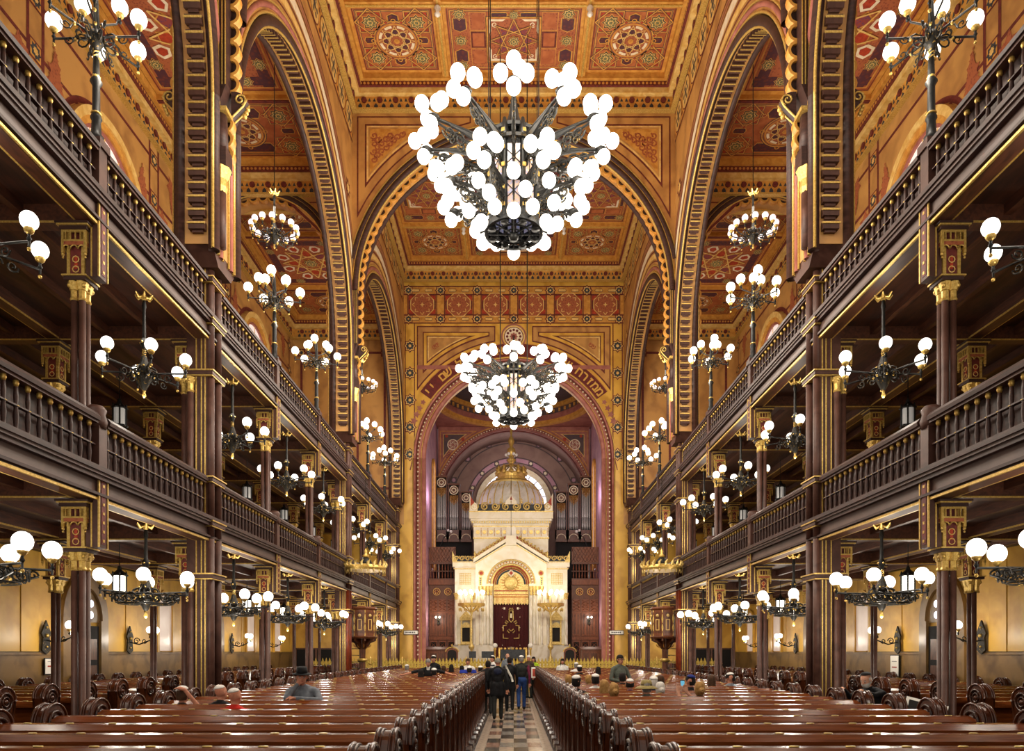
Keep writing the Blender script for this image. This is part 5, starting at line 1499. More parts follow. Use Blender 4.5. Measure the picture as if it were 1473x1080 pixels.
# ---------------------------------------------------------------- wall sconces
sb = MB('blackgold').prism([(-.16, -.3), (0, -.4), (.16, -.3), (.12, 0), (.18, .1), (0, .42), (-.18, .1), (-.12, 0)], lambda u, v, w_: (w_, u, v), 0, .04); sb.use('gold').sphere((.05, 0, .05), .05, 8, 6).sphere((.05, 0, .25), .03, 6, 5).sphere((.05, 0, -.22), .03, 6, 5); SCB = sb.mesh('back_plate')
sa = MB('black').tube([(0, 0, -.05), (.3, 0, -.12), (.62, 0, .0), (.7, 0, .1)], .02, 5); sa.use('blackgold'); scroll(sa, (.22, 0, -.02), .1, (1, 0), 1, 1.4, .016); scroll(sa, (.45, 0, -.02), .08, (1, 0), -1, 1.3, .014)
sa.use('black').tube([(.7, -.18, .1), (.7, .18, .1)], .016, 5); SCA = sa.mesh('scroll_arm')
for s in (-1, 1):
    for i, y_ in enumerate((17.4, 21.2, 25.6, 28.9, 33.0)):
        t = thing('wall_sconce', 'black iron wall bracket with two globes under the %s gallery, %s from the chancel' % (SIDE[s], ORD[4 - i]), 'lamp', (s * (XO - .12), y_, 2.25), rz=PI if s > 0 else 0, group='wall sconces')
        put('back_plate', SCB, t); a = put('scroll_arm', SCA, t)
        for e in (-.18, .18): put('cup', CUP, a, (.7, e, .2)); put('globe', G10, a, (.7, e, .3))
        lamp(t, (.75, 0, .05), P_SCONCE, .1)
# ================================================================== ark, organ, screens, railing, pulpits
AX, AY, AZ = -.15, 41.0, 1.0
mA = lambda u, v, w_: (u, w_, v)
ark = thing('torah_ark', 'ivory and gilt domed ark with gabled portal standing in the chancel', 'ark', (AX, AY, AZ))
A = lambda z: z - AZ
# wings
for s in (-1, 1):
    w_ = MB('ark').box(*sorted((s * 1.95, s * 3.2)), .1, 2.6, A(1.0), A(6.95)); w_.use('arkstone').box(*sorted((s * 1.95, s * 3.28)), .02, 2.7, A(1.0), A(2.3)); w_.use('ark').box(*sorted((s * 1.95, s * 3.32)), 0, 2.7, A(6.75), A(7.05)); w_.use('arkgold').box(*sorted((s * 1.95, s * 3.34)), -.02, 2.7, A(7.0), A(7.04)).box(*sorted((s * 1.95, s * 3.26)), .04, .1, A(6.62), A(6.66)).box(*sorted((s * 1.95, s * 3.24)), .05, .1, A(2.3), A(2.36))
    wing = w_.build('wing', ark)
    l = MB('arkgold')
    for i in range(7):
        a = i * .1 - .3; l.box(*sorted((s * 2.6 + a - .012, s * 2.6 + a + .012)), .06, .1, A(5.75), A(6.4)); l.box(s * 2.6 - .33, s * 2.6 + .33, .06, .1, A(5.76) + i * .1, A(5.785) + i * .1)
    l.build('gilt_lattice', wing)
    # cresting of scrolls
    c = MB('arkgold')
    for i in range(4):
        x = s * (2.12 + .33 * i); c.tube([(x + .15 * (1 - .8 * t / 13) * math.cos(t * .62), .05, A(7.22) + .15 * (1 - .8 * t / 13) * math.sin(t * .62)) for t in range(14)], .04, 5)
        c.lathe([(.04, 0), (.02, .08), (.05, .12), (.0, .2)], 6, (x + s * .16, .05, A(7.2)))
    c.use('slate').box(*sorted((s * 1.98, s * 3.3)), .08, .12, A(7.05), A(7.36)); c.use('arkgold').prism([(s * 3.05, A(7.05)), (s * 3.34, A(7.05)), (s * 3.34, A(7.65))], mA, .02, .1)
    c.build('cresting', wing)
    for x in (3.12, 2.08):
        p = MB('arkstone').lathe([(.13, A(2.3)), (.09, A(2.4)), (.085, A(4.9))], 10, (s * x, 0, 0)); p.use('arkgold').lathe([(.085, A(4.88)), (.11, A(4.95)), (.09, A(5.0)), (.16, A(5.25))], 8, (s * x, 0, 0), False); p.build('wing_column', ark)
    # gilt niche
    nx = s * 2.55
    nb = MB('arkgold').box(nx - .3, nx + .3, -.12, .1, A(2.35), A(2.5)); nb.box(nx - .3, nx - .22, -.1, .1, A(2.5), A(3.7)); nb.box(nx + .22, nx + .3, -.1, .1, A(2.5), A(3.7)); nb.prism([(nx - .36, A(3.7)), (nx + .36, A(3.7)), (nx + .36, A(3.85)), (nx, A(4.25)), (nx - .36, A(3.85))], mA, -.14, .1)
    nb.use('dark').box(nx - .22, nx + .22, .04, .09, A(2.5), A(3.3)); nb.use('arkgold').prism([(nx + .24 * math.cos(PI * i / 10), A(3.3) + .3 * math.sin(PI * i / 10)) for i in range(11)], mA, -.02, .09)
    nb.build('gilt_niche', ark)
# portal block with the arched opening
RAk, zca = 1.02, 5.75
n = 26
g = MB('ark')
inn = [(RAk * math.cos(PI * i / n), A(zca) + RAk * math.sin(PI * i / n)) for i in range(n + 1)]
def gable_z(u): return A(8.2) - abs(u) * (1.25 / 2.0)
g.band(inn, [(u, gable_z(u)) for u, v in inn], mA, -.35, .3)
for s in (-1, 1):
    g.prism([(s * RAk, A(2.3)), (s * 2.0, A(2.3)), (s * 2.0, gable_z(2.0)), (s * RAk, gable_z(RAk))], mA, -.35, .3)
    g.use('arkstone').box(*sorted((s * .98, s * 2.06)), -.5, .3, A(1.0), A(2.3)); g.use('ark')
g.build('portal', ark)
gm = MB('ark')
for s in (-1, 1):
    gm.use('ark').prism([(s * 2.12, A(6.95)), (s * 2.12, A(7.15)), (s * .12, A(8.4)), (s * .12, A(8.2))], mA, -.42, .2)
    gm.use('arkgold').prism([(s * 2.0, A(6.86)), (s * 2.0, A(6.92)), (0, A(8.14)), (0, A(8.08))], mA, -.38, -.34)
gm.use('ark').box(-.3, .3, -.44, .2, A(7.9), A(8.45))
gm.build('gable_moulding', ark)
cr = MB('arkgold')
for s in (-1, 1):
    for i in range(8):
        t = (i + .8) / 9.2; x, z = s * (2.1 - 1.85 * t), A(7.2) + 1.2 * t
        cr.tube([(x + .13 * (1 - .8 * q / 11) * math.cos(s * q * .7 + 1), -.2, z + .1 + .13 * (1 - .8 * q / 11) * math.sin(s * q * .7 + 1)) for q in range(12)], .04, 5)
    cr.use('scarlet').prism([(s * 2.1, A(7.14)), (s * 2.1, A(7.34)), (s * .3, A(8.48)), (s * .3, A(8.3))], mA, -.18, -.16); cr.use('arkgold')
    cr.lathe([(.05, 0), (.1, .1), (.03, .2), (.08, .3), (0, .5)], 8, (s * 2.05, -.2, A(7.15)))
cr.build('gable_cresting', ark)
# tablets of the law on the gable top
tb = MB('arkstone')
for s in (-1, 1): tb.prism([(s * .02, A(8.45)), (s * .28, A(8.45)), (s * .28, A(8.85))] + [(s * .15 + s * .13 * math.cos(PI * i / 8), A(8.85) + .13 * math.sin(PI * i / 8)) for i in range(9)] + [(s * .02, A(8.85))], mA, -.3, -.2)
tb.build('stone_tablet', ark)
# archivolts, tympanum
for r_, rr, mat, nm2 in ((1.08, .07, 'arkgold', 'archivolt'), (1.22, .06, 'ark', 'archivolt'), (1.34, .05, 'arkgold', 'archivolt'), (.98, .03, 'scarlet', 'archivolt')):
    MB(mat).arch(mA, 0, A(zca), roll(r_, -.36, rr), n=30).build(nm2, ark)
zz = MB('goldp')
for i in range(22):
    a = PI * (i + .5) / 22; zz.sphere((1.22 * math.cos(a), -.42, A(zca) + 1.22 * math.sin(a)), .05, 6, 4)
stuff(zz.build('archivolt_bead_pattern', ark))
ty = MB('arkgold').prism([(1.0 * math.cos(PI * i / 20), A(zca) + 1.0 * math.sin(PI * i / 20)) for i in range(21)] + [(-1.0, A(5.05)), (1.0, A(5.05))], mA, .1, .16)
ty.use('scarlet').arch(mA, 0, A(zca), [(.86, .09), (.92, .09), (.92, .1), (.86, .1)], n=22, smooth=False); ty.use('slate').arch(mA, 0, A(zca), [(.74, .08), (.84, .08), (.84, .1), (.74, .1)], n=22, smooth=False)
ty.use('scarlet').box(-.95, .95, .07, .1, A(5.36), A(5.42)).box(-.95, .95, .07, .1, A(5.16), A(5.2))
ty.build('tympanum', ark)
sn = MB('goldp')
for k in range(18):
    a = 2 * PI * k / 18; sn.prism([(.36 * math.cos(a - .1), A(5.85) + .36 * math.sin(a - .1)), (.6 * math.cos(a), A(5.85) + .55 * math.sin(a)), (.36 * math.cos(a + .1), A(5.85) + .36 * math.sin(a + .1))], mA, .04, .1)
sn.use('arkgold').lathe([(.4, 0), (.36, .03), (.05, .1)], 20, (0, 0, 0)); 
sn2 = MB('arkgold').sphere((0, .06, A(5.85)), .4, 20, 10, (1, .25, 1)); sn2.build('sunburst_disc', ark)
sn3 = MB('goldp')
for k in range(18):
    a = 2 * PI * k / 18; sn3.prism([(.36 * math.cos(a - .1), A(5.85) + .36 * math.sin(a - .1)), (.62 * math.cos(a), A(5.85) + .55 * math.sin(a)), (.36 * math.cos(a + .1), A(5.85) + .36 * math.sin(a + .1))], mA, .03, .1)
sn3.build('sunburst_ray', ark)
jw = MB('cream').prism([(0, A(6.15)), (.22, A(6.38)), (0, A(6.6)), (-.22, A(6.38))], mA, -.1, .0); jw.use('scarlet').prism([(0, A(6.26)), (.11, A(6.38)), (0, A(6.5)), (-.11, A(6.38))], mA, -.12, -.09); jw.build('jewel', ark)
MB('black').tube([(0, -.2, A(6.5)), (0, -.2, 12)], .01, 4).build('hanging_wire', ark)
# valance and curtain
v = MB('goldp').box(-.98, .98, .02, .1, A(4.95), A(5.1))
for i in range(13):
    x = -.92 + .153 * i; v.use(('arkgold', 'palegold')[i % 2]); v.prism([(x - .075, A(4.98)), (x + .075, A(4.98)), (x + .075, A(4.68)), (x, A(4.58)), (x - .075, A(4.68))], mA, .0, .05)
v.build('valance', ark)
cu = MB('velvet'); nx = 72
vs = []
for j, z in enumerate((A(1.6), A(4.9))):
    for i in range(nx + 1):
        x = -.98 + 1.96 * i / nx; vs.append((x, .12 + .03 * math.sin(i * .9), z))
cu.add(vs, [(i, i + 1, nx + 2 + i, nx + 1 + i) for i in range(nx)], True)
curt = cu.build('velvet_curtain', ark)
e = MB('arkgold')
yv = .07
def cr_(pts, t=.034): e.tube([(x, yv, A(z)) for x, z in pts], t, 5)
cr_([(-.1, 4.25), (.1, 4.25), (.13, 3.75), (0, 3.6), (-.13, 3.75), (-.1, 4.25)]); cr_([(-.12, 4.3), (-.06, 4.42), (0, 4.33), (.06, 4.42), (.12, 4.3)], .025)
e.use('cream').box(-.05, .05, yv - .01, yv, A(3.85), A(4.1)); e.use('arkgold')
for s in (-1, 1):
    cr_([(s * .15, 3.6), (s * .3, 3.7), (s * .34, 3.58), (s * .22, 3.52)]); cr_([(s * .45, 3.1), (s * .45, 3.4), (s * .25, 3.44)]); cr_([(s * .45, 2.95), (s * .45, 2.7), (s * .15, 2.68)])
    cr_([(s * .02, 3.1), (s * .12, 3.22), (s * .22, 3.12), (s * .1, 3.0)], .03); cr_([(s * .36, 2.15), (s * .3, 1.98), (s * .15, 1.9)])
    e.use('cream')
    for z in (4.4, 3.9, 3.3, 2.3, 1.85): e.sphere((s * .5, yv, A(z)), .025, 5, 4)
    e.box(*sorted((s * .33, s * .43)), yv - .01, yv, A(4.33), A(4.45)); e.use('arkgold')
e.use('cream')
for q in range(3): e.tube([((.06 + .06 * q) * math.cos(PI + PI * i / 8), yv, A(2.2) + (.06 + .05 * q) * math.sin(PI + PI * i / 8)) for i in range(9)], .014, 4)
e.tube([(0, yv, A(2.22)), (0, yv, A(1.9))], .016, 4); e.box(-.1, .1, yv - .01, yv, A(1.86), A(1.9)); e.sphere((0, yv, A(4.62)), .03, 5, 4)
e.build('embroidery', curt)
# flanking column bundles
for s in (-1, 1):
    for i, (x, y_) in enumerate(((1.12, -.45), (1.3, -.42), (1.48, -.4), (1.72, -.38))):
        p = MB('arkstone').lathe([(.1, A(2.3)), (.07, A(2.42)), (.065, A(5.1))], 10, (s * x, y_, 0)); p.use('arkgold').lathe([(.065, A(5.08)), (.09, A(5.15)), (.07, A(5.22)), (.12, A(5.5)), (.13, A(5.6))], 8, (s * x, y_, 0), False); p.build('portal_column', ark)
    o = MB('arkgold').lathe([(.16, 0), (.16, .02), (.1, .05)], 16); 
    q = MB('arkgold').arch(mA, s * 1.68, A(6.35), roll(.13, -.37, .03, 6), 0, 2 * PI, 16); q.use('scarlet').prism([(s * 1.68 + .1 * math.cos(2 * PI * i / 12), A(6.35) + .1 * math.sin(2 * PI * i / 12)) for i in range(12)], mA, -.37, -.34); q.build('roundel', ark)
    q = MB('arkgold').box(s * 1.72 - .09, s * 1.72 + .09, -.37, -.34, A(5.65), A(6.15)); q.use('slate')
    for i in range(4): q.box(s * 1.72 - .05, s * 1.72 + .05, -.38, -.36, A(5.7) + .11 * i, A(5.76) + .11 * i)
    q.build('gilt_panel', ark)
# attic tower with frieze, cornice and corner cresting
tw = MB('ark').box(-2.12, 2.12, .3, 4.2, A(6.5), A(9.2)); tw.use('ark').box(-2.14, 2.14, .26, 4.24, A(8.45), A(9.05))
tw.use('arkgold').box(-2.17, 2.17, .23, 4.27, A(9.05), A(9.12)).box(-2.17, 2.17, .23, 4.27, A(8.38), A(8.45)); tower = tw.build('tower', ark)
dsc = MB('arkgold')
for i in range(11):
    x = -1.9 + .38 * i
    if abs(x) < .3: continue
    dsc.prism([(x + .12 * math.cos(2 * PI * k / 10), A(8.75) + .12 * math.sin(2 * PI * k / 10)) for k in range(10)], mA, .2, .26); dsc.use('goldp')
    for k in range(6): dsc.sphere((x + .19, .25, A(8.55) + .08 * k), .03, 5, 4)
    dsc.use('arkgold')
dsc.build('frieze_roundel', tower)
co = MB('ark')
for x_, z0, z1 in ((2.16, 9.12, 9.25), (2.22, 9.25, 9.38), (2.3, 9.38, 9.5), (2.38, 9.5, 9.9)): co.box(-x_, x_, .32 - (x_ - 2.12), 4.18 + (x_ - 2.12), A(z0), A(z1))
co.build('cornice', tower)
dn = MB('arkgold')
for i in range(33): dn.box(-2.2 + .1375 * i - .035, -2.2 + .1375 * i + .035, .1, .24, A(9.26), A(9.36))
dn.box(-2.4, 2.4, .03, .06, A(9.86), A(9.92)); stuff(dn.build('cornice_dentil_pattern', tower))
cs = MB('arkgold')
for i in range(8):
    s_ = 1 if i % 2 else -1; x = -2.1 + .6 * i
    cs.tube([(x + .24 * (1 - .8 * q / 17) * math.cos(s_ * q * .6 + .5), .1, A(10.18) + .24 * (1 - .8 * q / 17) * math.sin(s_ * q * .6 + .5)) for q in range(18)], .05, 5)
    if i not in (0, 7): cs.lathe([(.03, 0), (.08, .08), (.02, .16), (.06, .22), (0, .34)], 6, (x + .3, .1, A(10.35)))
cs.use('slate').box(-2.3, 2.3, .16, .2, A(9.9), A(10.32))
for s in (-1, 1):
    cs.use('ark').prism([(s * 2.36, A(9.9)), (s * 2.36, A(10.95)), (s * 2.26, A(10.6)), (s * 1.95, A(10.3)), (s * 1.9, A(9.9))], mA, .06, .14); cs.use('scarlet').prism([(s * 2.3, A(10.2)), (s * 2.3, A(10.75)), (s * 2.08, A(10.4))], mA, .04, .06)
cs.use('ark').prism([(0, A(10.95)), (.09, A(10.7)), (.3, A(10.5)), (.34, A(10.3)), (-.34, A(10.3)), (-.3, A(10.5)), (-.09, A(10.7))], mA, .05, .12); cs.use('scarlet').prism([(0, A(10.8)), (.07, A(10.55)), (-.07, A(10.55))], mA, .03, .06)
cs.build('scrolled_cresting', tower)
# dome
YDm = 2.3
pr = [(1.75, A(9.9)), (1.92, A(10.2)), (1.97, A(10.6)), (1.9, A(11.0)), (1.72, A(11.4)), (1.45, A(11.75)), (1.1, A(12.02)), (.75, A(12.2)), (.7, A(12.25))]
dome = MB('pearl').lathe(pr, 40, (0, YDm, 0)).build('dome', ark)
rb = MB('arkgold')
for k in range(24):
    a = 2 * PI * k / 24; rb.tube([(r * 1.005 * math.cos(a), YDm + r * 1.005 * math.sin(a), z) for r, z in pr], .035, 5)
    a2 = a + PI / 24
    rb.tube([(1.6 * math.cos(a2 + .06), YDm + 1.6 * math.sin(a2 + .06), A(11.62)), (1.72 * math.cos(a2), YDm + 1.72 * math.sin(a2), A(11.42)), (1.6 * math.cos(a2 - .06), YDm + 1.6 * math.sin(a2 - .06), A(11.62))], .02, 4)
rb.lathe([(1.42, A(11.86)), (1.18, A(12.06)), (1.1, A(12.04))], 32, (0, YDm, 0)); rb.build('gilt_rib', dome)
cw_ = MB('gold').lathe([(.95, A(12.0)), (.95, A(12.25)), (.82, A(12.3)), (.86, A(12.5)), (.9, A(12.55))], 24, (0, YDm, 0), False)
for k in range(12):
    a = 2 * PI * k / 12; cw_.lathe([(.12, A(12.45)), (.16, A(12.6)), (.06, A(12.75)), (.11, A(12.85)), (.01, A(13.0))], 6, (.84 * math.cos(a), YDm + .84 * math.sin(a), 0))
    cw_.tube([(.8 * math.cos(a), YDm + .8 * math.sin(a), A(12.5)), (.62 * math.cos(a), YDm + .62 * math.sin(a), A(12.95)), (.15 * math.cos(a), YDm + .15 * math.sin(a), A(13.1))], .04, 5)
cw_.build('gilt_crown', dome)
fn = MB('gold').lathe([(.2, A(13.0)), (.1, A(13.15)), (.22, A(13.3)), (.3, A(13.4)), (.12, A(13.55)), (.28, A(13.8)), (.24, A(14.05)), (.08, A(14.2)), (.2, A(14.5)), (.14, A(14.7)), (.05, A(14.85)), (.08, A(15.2)), (.03, A(15.3)), (.12, A(15.5)), (.02, A(15.7))], 12, (0, YDm, 0))
fn.use('white')
for k in range(6): a = k * PI / 3; fn.sphere((.3 * math.cos(a), YDm + .3 * math.sin(a), A(13.72)), .1, 8, 6)
fn.build('finial', dome)

# ---------------------------------------------------------------- seven-armed standing candelabra
for s in (-1, 1):
    t = thing('standing_candelabrum', 'tall gilt candelabrum with a ring of lit candles %s of the ark curtain' % SIDE[s], 'candelabrum', (AX + s * 2.15, 39.3, 1.0), group='ark candelabra')
    MB('arkgold').lathe([(.3, 0), (.3, .1), (.18, .2), (.08, .4), (.11, .6), (.055, .7), (.05, 1.0), (.16, 1.15), (.17, 1.22), (.07, 1.35), (.045, 1.6), (.07, 2.2), (.04, 2.3), (.045, 2.9), (.1, 3.1), (.045, 3.2), (.045, 3.5), (.08, 3.7), (.03, 4.0), (.05, 4.2), (.01, 4.4)], 12).build('stand', t)
    r_ = MB('gold'); 
    for k in range(12):
        a = k * PI / 6; r_.tube([(.08 * math.cos(a), .08 * math.sin(a), 3.1), (.4 * math.cos(a), .4 * math.sin(a), 3.3), (.68 * math.cos(a), .68 * math.sin(a), 3.5)], .03, 5); r_.lathe([(.01, 3.1), (.05, 3.2), (.03, 3.3)], 5, (.66 * math.cos(a), .66 * math.sin(a), 0))
    r_.arch(lambda u, v, w_: (u, v, w_), 0, 0, [(.6, 3.4), (.72, 3.4), (.74, 3.55), (.58, 3.55)], 0, 2 * PI, 24, smooth=False); r_.build('candle_ring', t)
    cnd = MB('cream').lathe([(.03, 0), (.03, .5)], 8).mesh('candle'); bl = MB('candle').sphere((0, 0, .6), .075, 8, 6, (1, 1, 1.6)).mesh('bulb')
    for k in range(12):
        a = k * PI / 6; o = put('candle', cnd, t, (.66 * math.cos(a), .66 * math.sin(a), 3.55)); put('bulb', bl, o)
    lamp(t, (0, -.75, 4.6), P_MENORAH, .3)

# ---------------------------------------------------------------- carved wooden screens and organ gallery
def rosette(m, c, r, y_, mat1='goldp', mat2='maroon', n=6):
    m.use(mat1); m.arch(mXZ, c[0], c[1], roll(r, y_, r * .12, 5), 0, 2 * PI, 20)
    m.use(mat2); m.prism([(c[0] + r * .9 * math.cos(2 * PI * i / 16), c[1] + r * .9 * math.sin(2 * PI * i / 16)) for i in range(16)], mXZ, y_, y_ + .02)
    m.use(mat1)
    for k in range(n): a = 2 * PI * k / n; m.sphere((c[0] + r * .5 * math.cos(a), y_ - .01, c[1] + r * .5 * math.sin(a)), r * .2, 6, 4)
for s in (-1, 1):
    X0, X1, YS = 3.4, 4.97, 42.4
    xs = sorted((s * X0, s * X1)); xm = (xs[0] + xs[1]) / 2
    t = thing('carved_screen', 'tall carved wooden screen with star rosettes beside the ark, %s side' % SIDE[s], 'screen', (0, YS, 1.0), group='carved screens')
    S = lambda z: z - 1.0
    MB('joinery').box(xs[0], xs[1], .0, .2, S(1.0), S(6.0)).build('screen_board', t)
    for i in range(3):
        x0, x1 = xs[0] + .05 + i * .52, xs[0] + .05 + i * .52 + .44
        p = MB('joinery2').box(x0, x1, -.05, 0, S(2.85), S(4.2)); p.use('joinery').box(x0 + .06, x1 - .06, -.06, -.04, S(2.95), S(4.1)); p.use('joinery2').box((x0 + x1) / 2 - .05, (x0 + x1) / 2 + .05, -.08, -.05, S(2.9), S(4.15)); p.build('wood_panel', t)
        p = MB('joinery2').box(x0, x1, -.05, 0, S(1.1), S(2.6)); p.use('dark').box(x0 + .06, x1 - .06, -.055, -.05, S(1.3), S(2.5)); p.use('joinery2')
        for k in range(4):
            p.tube([(x0 + .06, -.07, S(1.35) + .28 * k), (x1 - .06, -.07, S(1.63) + .28 * k)], .02, 4); p.tube([(x1 - .06, -.07, S(1.35) + .28 * k), (x0 + .06, -.07, S(1.63) + .28 * k)], .02, 4)
        p.build('lattice_panel', t)
        p = MB('joinery2').box(x0, x1, -.04, 0, S(4.3), S(5.0)); 
        for k in range(3):
            p.tube([(x0 + .03, -.06, S(4.35) + .2 * k), (x1 - .03, -.06, S(4.55) + .2 * k)], .016, 4); p.tube([(x1 - .03, -.06, S(4.35) + .2 * k), (x0 + .03, -.06, S(4.55) + .2 * k)], .016, 4)
        p.build('lattice_panel', t)
    for i in (0, 1):
        r_ = MB('goldp'); rosette(r_, (xm + (i - .5) * .66, S(5.45)), .2, -.06, 'palegold', 'maroon'); r_.build('star_rosette', t)
    MB('joinery2').box(xs[0], xs[1], -.12, .2, S(5.85), S(6.15)).box(xs[0], xs[1], -.08, .2, S(2.62), S(2.82)).box(xs[0], xs[1], -.06, .2, S(4.2), S(4.28)).build('moulding', t)
    g = thing('organ_balustrade', 'wooden organ loft balustrade under a lattice panel, %s of the ark' % SIDE[s], 'railing', (0, YS, 6.15), group='organ loft balustrades')
    MB('joinery').box(xs[0], xs[1], -.06, .06, 0, .08).box(xs[0], xs[1], -.06, .06, .92, 1.02).box(xs[0], xs[1], -.04, .04, .48, .53).build('rail', g)
    b1 = MB('joinery2').lathe([(.03, 0), (.04, .15), (.02, .35), (.035, .42)], 6).mesh('baluster')
    for i in range(9):
        for z in (.06, .5): put('baluster', b1, g, (xs[0] + .1 + i * .17, 0, z))
    lt = MB('joinery2').box(xs[0], xs[1], -.01, .02, 1.02, 1.92); lt.use('joinery')
    for k in range(8):
        lt.tube([(xs[0] + k * .2, -.02, 1.05), (min(xs[1], xs[0] + k * .2 + .5), -.02, 1.88)], .012, 4); lt.tube([(xs[1] - k * .2, -.02, 1.05), (max(xs[0], xs[1] - k * .2 - .5), -.02, 1.88)], .012, 4)
    lt.build('lattice_panel', g)
    fl3 = struct(MB('joinery').box(xs[0], xs[1], YS + .2, 46.5, 5.9, 6.1).build('floor_organ_' + SIDE[s]), 'wooden organ loft floor on the %s of the chancel' % SIDE[s], 'floor')
    # organ case
    o = thing('organ_case', 'stepped organ case of silver pipes with pierced rosettes, %s of the ark dome' % SIDE[s], 'organ', (0, 45.6, 6.1), group='organ cases')
    O = lambda z: z - 6.1
    MB('dark').box(*sorted((s * 2.7, s * 4.95)), .2, 1.1, O(6.1), O(11.5)).build('case_back', o)
    for i in range(3):
        xc = s * (4.55 - .78 * i); top = 13.0 - .48 * i; hw = .36
        c = MB('joinery').box(xc - hw, xc - hw + .06, -.1, .3, O(9.0), O(top)).box(xc + hw - .06, xc + hw, -.1, .3, O(9.0), O(top)).box(xc - hw, xc + hw, -.1, .3, O(8.85), O(9.6)).box(xc - hw, xc + hw, .15, .3, O(9.0), O(top)).box(xc - hw - .03, xc + hw + .03, -.14, .3, O(top - .1), O(top))
        c.use('dark').box(xc - hw + .06, xc + hw - .06, .1, .16, O(9.6), O(top - .1)); cas = c.build('tower_case', o)
        for k in range(5):
            x = xc - .22 + .11 * k
            p = MB('silver').lathe([(.02, O(9.6)), (.045, O(9.85)), (.045, O(10.35))], 8, (x, -.02, 0)); p.lathe([(.043, O(10.35)), (.045, O(10.45)), (.045, O(top - 1.2 + .15 * abs(k - 2)))], 8, (x, -.02, 0)); p.build('organ_pipe', o)
        r_ = MB('goldp'); rosette(r_, (xc, O(top - .42)), .26, -.1, 'cream', 'joinery', 8); r_.build('pierced_rosette', o)
        r_ = MB('goldp')
        for k in range(5):
            for q in range(4 + (2 if k == 2 else 1 if k in (1, 3) else 0)): r_.arch(mXZ, xc - .22 + .11 * k, O(top - .8) - .1 * q, roll(.04, -.1, .012, 4), 0, 2 * PI, 8)
        r_.build('hanging_fretwork', o)
        r_ = MB('cream'); r_.arch(mXZ, xc, O(9.05), roll(.28, -.12, .03, 5), 0, PI, 16); r_.build('arch_trim_line', o)
    m = MB('black').tube([(s * 4.6, -1.4, O(8.0)), (s * 4.3, -1.3, O(8.9)), (s * 3.9, -1.25, O(9.3))], .03, 5); m.use('white').sphere((s * 3.85, -1.25, O(9.3)), .1, 8, 6).sphere((s * 4.02, -1.3, O(9.36)), .08, 8, 6); 
    ml = thing('microphone_boom', 'black microphone boom with pale windshields over the organ loft, %s side' % SIDE[s], 'microphone', (0, 45.6, 6.1)); m.tube([(s * 4.6, -1.4, O(8.0)), (s * 4.6, -1.4, O(6.12))], .03, 5); m.build('boom', ml)
    w_ = thing('wall_sconce', 'bright twin wall lamp on the carved screen, %s of the ark' % SIDE[s], 'lamp', (s * 4.4, YS - .12, 3.75), rz=-PI / 2, group='chancel sconces')
    put('back_plate', SCB, w_, scale=(1, .6, .6)); a_ = put('scroll_arm', SCA, w_, scale=(.6, .6, .6))
    for q in (-.18, .18): put('globe', G10, a_, (.7, q, .3))
    lamp(w_, (.7, 0, .15), 26, .1)

# ---------------------------------------------------------------- gilt chancel railing
MAT['fencegold'] = M('railing_gold', '#d9bd57', .45, .15, col2='#b0902f', scale=12)
pk = MB('fencegold').lathe([(.022, .1), (.018, 1.2)], 6); pk.prism([(-.03, 1.14), (.03, 1.14), (.08, 1.26), (.055, 1.32), (.105, 1.4), (.05, 1.48), (0, 1.64), (-.05, 1.48), (-.105, 1.4), (-.055, 1.32), (-.08, 1.26)], mXZ, -.015, .015); pk.sphere((0, 0, 1.4), .04, 6, 4); pk.sphere((0, 0, .95), .035, 6, 4)
PICK = pk.mesh('picket')
rl = MB('fencegold').box(-.75, .75, -.03, .03, 1.14, 1.2).box(-.75, .75, -.03, .03, .1, .16).box(-.75, .75, -.02, .02, .93, .97); 
for i in range(9): rl.arch(mXZ, -.75 + .167 * (i + .5), 1.05, roll(.05, 0, .014, 4), 0, 2 * PI, 10)
rl.cbox(0, 0, .55, .02, .02, .9)
RAIL = rl.mesh('rail')
pst = MB('gold').box(-.05, .05, -.05, .05, 0, 1.3); pst.lathe([(.06, 1.3), (.09, 1.36), (.03, 1.44), (.07, 1.54), (0, 1.72)], 8); PST = pst.mesh('post')
for i in range(13):
    x = -9.18 + 1.53 * i
    t = thing('gilt_railing', 'gilt fleur-topped railing panel before the chancel, %s from the left' % ORD[i], 'railing', (x, 34.75, 0), group='chancel railing')
    put('rail', RAIL, t); put('post', PST, t, (.765, 0, 0))
    for k in range(9): put('picket', PICK, t, (-.75 + .167 * (k + .5), 0, 0))

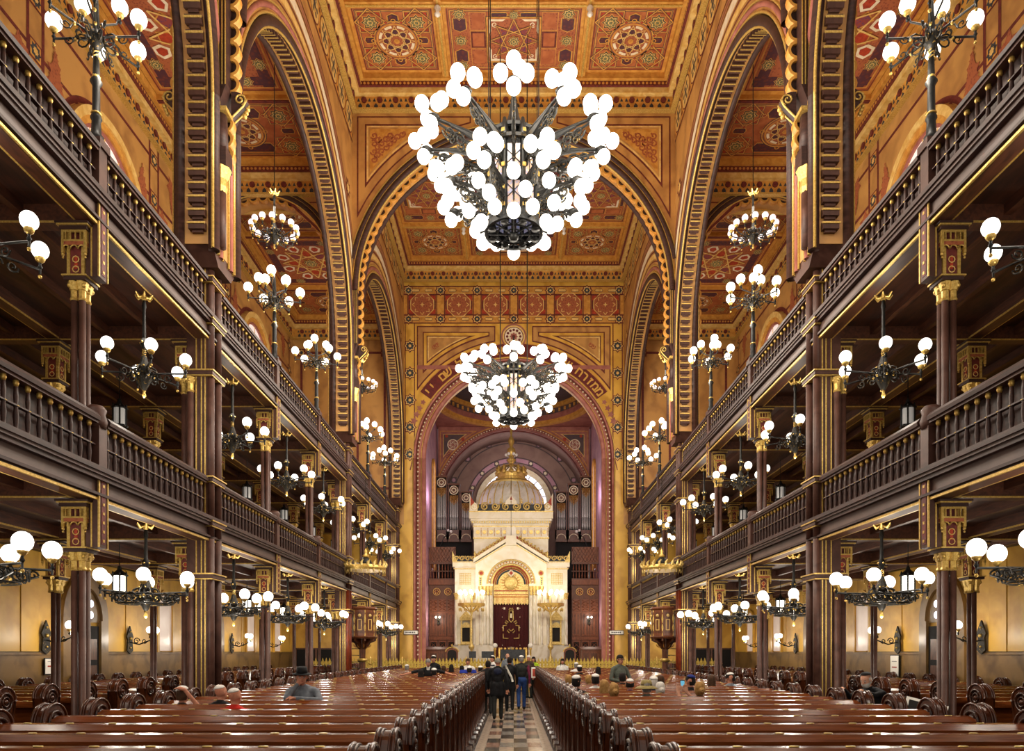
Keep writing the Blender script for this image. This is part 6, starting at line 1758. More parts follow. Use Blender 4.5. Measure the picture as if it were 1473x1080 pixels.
# ---------------------------------------------------------------- furniture before the ark
b = thing('ark_bench', 'low upholstered bench with carved gilt back before the ark steps', 'bench', (AX + .1, 37.6, 1.0))
MB('slate').box(-.65, .65, -.05, .0, .55, 1.05).build('backrest', b); m = MB('joinery2').box(-.7, .7, -.1, .5, .32, .45); m.build('seat', b)
m = MB('gold')
for q in range(7): m.sphere((-.6 + .2 * q, -.03, 1.08), .07, 6, 5)
m.build('carved_crest', b)
for s in (-1, 1):
    MB('gold').lathe([(.06, 0), (.05, .4), (.09, .5), (.05, .6), (.08, 1.05), (.03, 1.15)], 8, (s * .7, -.03, 0)).build('leg', b); MB('gold').lathe([(.05, 0), (.04, .35)], 8, (s * .65, .42, 0)).build('leg', b)
    p = thing('lamp_post', 'short gilt post with a white ball beside the ark bench, %s side' % SIDE[s], 'lamp', (AX + .1 + s * .92, 37.5, 1.0), group='ball posts')
    MB('gold').lathe([(.12, 0), (.12, .08), (.05, .15), (.045, 1.0), (.09, 1.08), (.05, 1.14)], 10).build('post', p); MB('white').sphere((0, 0, 1.24), .13, 12, 8).build('ball', p)
    c = thing('arched_chair', 'wooden chair with gilt arched back on the chancel step, %s of the ark' % SIDE[s], 'chair', (AX + s * 3.1, 37.8, 1.0), group='arched chairs')
    MB('joinery').box(-.32, .32, -.3, .3, .38, .48).build('seat', c)
    m = MB('joinery2').prism([(-.32, .4), (.32, .4), (.32, .9)] + [(.32 * math.cos(PI * i / 10), .9 + .22 * math.sin(PI * i / 10)) for i in range(11)] + [(-.32, .9)], mXZ, .24, .3); m.use('dark').prism([(-.24, .5), (.24, .5), (.24, .85)] + [(.24 * math.cos(PI * i / 10), .85 + .18 * math.sin(PI * i / 10)) for i in range(11)] + [(-.24, .85)], mXZ, .23, .24); m.build('backrest', c)
    m = MB('gold').tube([(.34 * math.cos(PI * i / 12), .25, .92 + .24 * math.sin(PI * i / 12)) for i in range(13)], .03, 5); m.lathe([(.05, 1.14), (.02, 1.2), (.05, 1.26), (0, 1.36)], 6, (0, .25, 0)); m.build('gilt_crest', c)
    for a in (-1, 1):
        for b_ in (-1, 1): MB('joinery').lathe([(.03, 0), (.04, .38)], 6, (a * .28, b_ * .25, 0)).build('leg', c)
    k = thing('reading_desk', 'broad reddish wooden reading desk on the chancel step, %s side' % SIDE[s], 'desk', (s * 4.25, 38.6, 1.0), group='reading desks')
    m = MB('joinery2').box(-.65, .65, -.3, .3, 0, 1.0); m.build('body', k); m = MB('joinery').prism([(-.36, 1.0), (.36, 1.12), (.36, 1.2), (-.36, 1.06)], lambda u, v, w_: (w_, u, v), -.7, .7); m.build('top', k)
    m = MB('joinery')
    for a in (-1, 0, 1): m.box(a * .42 - .17, a * .42 + .17, -.32, -.3, .15, .85)
    m.build('front_panel', k)
for i, (x, w_) in enumerate(((-2.05, .35), (-1.3, .6))):
    t = thing('music_stand', 'dark lectern screen standing behind the gilt railing, %s' % ('narrow' if i == 0 else 'wide'), 'stand', (x, 36.0, 1.0))
    MB('slate').box(-w_ / 2, w_ / 2, -.02, .02, .62, .95).build('panel', t); MB('black').lathe([(.18, 0), (.18, .03), (.02, .05), (.02, .65)], 8).build('stand', t)

# ---------------------------------------------------------------- pulpits against the second piers
for s in (-1, 1):
    px_, py_ = s * 5.6, 26.75
    t = thing('pulpit', 'raised wooden pulpit with gilt panels and stair against the pier, %s side' % SIDE[s], 'pulpit', (px_, py_, 0), group='pulpits')
    R8 = .5
    P8 = [(R8 * math.cos(PI / 8 + PI * k / 4), R8 * math.sin(PI / 8 + PI * k / 4)) for k in range(8)]
    MB('joinery').lathe([(R8 + .03, 2.4), (R8 + .06, 2.46), (R8, 2.52)], 8, smooth=False).build('floor_moulding', t)
    MB('joinery2').lathe([(R8 + .02, 3.44), (R8 + .07, 3.5), (R8 + .05, 3.56)], 8, smooth=False).build('handrail', t)
    for k in range(8):
        a = PI * k / 4 + PI / 4; ap_ = R8 * math.cos(PI / 8)
        m = MB('joinery2').box(-.02, .02, -.2, .2, 2.5, 3.46); m.use('joinery').box(.02, .03, -.14, .14, 2.6, 3.36); m.use('palegold').box(.03, .042, -.08, .08, 2.7, 2.73).box(.03, .042, -.08, -.05, 2.7, 3.1).box(.03, .042, .05, .08, 2.7, 3.1).box(.03, .042, -.08, .08, 3.08, 3.11)
        m.sphere((.035, 0, 3.24), .06, 8, 5); m.build('gilt_panel', t, (ap_ * math.cos(a), ap_ * math.sin(a), 0), a)
        b = MB('gold').lathe([(.02, 2.4), (.03, 2.5), (.02, 2.65), (.045, 2.8), (.02, 2.95), (.045, 3.12), (.02, 3.3), (.03, 3.44)], 6); b.build('gilt_baluster', t, (P8[k][0], P8[k][1], 0))
        m = MB('joinery').prism([(.1, 2.4), (R8, 2.4), (R8, 2.32), (.3, 2.24), (.2, 2.08), (.1, 2.0)], mXZ, -.03, .03); m.use('goldp').tube([(.2 + .12 * math.cos(PI + q * .5), 0, 2.2 + .12 * math.sin(PI + q * .5)) for q in range(7)], .015, 4); m.build('bracket', t, rz=a - PI / 8)
    m = MB('joinery').lathe([(.3, 0), (.3, .15), (.14, .3), (.11, 1.6), (.12, 2.0), (.16, 2.4)], 8, smooth=False); m.use('gold').lathe([(.15, 1.55), (.2, 1.62), (.15, 1.68)], 8); m.build('pedestal', t)
    # stair going down towards the aisle pews
    for k in range(9):
        a = MB('black').box(-.3, .3, -.13, .13, -.03, 0); a.use('palegold').box(-.28, .28, -.135, -.13, -.02, -.005)
        ang = .0 + k * .22
        a.build('stair_tread', t, (s * (.45 + .03 * k), .2 + .12 * k, 2.3 - .25 * k))
    m = MB('black').tube([(s * (.75 + .03 * q), .1 + .12 * q, 3.3 - .26 * q) for q in range(9)], .025, 5)
    for q in range(9): m.tube([(s * (.75 + .03 * q), .1 + .12 * q, 3.3 - .26 * q), (s * (.75 + .03 * q), .1 + .12 * q, 2.3 - .25 * q if q < 8 else .1)], .014, 4)
    m.build('stair_rail', t)
    h = thing('sounding_board', 'round gilt crown canopy hanging over the pulpit, %s side' % SIDE[s], 'canopy', (s * 5.15, 25.15, 4.75), group='pulpit canopies')
    MB('gold').lathe([(.66, -.02), (.7, .06), (.66, .14), (.3, .2), (.1, .22)], 24, smooth=False).build('canopy_disc', h)
    c = MB('arkgold')
    for k in range(20):
        a = 2 * PI * k / 20; c.tube([(.68 * math.cos(a), .68 * math.sin(a), .12), (.72 * math.cos(a), .72 * math.sin(a), .2), (.68 * math.cos(a + .08), .68 * math.sin(a + .08), .3)], [.04, .05, .015], 5); c.lathe([(.01, -.12), (.03, -.07), (.02, 0)], 5, (.66 * math.cos(a), .66 * math.sin(a), 0))
    stuff(c.build('canopy_crest', h))
    MB('black').lathe([(.25, .2), (.18, .35), (.08, .45)], 10).build('canopy_cap', h); MB('gold').lathe([(.08, .45), (.12, .5), (.04, .58), (.06, .65), (.0, .78)], 8).build('finial', h)
    MB('black').tube([(0, 0, .7), (0, 0, 3.2)], .01, 4).build('suspension_rod', h)

# ---------------------------------------------------------------- signs and notices
for s in (-1, 1):
    t = thing('wall_sign', 'small white sign plate with dark lettering on the %s chancel pilaster' % SIDE[s], 'sign', (s * 5.3, YE - .09, 2.92), group='pilaster signs')
    MB('white').box(-.35, .35, -.02, .02, -.09, .09).build('plate', t); MB('black').box(-.37, .37, -.01, .03, -.11, .11).build('frame', t)
    m = MB('slate'); x = -.28
    for q in (.03, .05, .02, .05, .05, .03, .05, .02, .04): m.box(x, x + q, -.026, -.02, -.035, .035); x += q + .02
    m.build('lettering', t)
def notice(name, label, loc, w_, h, mats, rz=0, frame='black'):
    t = thing(name, label, 'notice', loc, rz)
    MB(frame).box(-w_ / 2 - .025, w_ / 2 + .025, 0, .02, -h / 2 - .025, h / 2 + .025).build('frame', t)
    m = MB('white').box(-w_ / 2, w_ / 2, -.006, 0, -h / 2, h / 2); m.build('sheet', t)
    m = MB()
    for (x0, x1, z0, z1, mt) in mats: m.use(mt).box(x0 * w_, x1 * w_, -.009, -.006, z0 * h, z1 * h)
    m.build('print', t)
notice('framed_notice', 'black framed white notice with a red line on the wall below the sconce', (-XO + .13, 17.6, 1.56), .42, .36, [(-.3, .3, -.05, .05, 'scarlet'), (-.3, .3, .3, .33, 'slate')], rz=PI / 2)
notice('framed_notice', 'black framed tall notice with a red line on the wall near the dark door', (XO - .13, 21.4, 1.5), .45, .6, [(-.3, .3, -.1, -.04, 'scarlet'), (-.3, .3, .2, .23, 'slate')], rz=-PI / 2)
notice('aisle_notice', 'white paper notice with a red heading on the aisle pew end behind the dark jacket', (-.86, 23.35, 1.12), .26, .36, [(-.42, .42, .15, .42, 'scarlet'), (-.4, .4, -.4, .05, 'palegold')], frame='white')
notice('aisle_notice', 'pink and white paper notice on the aisle pew end on the other side', (.84, 29.3, 1.08), .2, .38, [(-.4, .4, -.42, .4, 'scarlet')], frame='white')
t = thing('picture_board', 'white framed colour picture board leaning on the pew end beside the old man', 'board', (5.85, 10.3, 1.0), rz=-.4)
b = MB('white').box(-.27, .27, 0, .02, -.22, .22); b.build('frame', t); b = MB('dark').box(-.23, .23, -.006, 0, -.18, .18); b.use('scarlet').box(.05, .2, -.009, -.006, -.1, .02); b.use('palegold').box(.08, .22, -.009, -.006, -.18, -.1); b.build('picture', t)
t.rotation_euler = (-.35, .25, -.4)
bl = MB('blue_cloth' if 'blue_cloth' in MAT else 'slate')
MAT['bluecloth'] = M('blue_cloth', '#2a44c0', .7, col2='#1c2f96', scale=8)
bg = MB('bluecloth'); bg.prism([(-.3, 0), (.3, 0), (.28, .1), (.1, .13), (-.12, .11), (-.28, .1)], mXZ, -.08, .1)
tag(bg.build('folded_cloth', None, (-1.6, 25.25, 1.18)), 'bright blue folded cloth lying on a pew desk before the woman in white', 'cloth')
# ================================================================== people
import numpy as np
for nm_, a, b in (('skin', '#c98f74', '#b87a60'), ('skinpale', '#d8a68c', '#c58f74'), ('clothblack', '#17171a', '#0e0e10'), ('clothnavy', '#20263f', '#171c30'), ('clothgrey', '#7c828a', '#666c74'), ('clothgreen', '#5c6258', '#4b5048'),
                  ('clothred', '#d22a1c', '#b01d12'), ('clothwhite', '#e4e2de', '#cfccc6'), ('jeans', '#2c4a86', '#22396a'), ('clothmaroon', '#6d1f3a', '#561530'), ('clothbrown', '#4a3a2e', '#3a2d23'), ('trouserdark', '#2a2b28', '#1e1f1d'),
                  ('hairdark', '#1d1511', '#120c09'), ('hairbrown', '#4d3320', '#382414'), ('hairblond', '#b08850', '#8f6a38'), ('hairgrey', '#8b8580', '#6f6a66'), ('hairwhite', '#d8d4cc', '#c2bdb4'), ('knit', '#8a8578', '#6e6a5e'), ('kippawhite', '#eceae4', '#d8d5cd'), ('kippablue', '#20307c', '#17245e'),
                  ('straw', '#a3935c', '#86774a'), ('vestyellow', '#b6d81f', '#98b81a'), ('shoe', '#141210', '#0c0a09'), ('clothpurple', '#5a3a66', '#472c52'), ('strapwhite', '#d9d6cc', '#c4c0b4')):
    MAT[nm_] = M(nm_, a, .75, col2=b, scale=14, spec=.25)
MAT['eye'] = M('eye_dark', '#1a120e', .3); MAT['lip'] = M('lip', '#8d4a40', .6); MAT['phone'] = M('phone_case', '#0d0f12', .25); MAT['screen'] = M('phone_screen', '#5fa8c8', .2, emit=.8)

PENDING = []
class Body:
    """primitives that a voxel remesh fuses into one continuous surface"""
    def __init__(s): s.p = []
    def cap(s, a, b, r0, r1, mat): s.p.append((Vector(a), Vector(b), r0, r1, mat, None))
    def ell(s, c, r, mat): s.p.append((Vector(c), Vector(c), 0, 0, mat, Vector(r)))
    def build(s, name, parent, vox):
        m = MB()
        for a, b, r0, r1, mat, e in s.p:
            if e is not None: m.sphere(a, 1.0, 12, 8, e)
            else:
                d = (b - a); L_ = d.length or 1e-4; d = d / L_
                pts = [a - d * r0 * .95, a - d * r0 * .7, a - d * r0 * .3] + [a.lerp(b, t) for t in (0, .33, .66, 1)] + [b + d * r1 * .3, b + d * r1 * .7, b + d * r1 * .95]
                rs = [r0 * .3, r0 * .71, r0 * .95] + [r0 + (r1 - r0) * t for t in (0, .33, .66, 1)] + [r1 * .95, r1 * .71, r1 * .3]
                m.tube(pts, rs, 10)
        me = bpy.data.meshes.new(name); me.from_pydata([tuple(v) for v in m.v], [], m.f); me.update()
        o = bpy.data.objects.new(name, me); COL.objects.link(o)
        bm = bmesh.new(); bm.from_mesh(me); bmesh.ops.recalc_face_normals(bm, faces=bm.faces); bm.to_mesh(me); bm.free()
        md = o.modifiers.new('r', 'REMESH'); md.mode = 'VOXEL'; md.voxel_size = vox; md.use_smooth_shade = True
        sm = o.modifiers.new('s', 'SMOOTH'); sm.iterations = 2; sm.factor = .5
        o.parent = parent; o.name = name
        PENDING.append((s, o, me))
        return o
    def finish(s, o, me, dg):
        new = bpy.data.meshes.new_from_object(o.evaluated_get(dg))
        n = len(new.polygons); c = np.empty(n * 3); new.polygons.foreach_get('center', c); c = c.reshape(-1, 3)
        best = np.full(n, 1e9); idx = np.zeros(n, dtype=np.int32); mats = []
        for a, b, r0, r1, mat, e in s.p:
            if mat not in mats: mats.append(mat)
            if e is not None:
                q = (c - np.array(a)) / np.array(e); l = np.linalg.norm(q, axis=1); d = (l - 1) * min(e)
            else:
                A_, B_ = np.array(a), np.array(b); ab = B_ - A_; t = np.clip(((c - A_) @ ab) / max(1e-9, ab @ ab), 0, 1)
                d = np.linalg.norm(c - (A_ + t[:, None] * ab), axis=1) - (r0 + (r1 - r0) * t)
            k = d < best; best[k] = d[k]; idx[k] = mats.index(mat)
        new.materials.clear()
        for mt in mats: new.materials.append(MAT[mt])
        new.polygons.foreach_set('material_index', idx); new.polygons.foreach_set('use_smooth', np.ones(n, dtype=bool)); new.update()
        new.name = 'body'
        return new

def hand(B, w, d, skin, curl=.5, side=1):
    """palm and five fingers; w wrist point, d direction"""
    w = Vector(w); d = Vector(d).normalized()
    up = Vector((0, 0, 1)) if abs(d.z) < .8 else Vector((0, 1, 0))
    sd = d.cross(up).normalized() * side; nn = sd.cross(d).normalized() * side
    p = w + d * .05
    B.cap(w, p + d * .02, .026, .03, skin); B.cap(w + sd * .02, p + sd * .024 + d * .03, .018, .016, skin); B.cap(w - sd * .015, p - sd * .024 + d * .025, .018, .016, skin)
    for i, L_ in enumerate((.065, .075, .07, .055)):
        k = p + sd * (.03 - .02 * i) + d * .03
        m1 = k + d * L_ * .5 + nn * -.02 * curl; e = m1 + d * L_ * .45 * (1 - .5 * curl) - nn * .045 * curl
        B.cap(k, m1, .0105, .0095, skin); B.cap(m1, e, .0095, .0085, skin)
    th = w + d * .03 + sd * .035; B.cap(th, th + d * .035 + sd * .028 - nn * .012, .013, .011, skin); B.cap(th + d * .035 + sd * .028 - nn * .012, th + d * .065 + sd * .026 - nn * .025, .011, .009, skin)

def head_parts(t, hc, look, hair, hat, face, beard=None, glasses=False, tilt=0.0, ks=1.0):
    """hair, hat and facial features as children of an Empty-free parent; hc head centre, look yaw"""
    R = Matrix.Translation(hc) @ Matrix.Rotation(look, 4, 'Z') @ Matrix.Rotation(tilt, 4, 'X')
    def place(m, nm_):
        m.v = [tuple(R @ Vector(v)) for v in m.v]; return m.build(nm_, t)
    def shell(mat, rx, ry, rz_, cut, nm_, c=(0, 0, 0)):
        """ellipsoid shell kept where cut(x, y, z) holds"""
        m = MB(mat); tmp = MB(mat); tmp.sphere(c, 1.0, 20, 14, (rx, ry, rz_))
        keep = [f for f in tmp.f if cut(*[sum(tmp.v[i][k] for i in f) / len(f) for k in range(3)])]
        used = sorted({i for f in keep for i in f}); mp = {i: j for j, i in enumerate(used)}
        m.add([tmp.v[i] for i in used], [tuple(mp[i] for i in f) for f in keep], True)
        return place(m, nm_)
    if hair:
        style, mat = hair
        def lock(a, z): return 1 + .035 * math.sin(11 * a + 14 * z) + .02 * math.sin(23 * a)
        def mop(prof, nm_, front=.03, ztop_=.055, n=36):
            """ridged hair shell from a profile, open over the face"""
            m = MB(mat); vs = []; fs = []
            for r_, z in prof:
                for k in range(n):
                    a = 2 * PI * k / n; q = r_ * lock(a, z); vs.append((q * .86 * math.cos(a), q * 1.05 * math.sin(a) - .008, z))
            for jj in range(len(prof) - 1):
                for k in range(n):
                    k2 = (k + 1) % n; ids = (jj * n + k, jj * n + k2, (jj + 1) * n + k2, (jj + 1) * n + k)
                    cy = sum(vs[q][1] for q in ids) / 4; cz = sum(vs[q][2] for q in ids) / 4; cx = sum(vs[q][0] for q in ids) / 4
                    if cy > front and cz < ztop_ and abs(cx) < .075: continue
                    if style == 'short' and cy > -.035 and cz < .0 and abs(cx) > .04: continue
                    fs.append(ids)
            m.add(vs, fs, True); return place(m, nm_)
        top_ = [(.002, .132), (.04, .127), (.068, .11), (.087, .08), (.096, .04)]
        if style == 'short': mop(top_ + [(.097, .0), (.093, -.035), (.084, -.065)], 'hair', .02, .06)
        elif style == 'fringe': shell(mat, .084, .103, .12, lambda x, y, z: z < .045 and z > -.06 and y < .03, 'hair')
        elif style == 'long': mop(top_ + [(.1, 0), (.102, -.05), (.104, -.1), (.108, -.15), (.1, -.19)], 'hair', .03, .05)
        elif style == 'bun':
            mop(top_ + [(.099, 0), (.094, -.04), (.08, -.08), (.06, -.1)], 'hair', .035, .05)
            m = MB(mat)
            for q in range(4): m.tube([(.01 + (.045 - .009 * q) * math.cos(k * PI / 6), -.11 - .012 * q, -.02 + (.045 - .009 * q) * math.sin(k * PI / 6)) for k in range(12)], .016, 6, closed=True)
            place(m, 'hair_bun')
    if hat == 'kippa' or hat == 'kippablack' or hat == 'kippablue':
        mat = {'kippa': 'kippawhite', 'kippablack': 'clothblack', 'kippablue': 'kippablue'}[hat]
        m = MB(mat).lathe([(.074, -.012), (.069, .004), (.054, .019), (.03, .029), (.004, .033)], 18); hs = 1.12 if hair and (hair[0] != 'fringe' or hat == 'kippablack') else 1.0
        m.v = [tuple(Matrix.Translation((0, -.03, .082 + (.024 if hs > 1 else 0))) @ Matrix.Scale(hs, 4) @ Matrix.Rotation(-.28 + .48, 4, 'X') @ Vector(v)) for v in m.v]; place(m, 'skullcap')
    elif hat == 'knit': shell('knit', .093, .11, .13, lambda x, y, z: z > -.01, 'knit_cap')
    elif hat == 'fedora':
        m = MB('clothblack').lathe([(.088, .055), (.09, .1), (.082, .16), (.05, .17), (.01, .155)], 18, sx=.95, sy=1.1); m.lathe([(.088, .055), (.15, .05), (.152, .058), (.09, .07)], 20, sx=.95, sy=1.1); place(m, 'felt_hat')
    elif hat == 'sunhat':
        m = MB('straw').lathe([(.095, .03), (.097, .08), (.08, .13), (.02, .14)], 18); m.lathe([(.095, .03), (.16, .012), (.195, -.01), (.196, -.004), (.1, .045)], 24); m.use('clothbrown').lathe([(.097, .035), (.099, .06), (.096, .062)], 18); place(m, 'sun_hat')
    elif hat == 'cap': shell('clothnavy', .09, .108, .124, lambda x, y, z: z > .035, 'cap')
    elif hat == 'scarf': shell('clothblack', .1, .112, .15, lambda x, y, z: y < .03 or z > .06, 'head_scarf', (0, -.01, -.03))
    if face:
        for sx in (-1, 1):
            m = MB('clothwhite').sphere((sx * .032, .083, .008), .0135, 8, 6, (1.1, .6, .7)); m.use('eye').sphere((sx * .032, .089, .008), .0075, 6, 5)
            place(m, 'eye'); place(MB('eye').tube([(sx * .017, .09, .028), (sx * .034, .091, .034), (sx * .05, .08, .027)], .004, 4), 'eyebrow')
        place(MB('lip').tube([(-.024, .083, -.056), (0, .091, -.054), (.024, .083, -.056)], [.003, .006, .003], 5), 'mouth')
    if glasses:
        m = MB('clothblack')
        for sx in (-1, 1): m.tube([(sx * .033 + .024 * math.cos(q * PI / 5), .102, .006 + .018 * math.sin(q * PI / 5)) for q in range(10)], .004, 4, closed=True); m.tube([(sx * .057, .1, .008), (sx * .08, .0, .01)], .003, 4)
        m.tube([(-.01, .104, .008), (.01, .104, .008)], .003, 4); place(m, 'spectacles')
    if beard:
        shell(beard, .066, .08, .085, lambda x, y, z: y > .0 and z < -.035, 'beard', (0, .022, -.045))

def person(label, x, y, rz=0.0, pose='sit', z0=0.0, k=1.0, top='clothblack', bottom='trouserdark', skin='skin', hair=('short', 'hairdark'), hat=None, face=False, look=0.0, nod=0.0, lean=0.0, side=0.0, arms=None, vox=.02,
           sleeve=None, beard=None, glasses=False, coat=False, group=None, step=0.0, girth=1.0, bare=False, collar=None):
    """lean bends the trunk forward, side bends it sideways (metres at the shoulders); arms: {-1: (elbow, wrist, hand dir), 1: ...} in body space"""
    t = thing('person', label, 'person', (x, y, z0), rz, group)
    B = Body(); sleeve = sleeve or top; fore = skin if bare else sleeve
    hz = .93 * k if pose != 'sit' else .60
    hp = Vector((0, 0 if pose != 'sit' else .17, hz))
    sh = hp + Vector((side, lean, .49 * k - .5 * (lean * lean + side * side)))
    nk = sh + Vector((side * .15, lean * .2 + .01, .06)); hc = nk + Vector((side * .2, .02 + lean * .25, .135 * (1 - .3 * abs(nod))))
    g = girth
    mid = hp.lerp(sh, .5)
    B.ell(hp + Vector((0, 0, .02)), (.165 * g, .12 * g, .14), bottom if not coat else top); B.ell(mid, (.15 * g, .115 * g, .19), top); B.ell(hp.lerp(sh, .72), (.175 * g, .12 * g, .19), top)
    B.cap(sh + Vector((-.145 * g, 0, -.02)), sh + Vector((.145 * g, 0, -.02)), .068, .068, top); B.cap(sh + Vector((-.07, 0, .015)), sh + Vector((.07, 0, .015)), .065, .065, top); B.cap(sh + Vector((0, .01, 0)), nk, .075, .06, collar or top)
    B.cap(nk, nk.lerp(hc, .45), .052, .05, skin)
    H = Matrix.Translation(hc) @ Matrix.Rotation(look, 4, 'Z') @ Matrix.Rotation(nod, 4, 'X')
    hp_ = lambda v: H @ Vector(v)
    B.ell(hp_((0, -.008, .025)), (.079, .097, .095), skin); B.ell(hp_((0, .018, -.035)), (.062, .072, .084), skin)
    B.cap(hp_((0, .085, .012)), hp_((0, .103, -.022)), .008, .014, skin)
    for sx in (-1, 1): B.ell(hp_((sx * .078, -.004, -.002)), (.014, .022, .032), skin)
    for sx in (-1, 1):
        s0 = sh + Vector((sx * .185 * g, 0, -.03))
        a = (arms or {}).get(sx)
        if a is None:
            if pose == 'sit': a = (s0 + Vector((sx * .05, .04, -.28)), s0 + Vector((-sx * .02, .26, -.36)), (-sx * .2, 1, -.1))
            else: a = (s0 + Vector((sx * .06, -.03 + step * sx * -.12, -.29 * k)), s0 + Vector((sx * .05, .06 + step * sx * -.25, -.53 * k)), (0, .2, -1))
        el, wr, hd = Vector(a[0]), Vector(a[1]), a[2]
        B.cap(s0, el, .058, .047, sleeve); B.cap(el, wr, .045 if not bare else .04, .033 if not bare else .026, fore)
        hand(B, wr, hd, skin, .45, sx)
        hx = hp + Vector((sx * .09, 0, -.03))
        if pose == 'sit':
            kn = hp + Vector((sx * .1, .36, -.02)); an = Vector((sx * .1, .42, .1))
        else:
            kn = Vector((sx * .095, .03 + step * sx * .16, .5 * k)); an = Vector((sx * .09, -.02 + step * sx * .26 - (.05 if step and sx < 0 else 0), .09 + (.04 if step * sx < 0 else 0)))
        B.cap(hx, kn, .095, .072, bottom); B.cap(kn, an, .07, .058, bottom)
        B.cap(an + Vector((0, -.05, -.045)), an + Vector((0, .17, -.055)), .046, .036, 'shoe')
    if coat:
        for q in (-1, 1): B.cap(hp + Vector((q * .07, 0, .05)), hp + Vector((q * .085, .0, -.2)), .12 * g, .125 * g, top)
        B.cap(hp + Vector((0, .02, .05)), hp + Vector((0, .02, -.2)), .12 * g, .13 * g, top)
    B.build('body', t, vox)
    head_parts(t, hc, look, hair, hat, face, beard, glasses, nod)
    return t, sh, hp, hc

def at_px(px, Y): return (px - 739.0) * Y / F
def seat_y(row): return 5.56 + PEWP * row            # backrest line of a row counted from the 3rd pew
def sitter(label, px, row, ztop=1.42, **kw):
    """seated, head top at ztop"""
    Y = seat_y(row) + .2
    dz = ztop - (.60 + .49 + .06 + .135 + .12)
    return person(label, at_px(px, Y + .0), Y - .17 + .05, pose='sit', z0=dz, **kw)

V = Vector
# ---- people walking up the aisle
t, sh, hp, hc = person('man in black hooded jacket and grey knit cap walking away up the aisle', at_px(716, 20.4), 20.4, pose='stand', k=1.0, top='clothblack', bottom='trouserdark', hair=None, hat='knit', coat=True, vox=.012, step=.7, girth=1.15)
m = MB('clothnavy').sphere((0, -.13, 1.36), .12, 12, 8, (1, .5, .8)); m.build('jacket_hood', t)
t, *_ = person('walker in black with a pale scarf beside the man in the knit cap', at_px(733, 23.4), 23.4, pose='stand', top='clothblack', bottom='clothblack', hair=('short', 'hairdark'), coat=True, vox=.014, step=-.6, girth=1.0)
m = MB('strapwhite').tube([(-.13, -.1, 1.47), (-.05, -.16, 1.3), (.06, -.17, 1.1), (.1, -.16, .95)], .035, 6); m.build('scarf', t)
t, *_ = person('man in dark padded vest over maroon sleeves and blue jeans walking up the aisle', at_px(750, 23.9), 23.9, pose='stand', k=1.03, top='trouserdark', sleeve='clothmaroon', bottom='jeans', hair=('short', 'hairgrey'), hat='kippa', vox=.013, step=.6, girth=1.15)
person('dark coated walker half hidden at the aisle pew ends by the knit cap', at_px(702, 22.0), 22.0, pose='stand', k=.93, top='clothblack', bottom='trouserdark', hair=('short', 'hairdark'), vox=.018, step=-.8, coat=True)
t, *_ = person('man in white and navy striped top looking back from the aisle', at_px(709, 27.5), 27.5, rz=2.3, pose='stand', k=1.02, top='clothwhite', bottom='clothnavy', hair=('short', 'hairdark'), hat='kippa', face=True, vox=.016)
m = MB('clothnavy')
for z in (1.12, 1.26, 1.38): m.lathe([(.188, z), (.19, z + .05)], 16, (0, 0, 0), sx=1.0, sy=.68)
m.build('shirt_stripe', t)
person('bald man in grey facing the camera near the railing', at_px(730, 31.5), 31.5, rz=PI, pose='stand', k=1.08, top='clothgrey', hair=None, skin='skinpale', face=True, vox=.018)
t, *_ = person('person with white hair and dark coat beside a bright yellow-green vest', at_px(761, 30.0), 30.0, rz=PI - .6, pose='stand', k=1.03, top='clothbrown', hair=('short', 'hairwhite'), face=True, vox=.018)
person('person in yellow-green safety vest behind the white-haired walker', at_px(768, 31.0), 31.0, rz=2.6, pose='stand', k=.98, top='vestyellow', hair=('long', 'hairdark'), face=True, vox=.018)

# ---- left block
sitter('man in red shirt with white skullcap seated among the left pews', 335, 4, 1.44, top='clothred', hair=None, hat='kippa', skin='skin', vox=.013, look=-.5, girth=1.1)
sitter('bald man in dark shirt and white skullcap seated ahead of the red shirt', 315, 5, 1.44, top='clothblack', hair=None, hat='kippa', vox=.013, look=-.6, girth=1.1)
Y5 = seat_y(5)
sitter('seated man in black with bare forearm raised to his skullcap', 258, 5, 1.4, top='clothblack', hair=('short', 'hairbrown'), hat='kippa', vox=.013, bare=True, lean=.02, girth=1.05,
       arms={1: ((.34, .2, 1.0), (.1, .06, 1.38), (-1, -.1, .25)), -1: ((-.3, .1, .8), (-.2, .3, .75), (0, 1, 0))})
t, *_ = person('man in grey jacket and black felt hat leaning on a pew with chin in hand', at_px(437, 11.35), 11.35, rz=PI + .05, pose='stand', k=.93, top='clothgrey', bottom='trouserdark', hair=('short', 'hairdark'), hat='fedora', face=True, vox=.012, lean=.06, look=.25, nod=-.1, girth=1.12,
               arms={-1: ((-.3, .2, 1.16), (.06, .3, 1.2), (1, .1, 0)), 1: ((.2, .28, 1.2), (.05, .2, 1.4), (-.4, -.1, .9))})
person('man in dark jacket leaning forward with both arms spread on the pew desk', at_px(617, 22.35), 22.35, rz=PI, pose='stand', k=.98, top='clothblack', bottom='trouserdark', hair=('short', 'hairgrey'), face=True, vox=.014, lean=.12, nod=-.2, girth=1.1, bare=True, collar='clothwhite',
       arms={-1: ((-.5, .18, 1.28), (-.76, .25, 1.21), (-1, .1, -.1)), 1: ((.5, .18, 1.28), (.76, .25, 1.21), (1, .1, -.1))})
person('man in black jacket and white skullcap standing behind the leaning man', at_px(624, 25.0), 25.0, rz=PI - .3, pose='stand', k=1.03, top='clothblack', hair=('short', 'hairdark'), hat='kippa', face=True, vox=.017)
person('woman in white top standing behind a blue cloth in the left pews', at_px(673, 26.3), 26.3, rz=PI, pose='stand', k=.95, top='clothwhite', hair=('short', 'hairbrown'), face=True, vox=.016, girth=1.1)
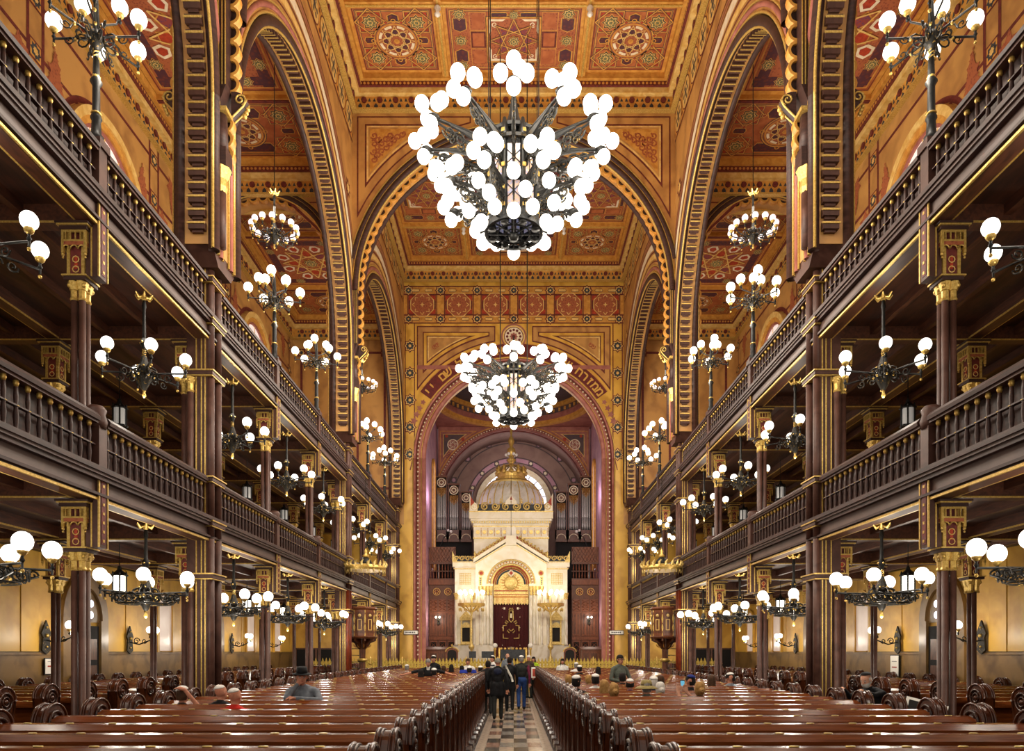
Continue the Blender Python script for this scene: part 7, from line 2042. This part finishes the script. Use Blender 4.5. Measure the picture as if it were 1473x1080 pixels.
for label, px, row, zt_, kw in (
    ('seated person with white skullcap on dark hair before the leaning man', 624, 17, 1.42, dict(hair=('short', 'hairdark'), hat='kippa')),
    ('seated person with bushy dark hair before the leaning man', 605, 17, 1.40, dict(hair=('long', 'hairdark'))),
    ('seated head of brown hair just behind the leaning man', 638, 22, 1.42, dict(hair=('short', 'hairbrown'))),
    ('seated head of long dark hair in the far left pews', 649, 23, 1.45, dict(hair=('long', 'hairdark'))),
    ('seated person in black close to the woman in white', 664, 22, 1.42, dict(hair=('short', 'hairdark'), top='clothblack')),
    ('seated man with white skullcap directly before the woman in white', 675, 20, 1.42, dict(hair=('short', 'hairdark'), hat='kippa')),
    ('seated man with skullcap at the aisle end of the left pews', 691, 21, 1.42, dict(hair=('short', 'hairdark'), hat='kippa', top='clothwhite')),
    ('seated pale shirted person with skullcap in the far left pews by the railing', 585, 24, 1.42, dict(hair=('short', 'hairgrey'), hat='kippa', top='clothwhite'))):
    sitter(label, px, row, zt_, vox=.022, **kw)

# ---- right block
person('guide in grey-green shirt and sunglasses standing and gesturing in the right pews', at_px(891, 17.95), 17.95, rz=PI + .55, pose='stand', k=1.04, z0=.04, top='clothgreen', bottom='trouserdark', hair=('short', 'hairdark'), face=True, glasses=True, vox=.012, girth=1.08,
       arms={-1: ((-.3, .05, 1.2), (-.1, .3, 1.16), (.6, .7, .25)), 1: ((.3, .03, 1.2), (.08, .3, 1.12), (-.7, .6, .1))})
for label, px, row, zt_, kw in (
    ('seated blond woman with loose hair near the centre aisle', 870, 8, 1.40, dict(hair=('long', 'hairblond'), top='clothbrown', skin='skinpale', vox=.016)),
    ('seated blond woman with hair tied back next to the loose-haired one', 884, 7, 1.38, dict(hair=('bun', 'hairblond'), top='clothblack', skin='skinpale', vox=.015)),
    ('seated man in purple shirt with white skullcap before the guide', 907, 9, 1.40, dict(hair=('fringe', 'hairdark'), hat='kippa', top='clothpurple', vox=.016)),
    ('seated person in wide-brimmed straw sun hat in the right pews', 931, 7, 1.42, dict(hair=('short', 'hairgrey'), hat='sunhat', top='clothgreen', vox=.015)),
    ('seated white-haired man with white skullcap behind the sun hat', 941, 9, 1.42, dict(hair=('short', 'hairwhite'), hat='kippa', top='clothnavy', vox=.016)),
    ('seated person with white hair beside the sun hat', 951, 8, 1.36, dict(hair=('bun', 'hairwhite'), top='clothnavy', vox=.018)),
    ('seated dark-haired person beyond the white-haired pair', 951, 10, 1.42, dict(hair=('short', 'hairbrown'), top='clothbrown', vox=.018)),
    ('seated dark-haired man with a navy blue skullcap', 994, 9, 1.45, dict(hair=('short', 'hairdark'), hat='kippablue', top='clothblack', vox=.015, look=.7)),
    ('seated woman with long brown hair in the right pews', 1025, 11, 1.40, dict(hair=('long', 'hairbrown'), top='clothbrown', vox=.016)),
    ('seated man with white skullcap bowing his head to the left', 1052, 11, 1.45, dict(hair=('short', 'hairdark'), hat='kippa', top='clothgrey', vox=.014, look=1.2, nod=-.3, face=True)),
    ('seated man in black with white skullcap closest to the aisle on the right', 830, 8, 1.47, dict(hair=('short', 'hairdark'), hat='kippa', top='clothblack', vox=.016, look=-.4)),
    ('seated man with white collar and skullcap in front of the guide', 857, 10, 1.44, dict(hair=('short', 'hairdark'), hat='kippa', top='clothwhite', vox=.016)),
    ('seated fair-haired person by the aisle in the right pews', 818, 12, 1.38, dict(hair=('short', 'hairblond'), vox=.02)),
    ('seated blond head between two skullcaps in the right pews', 847, 12, 1.38, dict(hair=('short', 'hairblond'), vox=.02)),
    ('seated person with dark cap just below the guide', 896, 12, 1.42, dict(hair=('short', 'hairdark'), hat='cap', vox=.02)),
    ('seated man with skullcap in the farther right pews', 834, 20, 1.46, dict(hair=('short', 'hairdark'), hat='kippa', vox=.022)),
    ('seated black-haired person in the farther right pews', 861, 20, 1.42, dict(hair=('long', 'hairdark'), vox=.022)),
    ('seated pale-shirted man with cap by the railing on the right', 829, 24, 1.5, dict(hair=('short', 'hairgrey'), hat='kippa', top='clothwhite', vox=.022))):
    sitter(label, px, row, zt_, **kw)
person('woman with long black hair and white jacket by the railing on the right', at_px(809, 29.5), 29.5, rz=PI, pose='stand', k=.93, top='clothwhite', hair=('long', 'hairdark'), face=True, vox=.018)
t, sh, hp, hc = sitter('seated blond woman with hair bun holding up a phone', 1008, 7, 1.40, hair=('bun', 'hairblond'), skin='skinpale', top='clothbrown', vox=.013, bare=True,
       arms={-1: ((-.3, .2, 1.0), (-.33, .33, 1.24), (.1, .2, 1)), 1: ((.05, .3, 1.0), (-.18, .34, 1.22), (-.2, .2, 1))})
ph = MB('phone').box(-.038, .038, -.005, .005, -.075, .075); ph.use('screen').box(-.033, .033, -.007, -.005, -.06, .06)
o = ph.build('smartphone', None, (t.location.x - .25, t.location.y + .36, t.location.z + 1.36)); tag(o, 'small black smartphone with lit screen held up above the pew desk', 'phone')
# ---- old man at the side aisle
person('old man in black coat and black skullcap with white beard bending over the pew ends', 6.12, 12.1, rz=PI / 2 + .5, pose='stand', k=.9, top='clothblack', bottom='clothblack', hair=('fringe', 'hairwhite'), hat='kippablack', face=True, beard='hairwhite', vox=.012, lean=.22, look=.1, nod=-.35, coat=True, girth=1.15, skin='skinpale',
       arms={-1: ((-.2, .42, 1.2), (-.12, .62, 1.28), (.2, 1, -.2)), 1: ((.3, .35, 1.15), (.28, .55, 1.3), (-.2, .9, -.2))})

# fuse every body in one go
dg = bpy.context.evaluated_depsgraph_get()
done = [(o, b.finish(o, me, dg)) for b, o, me in PENDING]
for o, new in done:
    o.modifiers.clear(); o.data = new
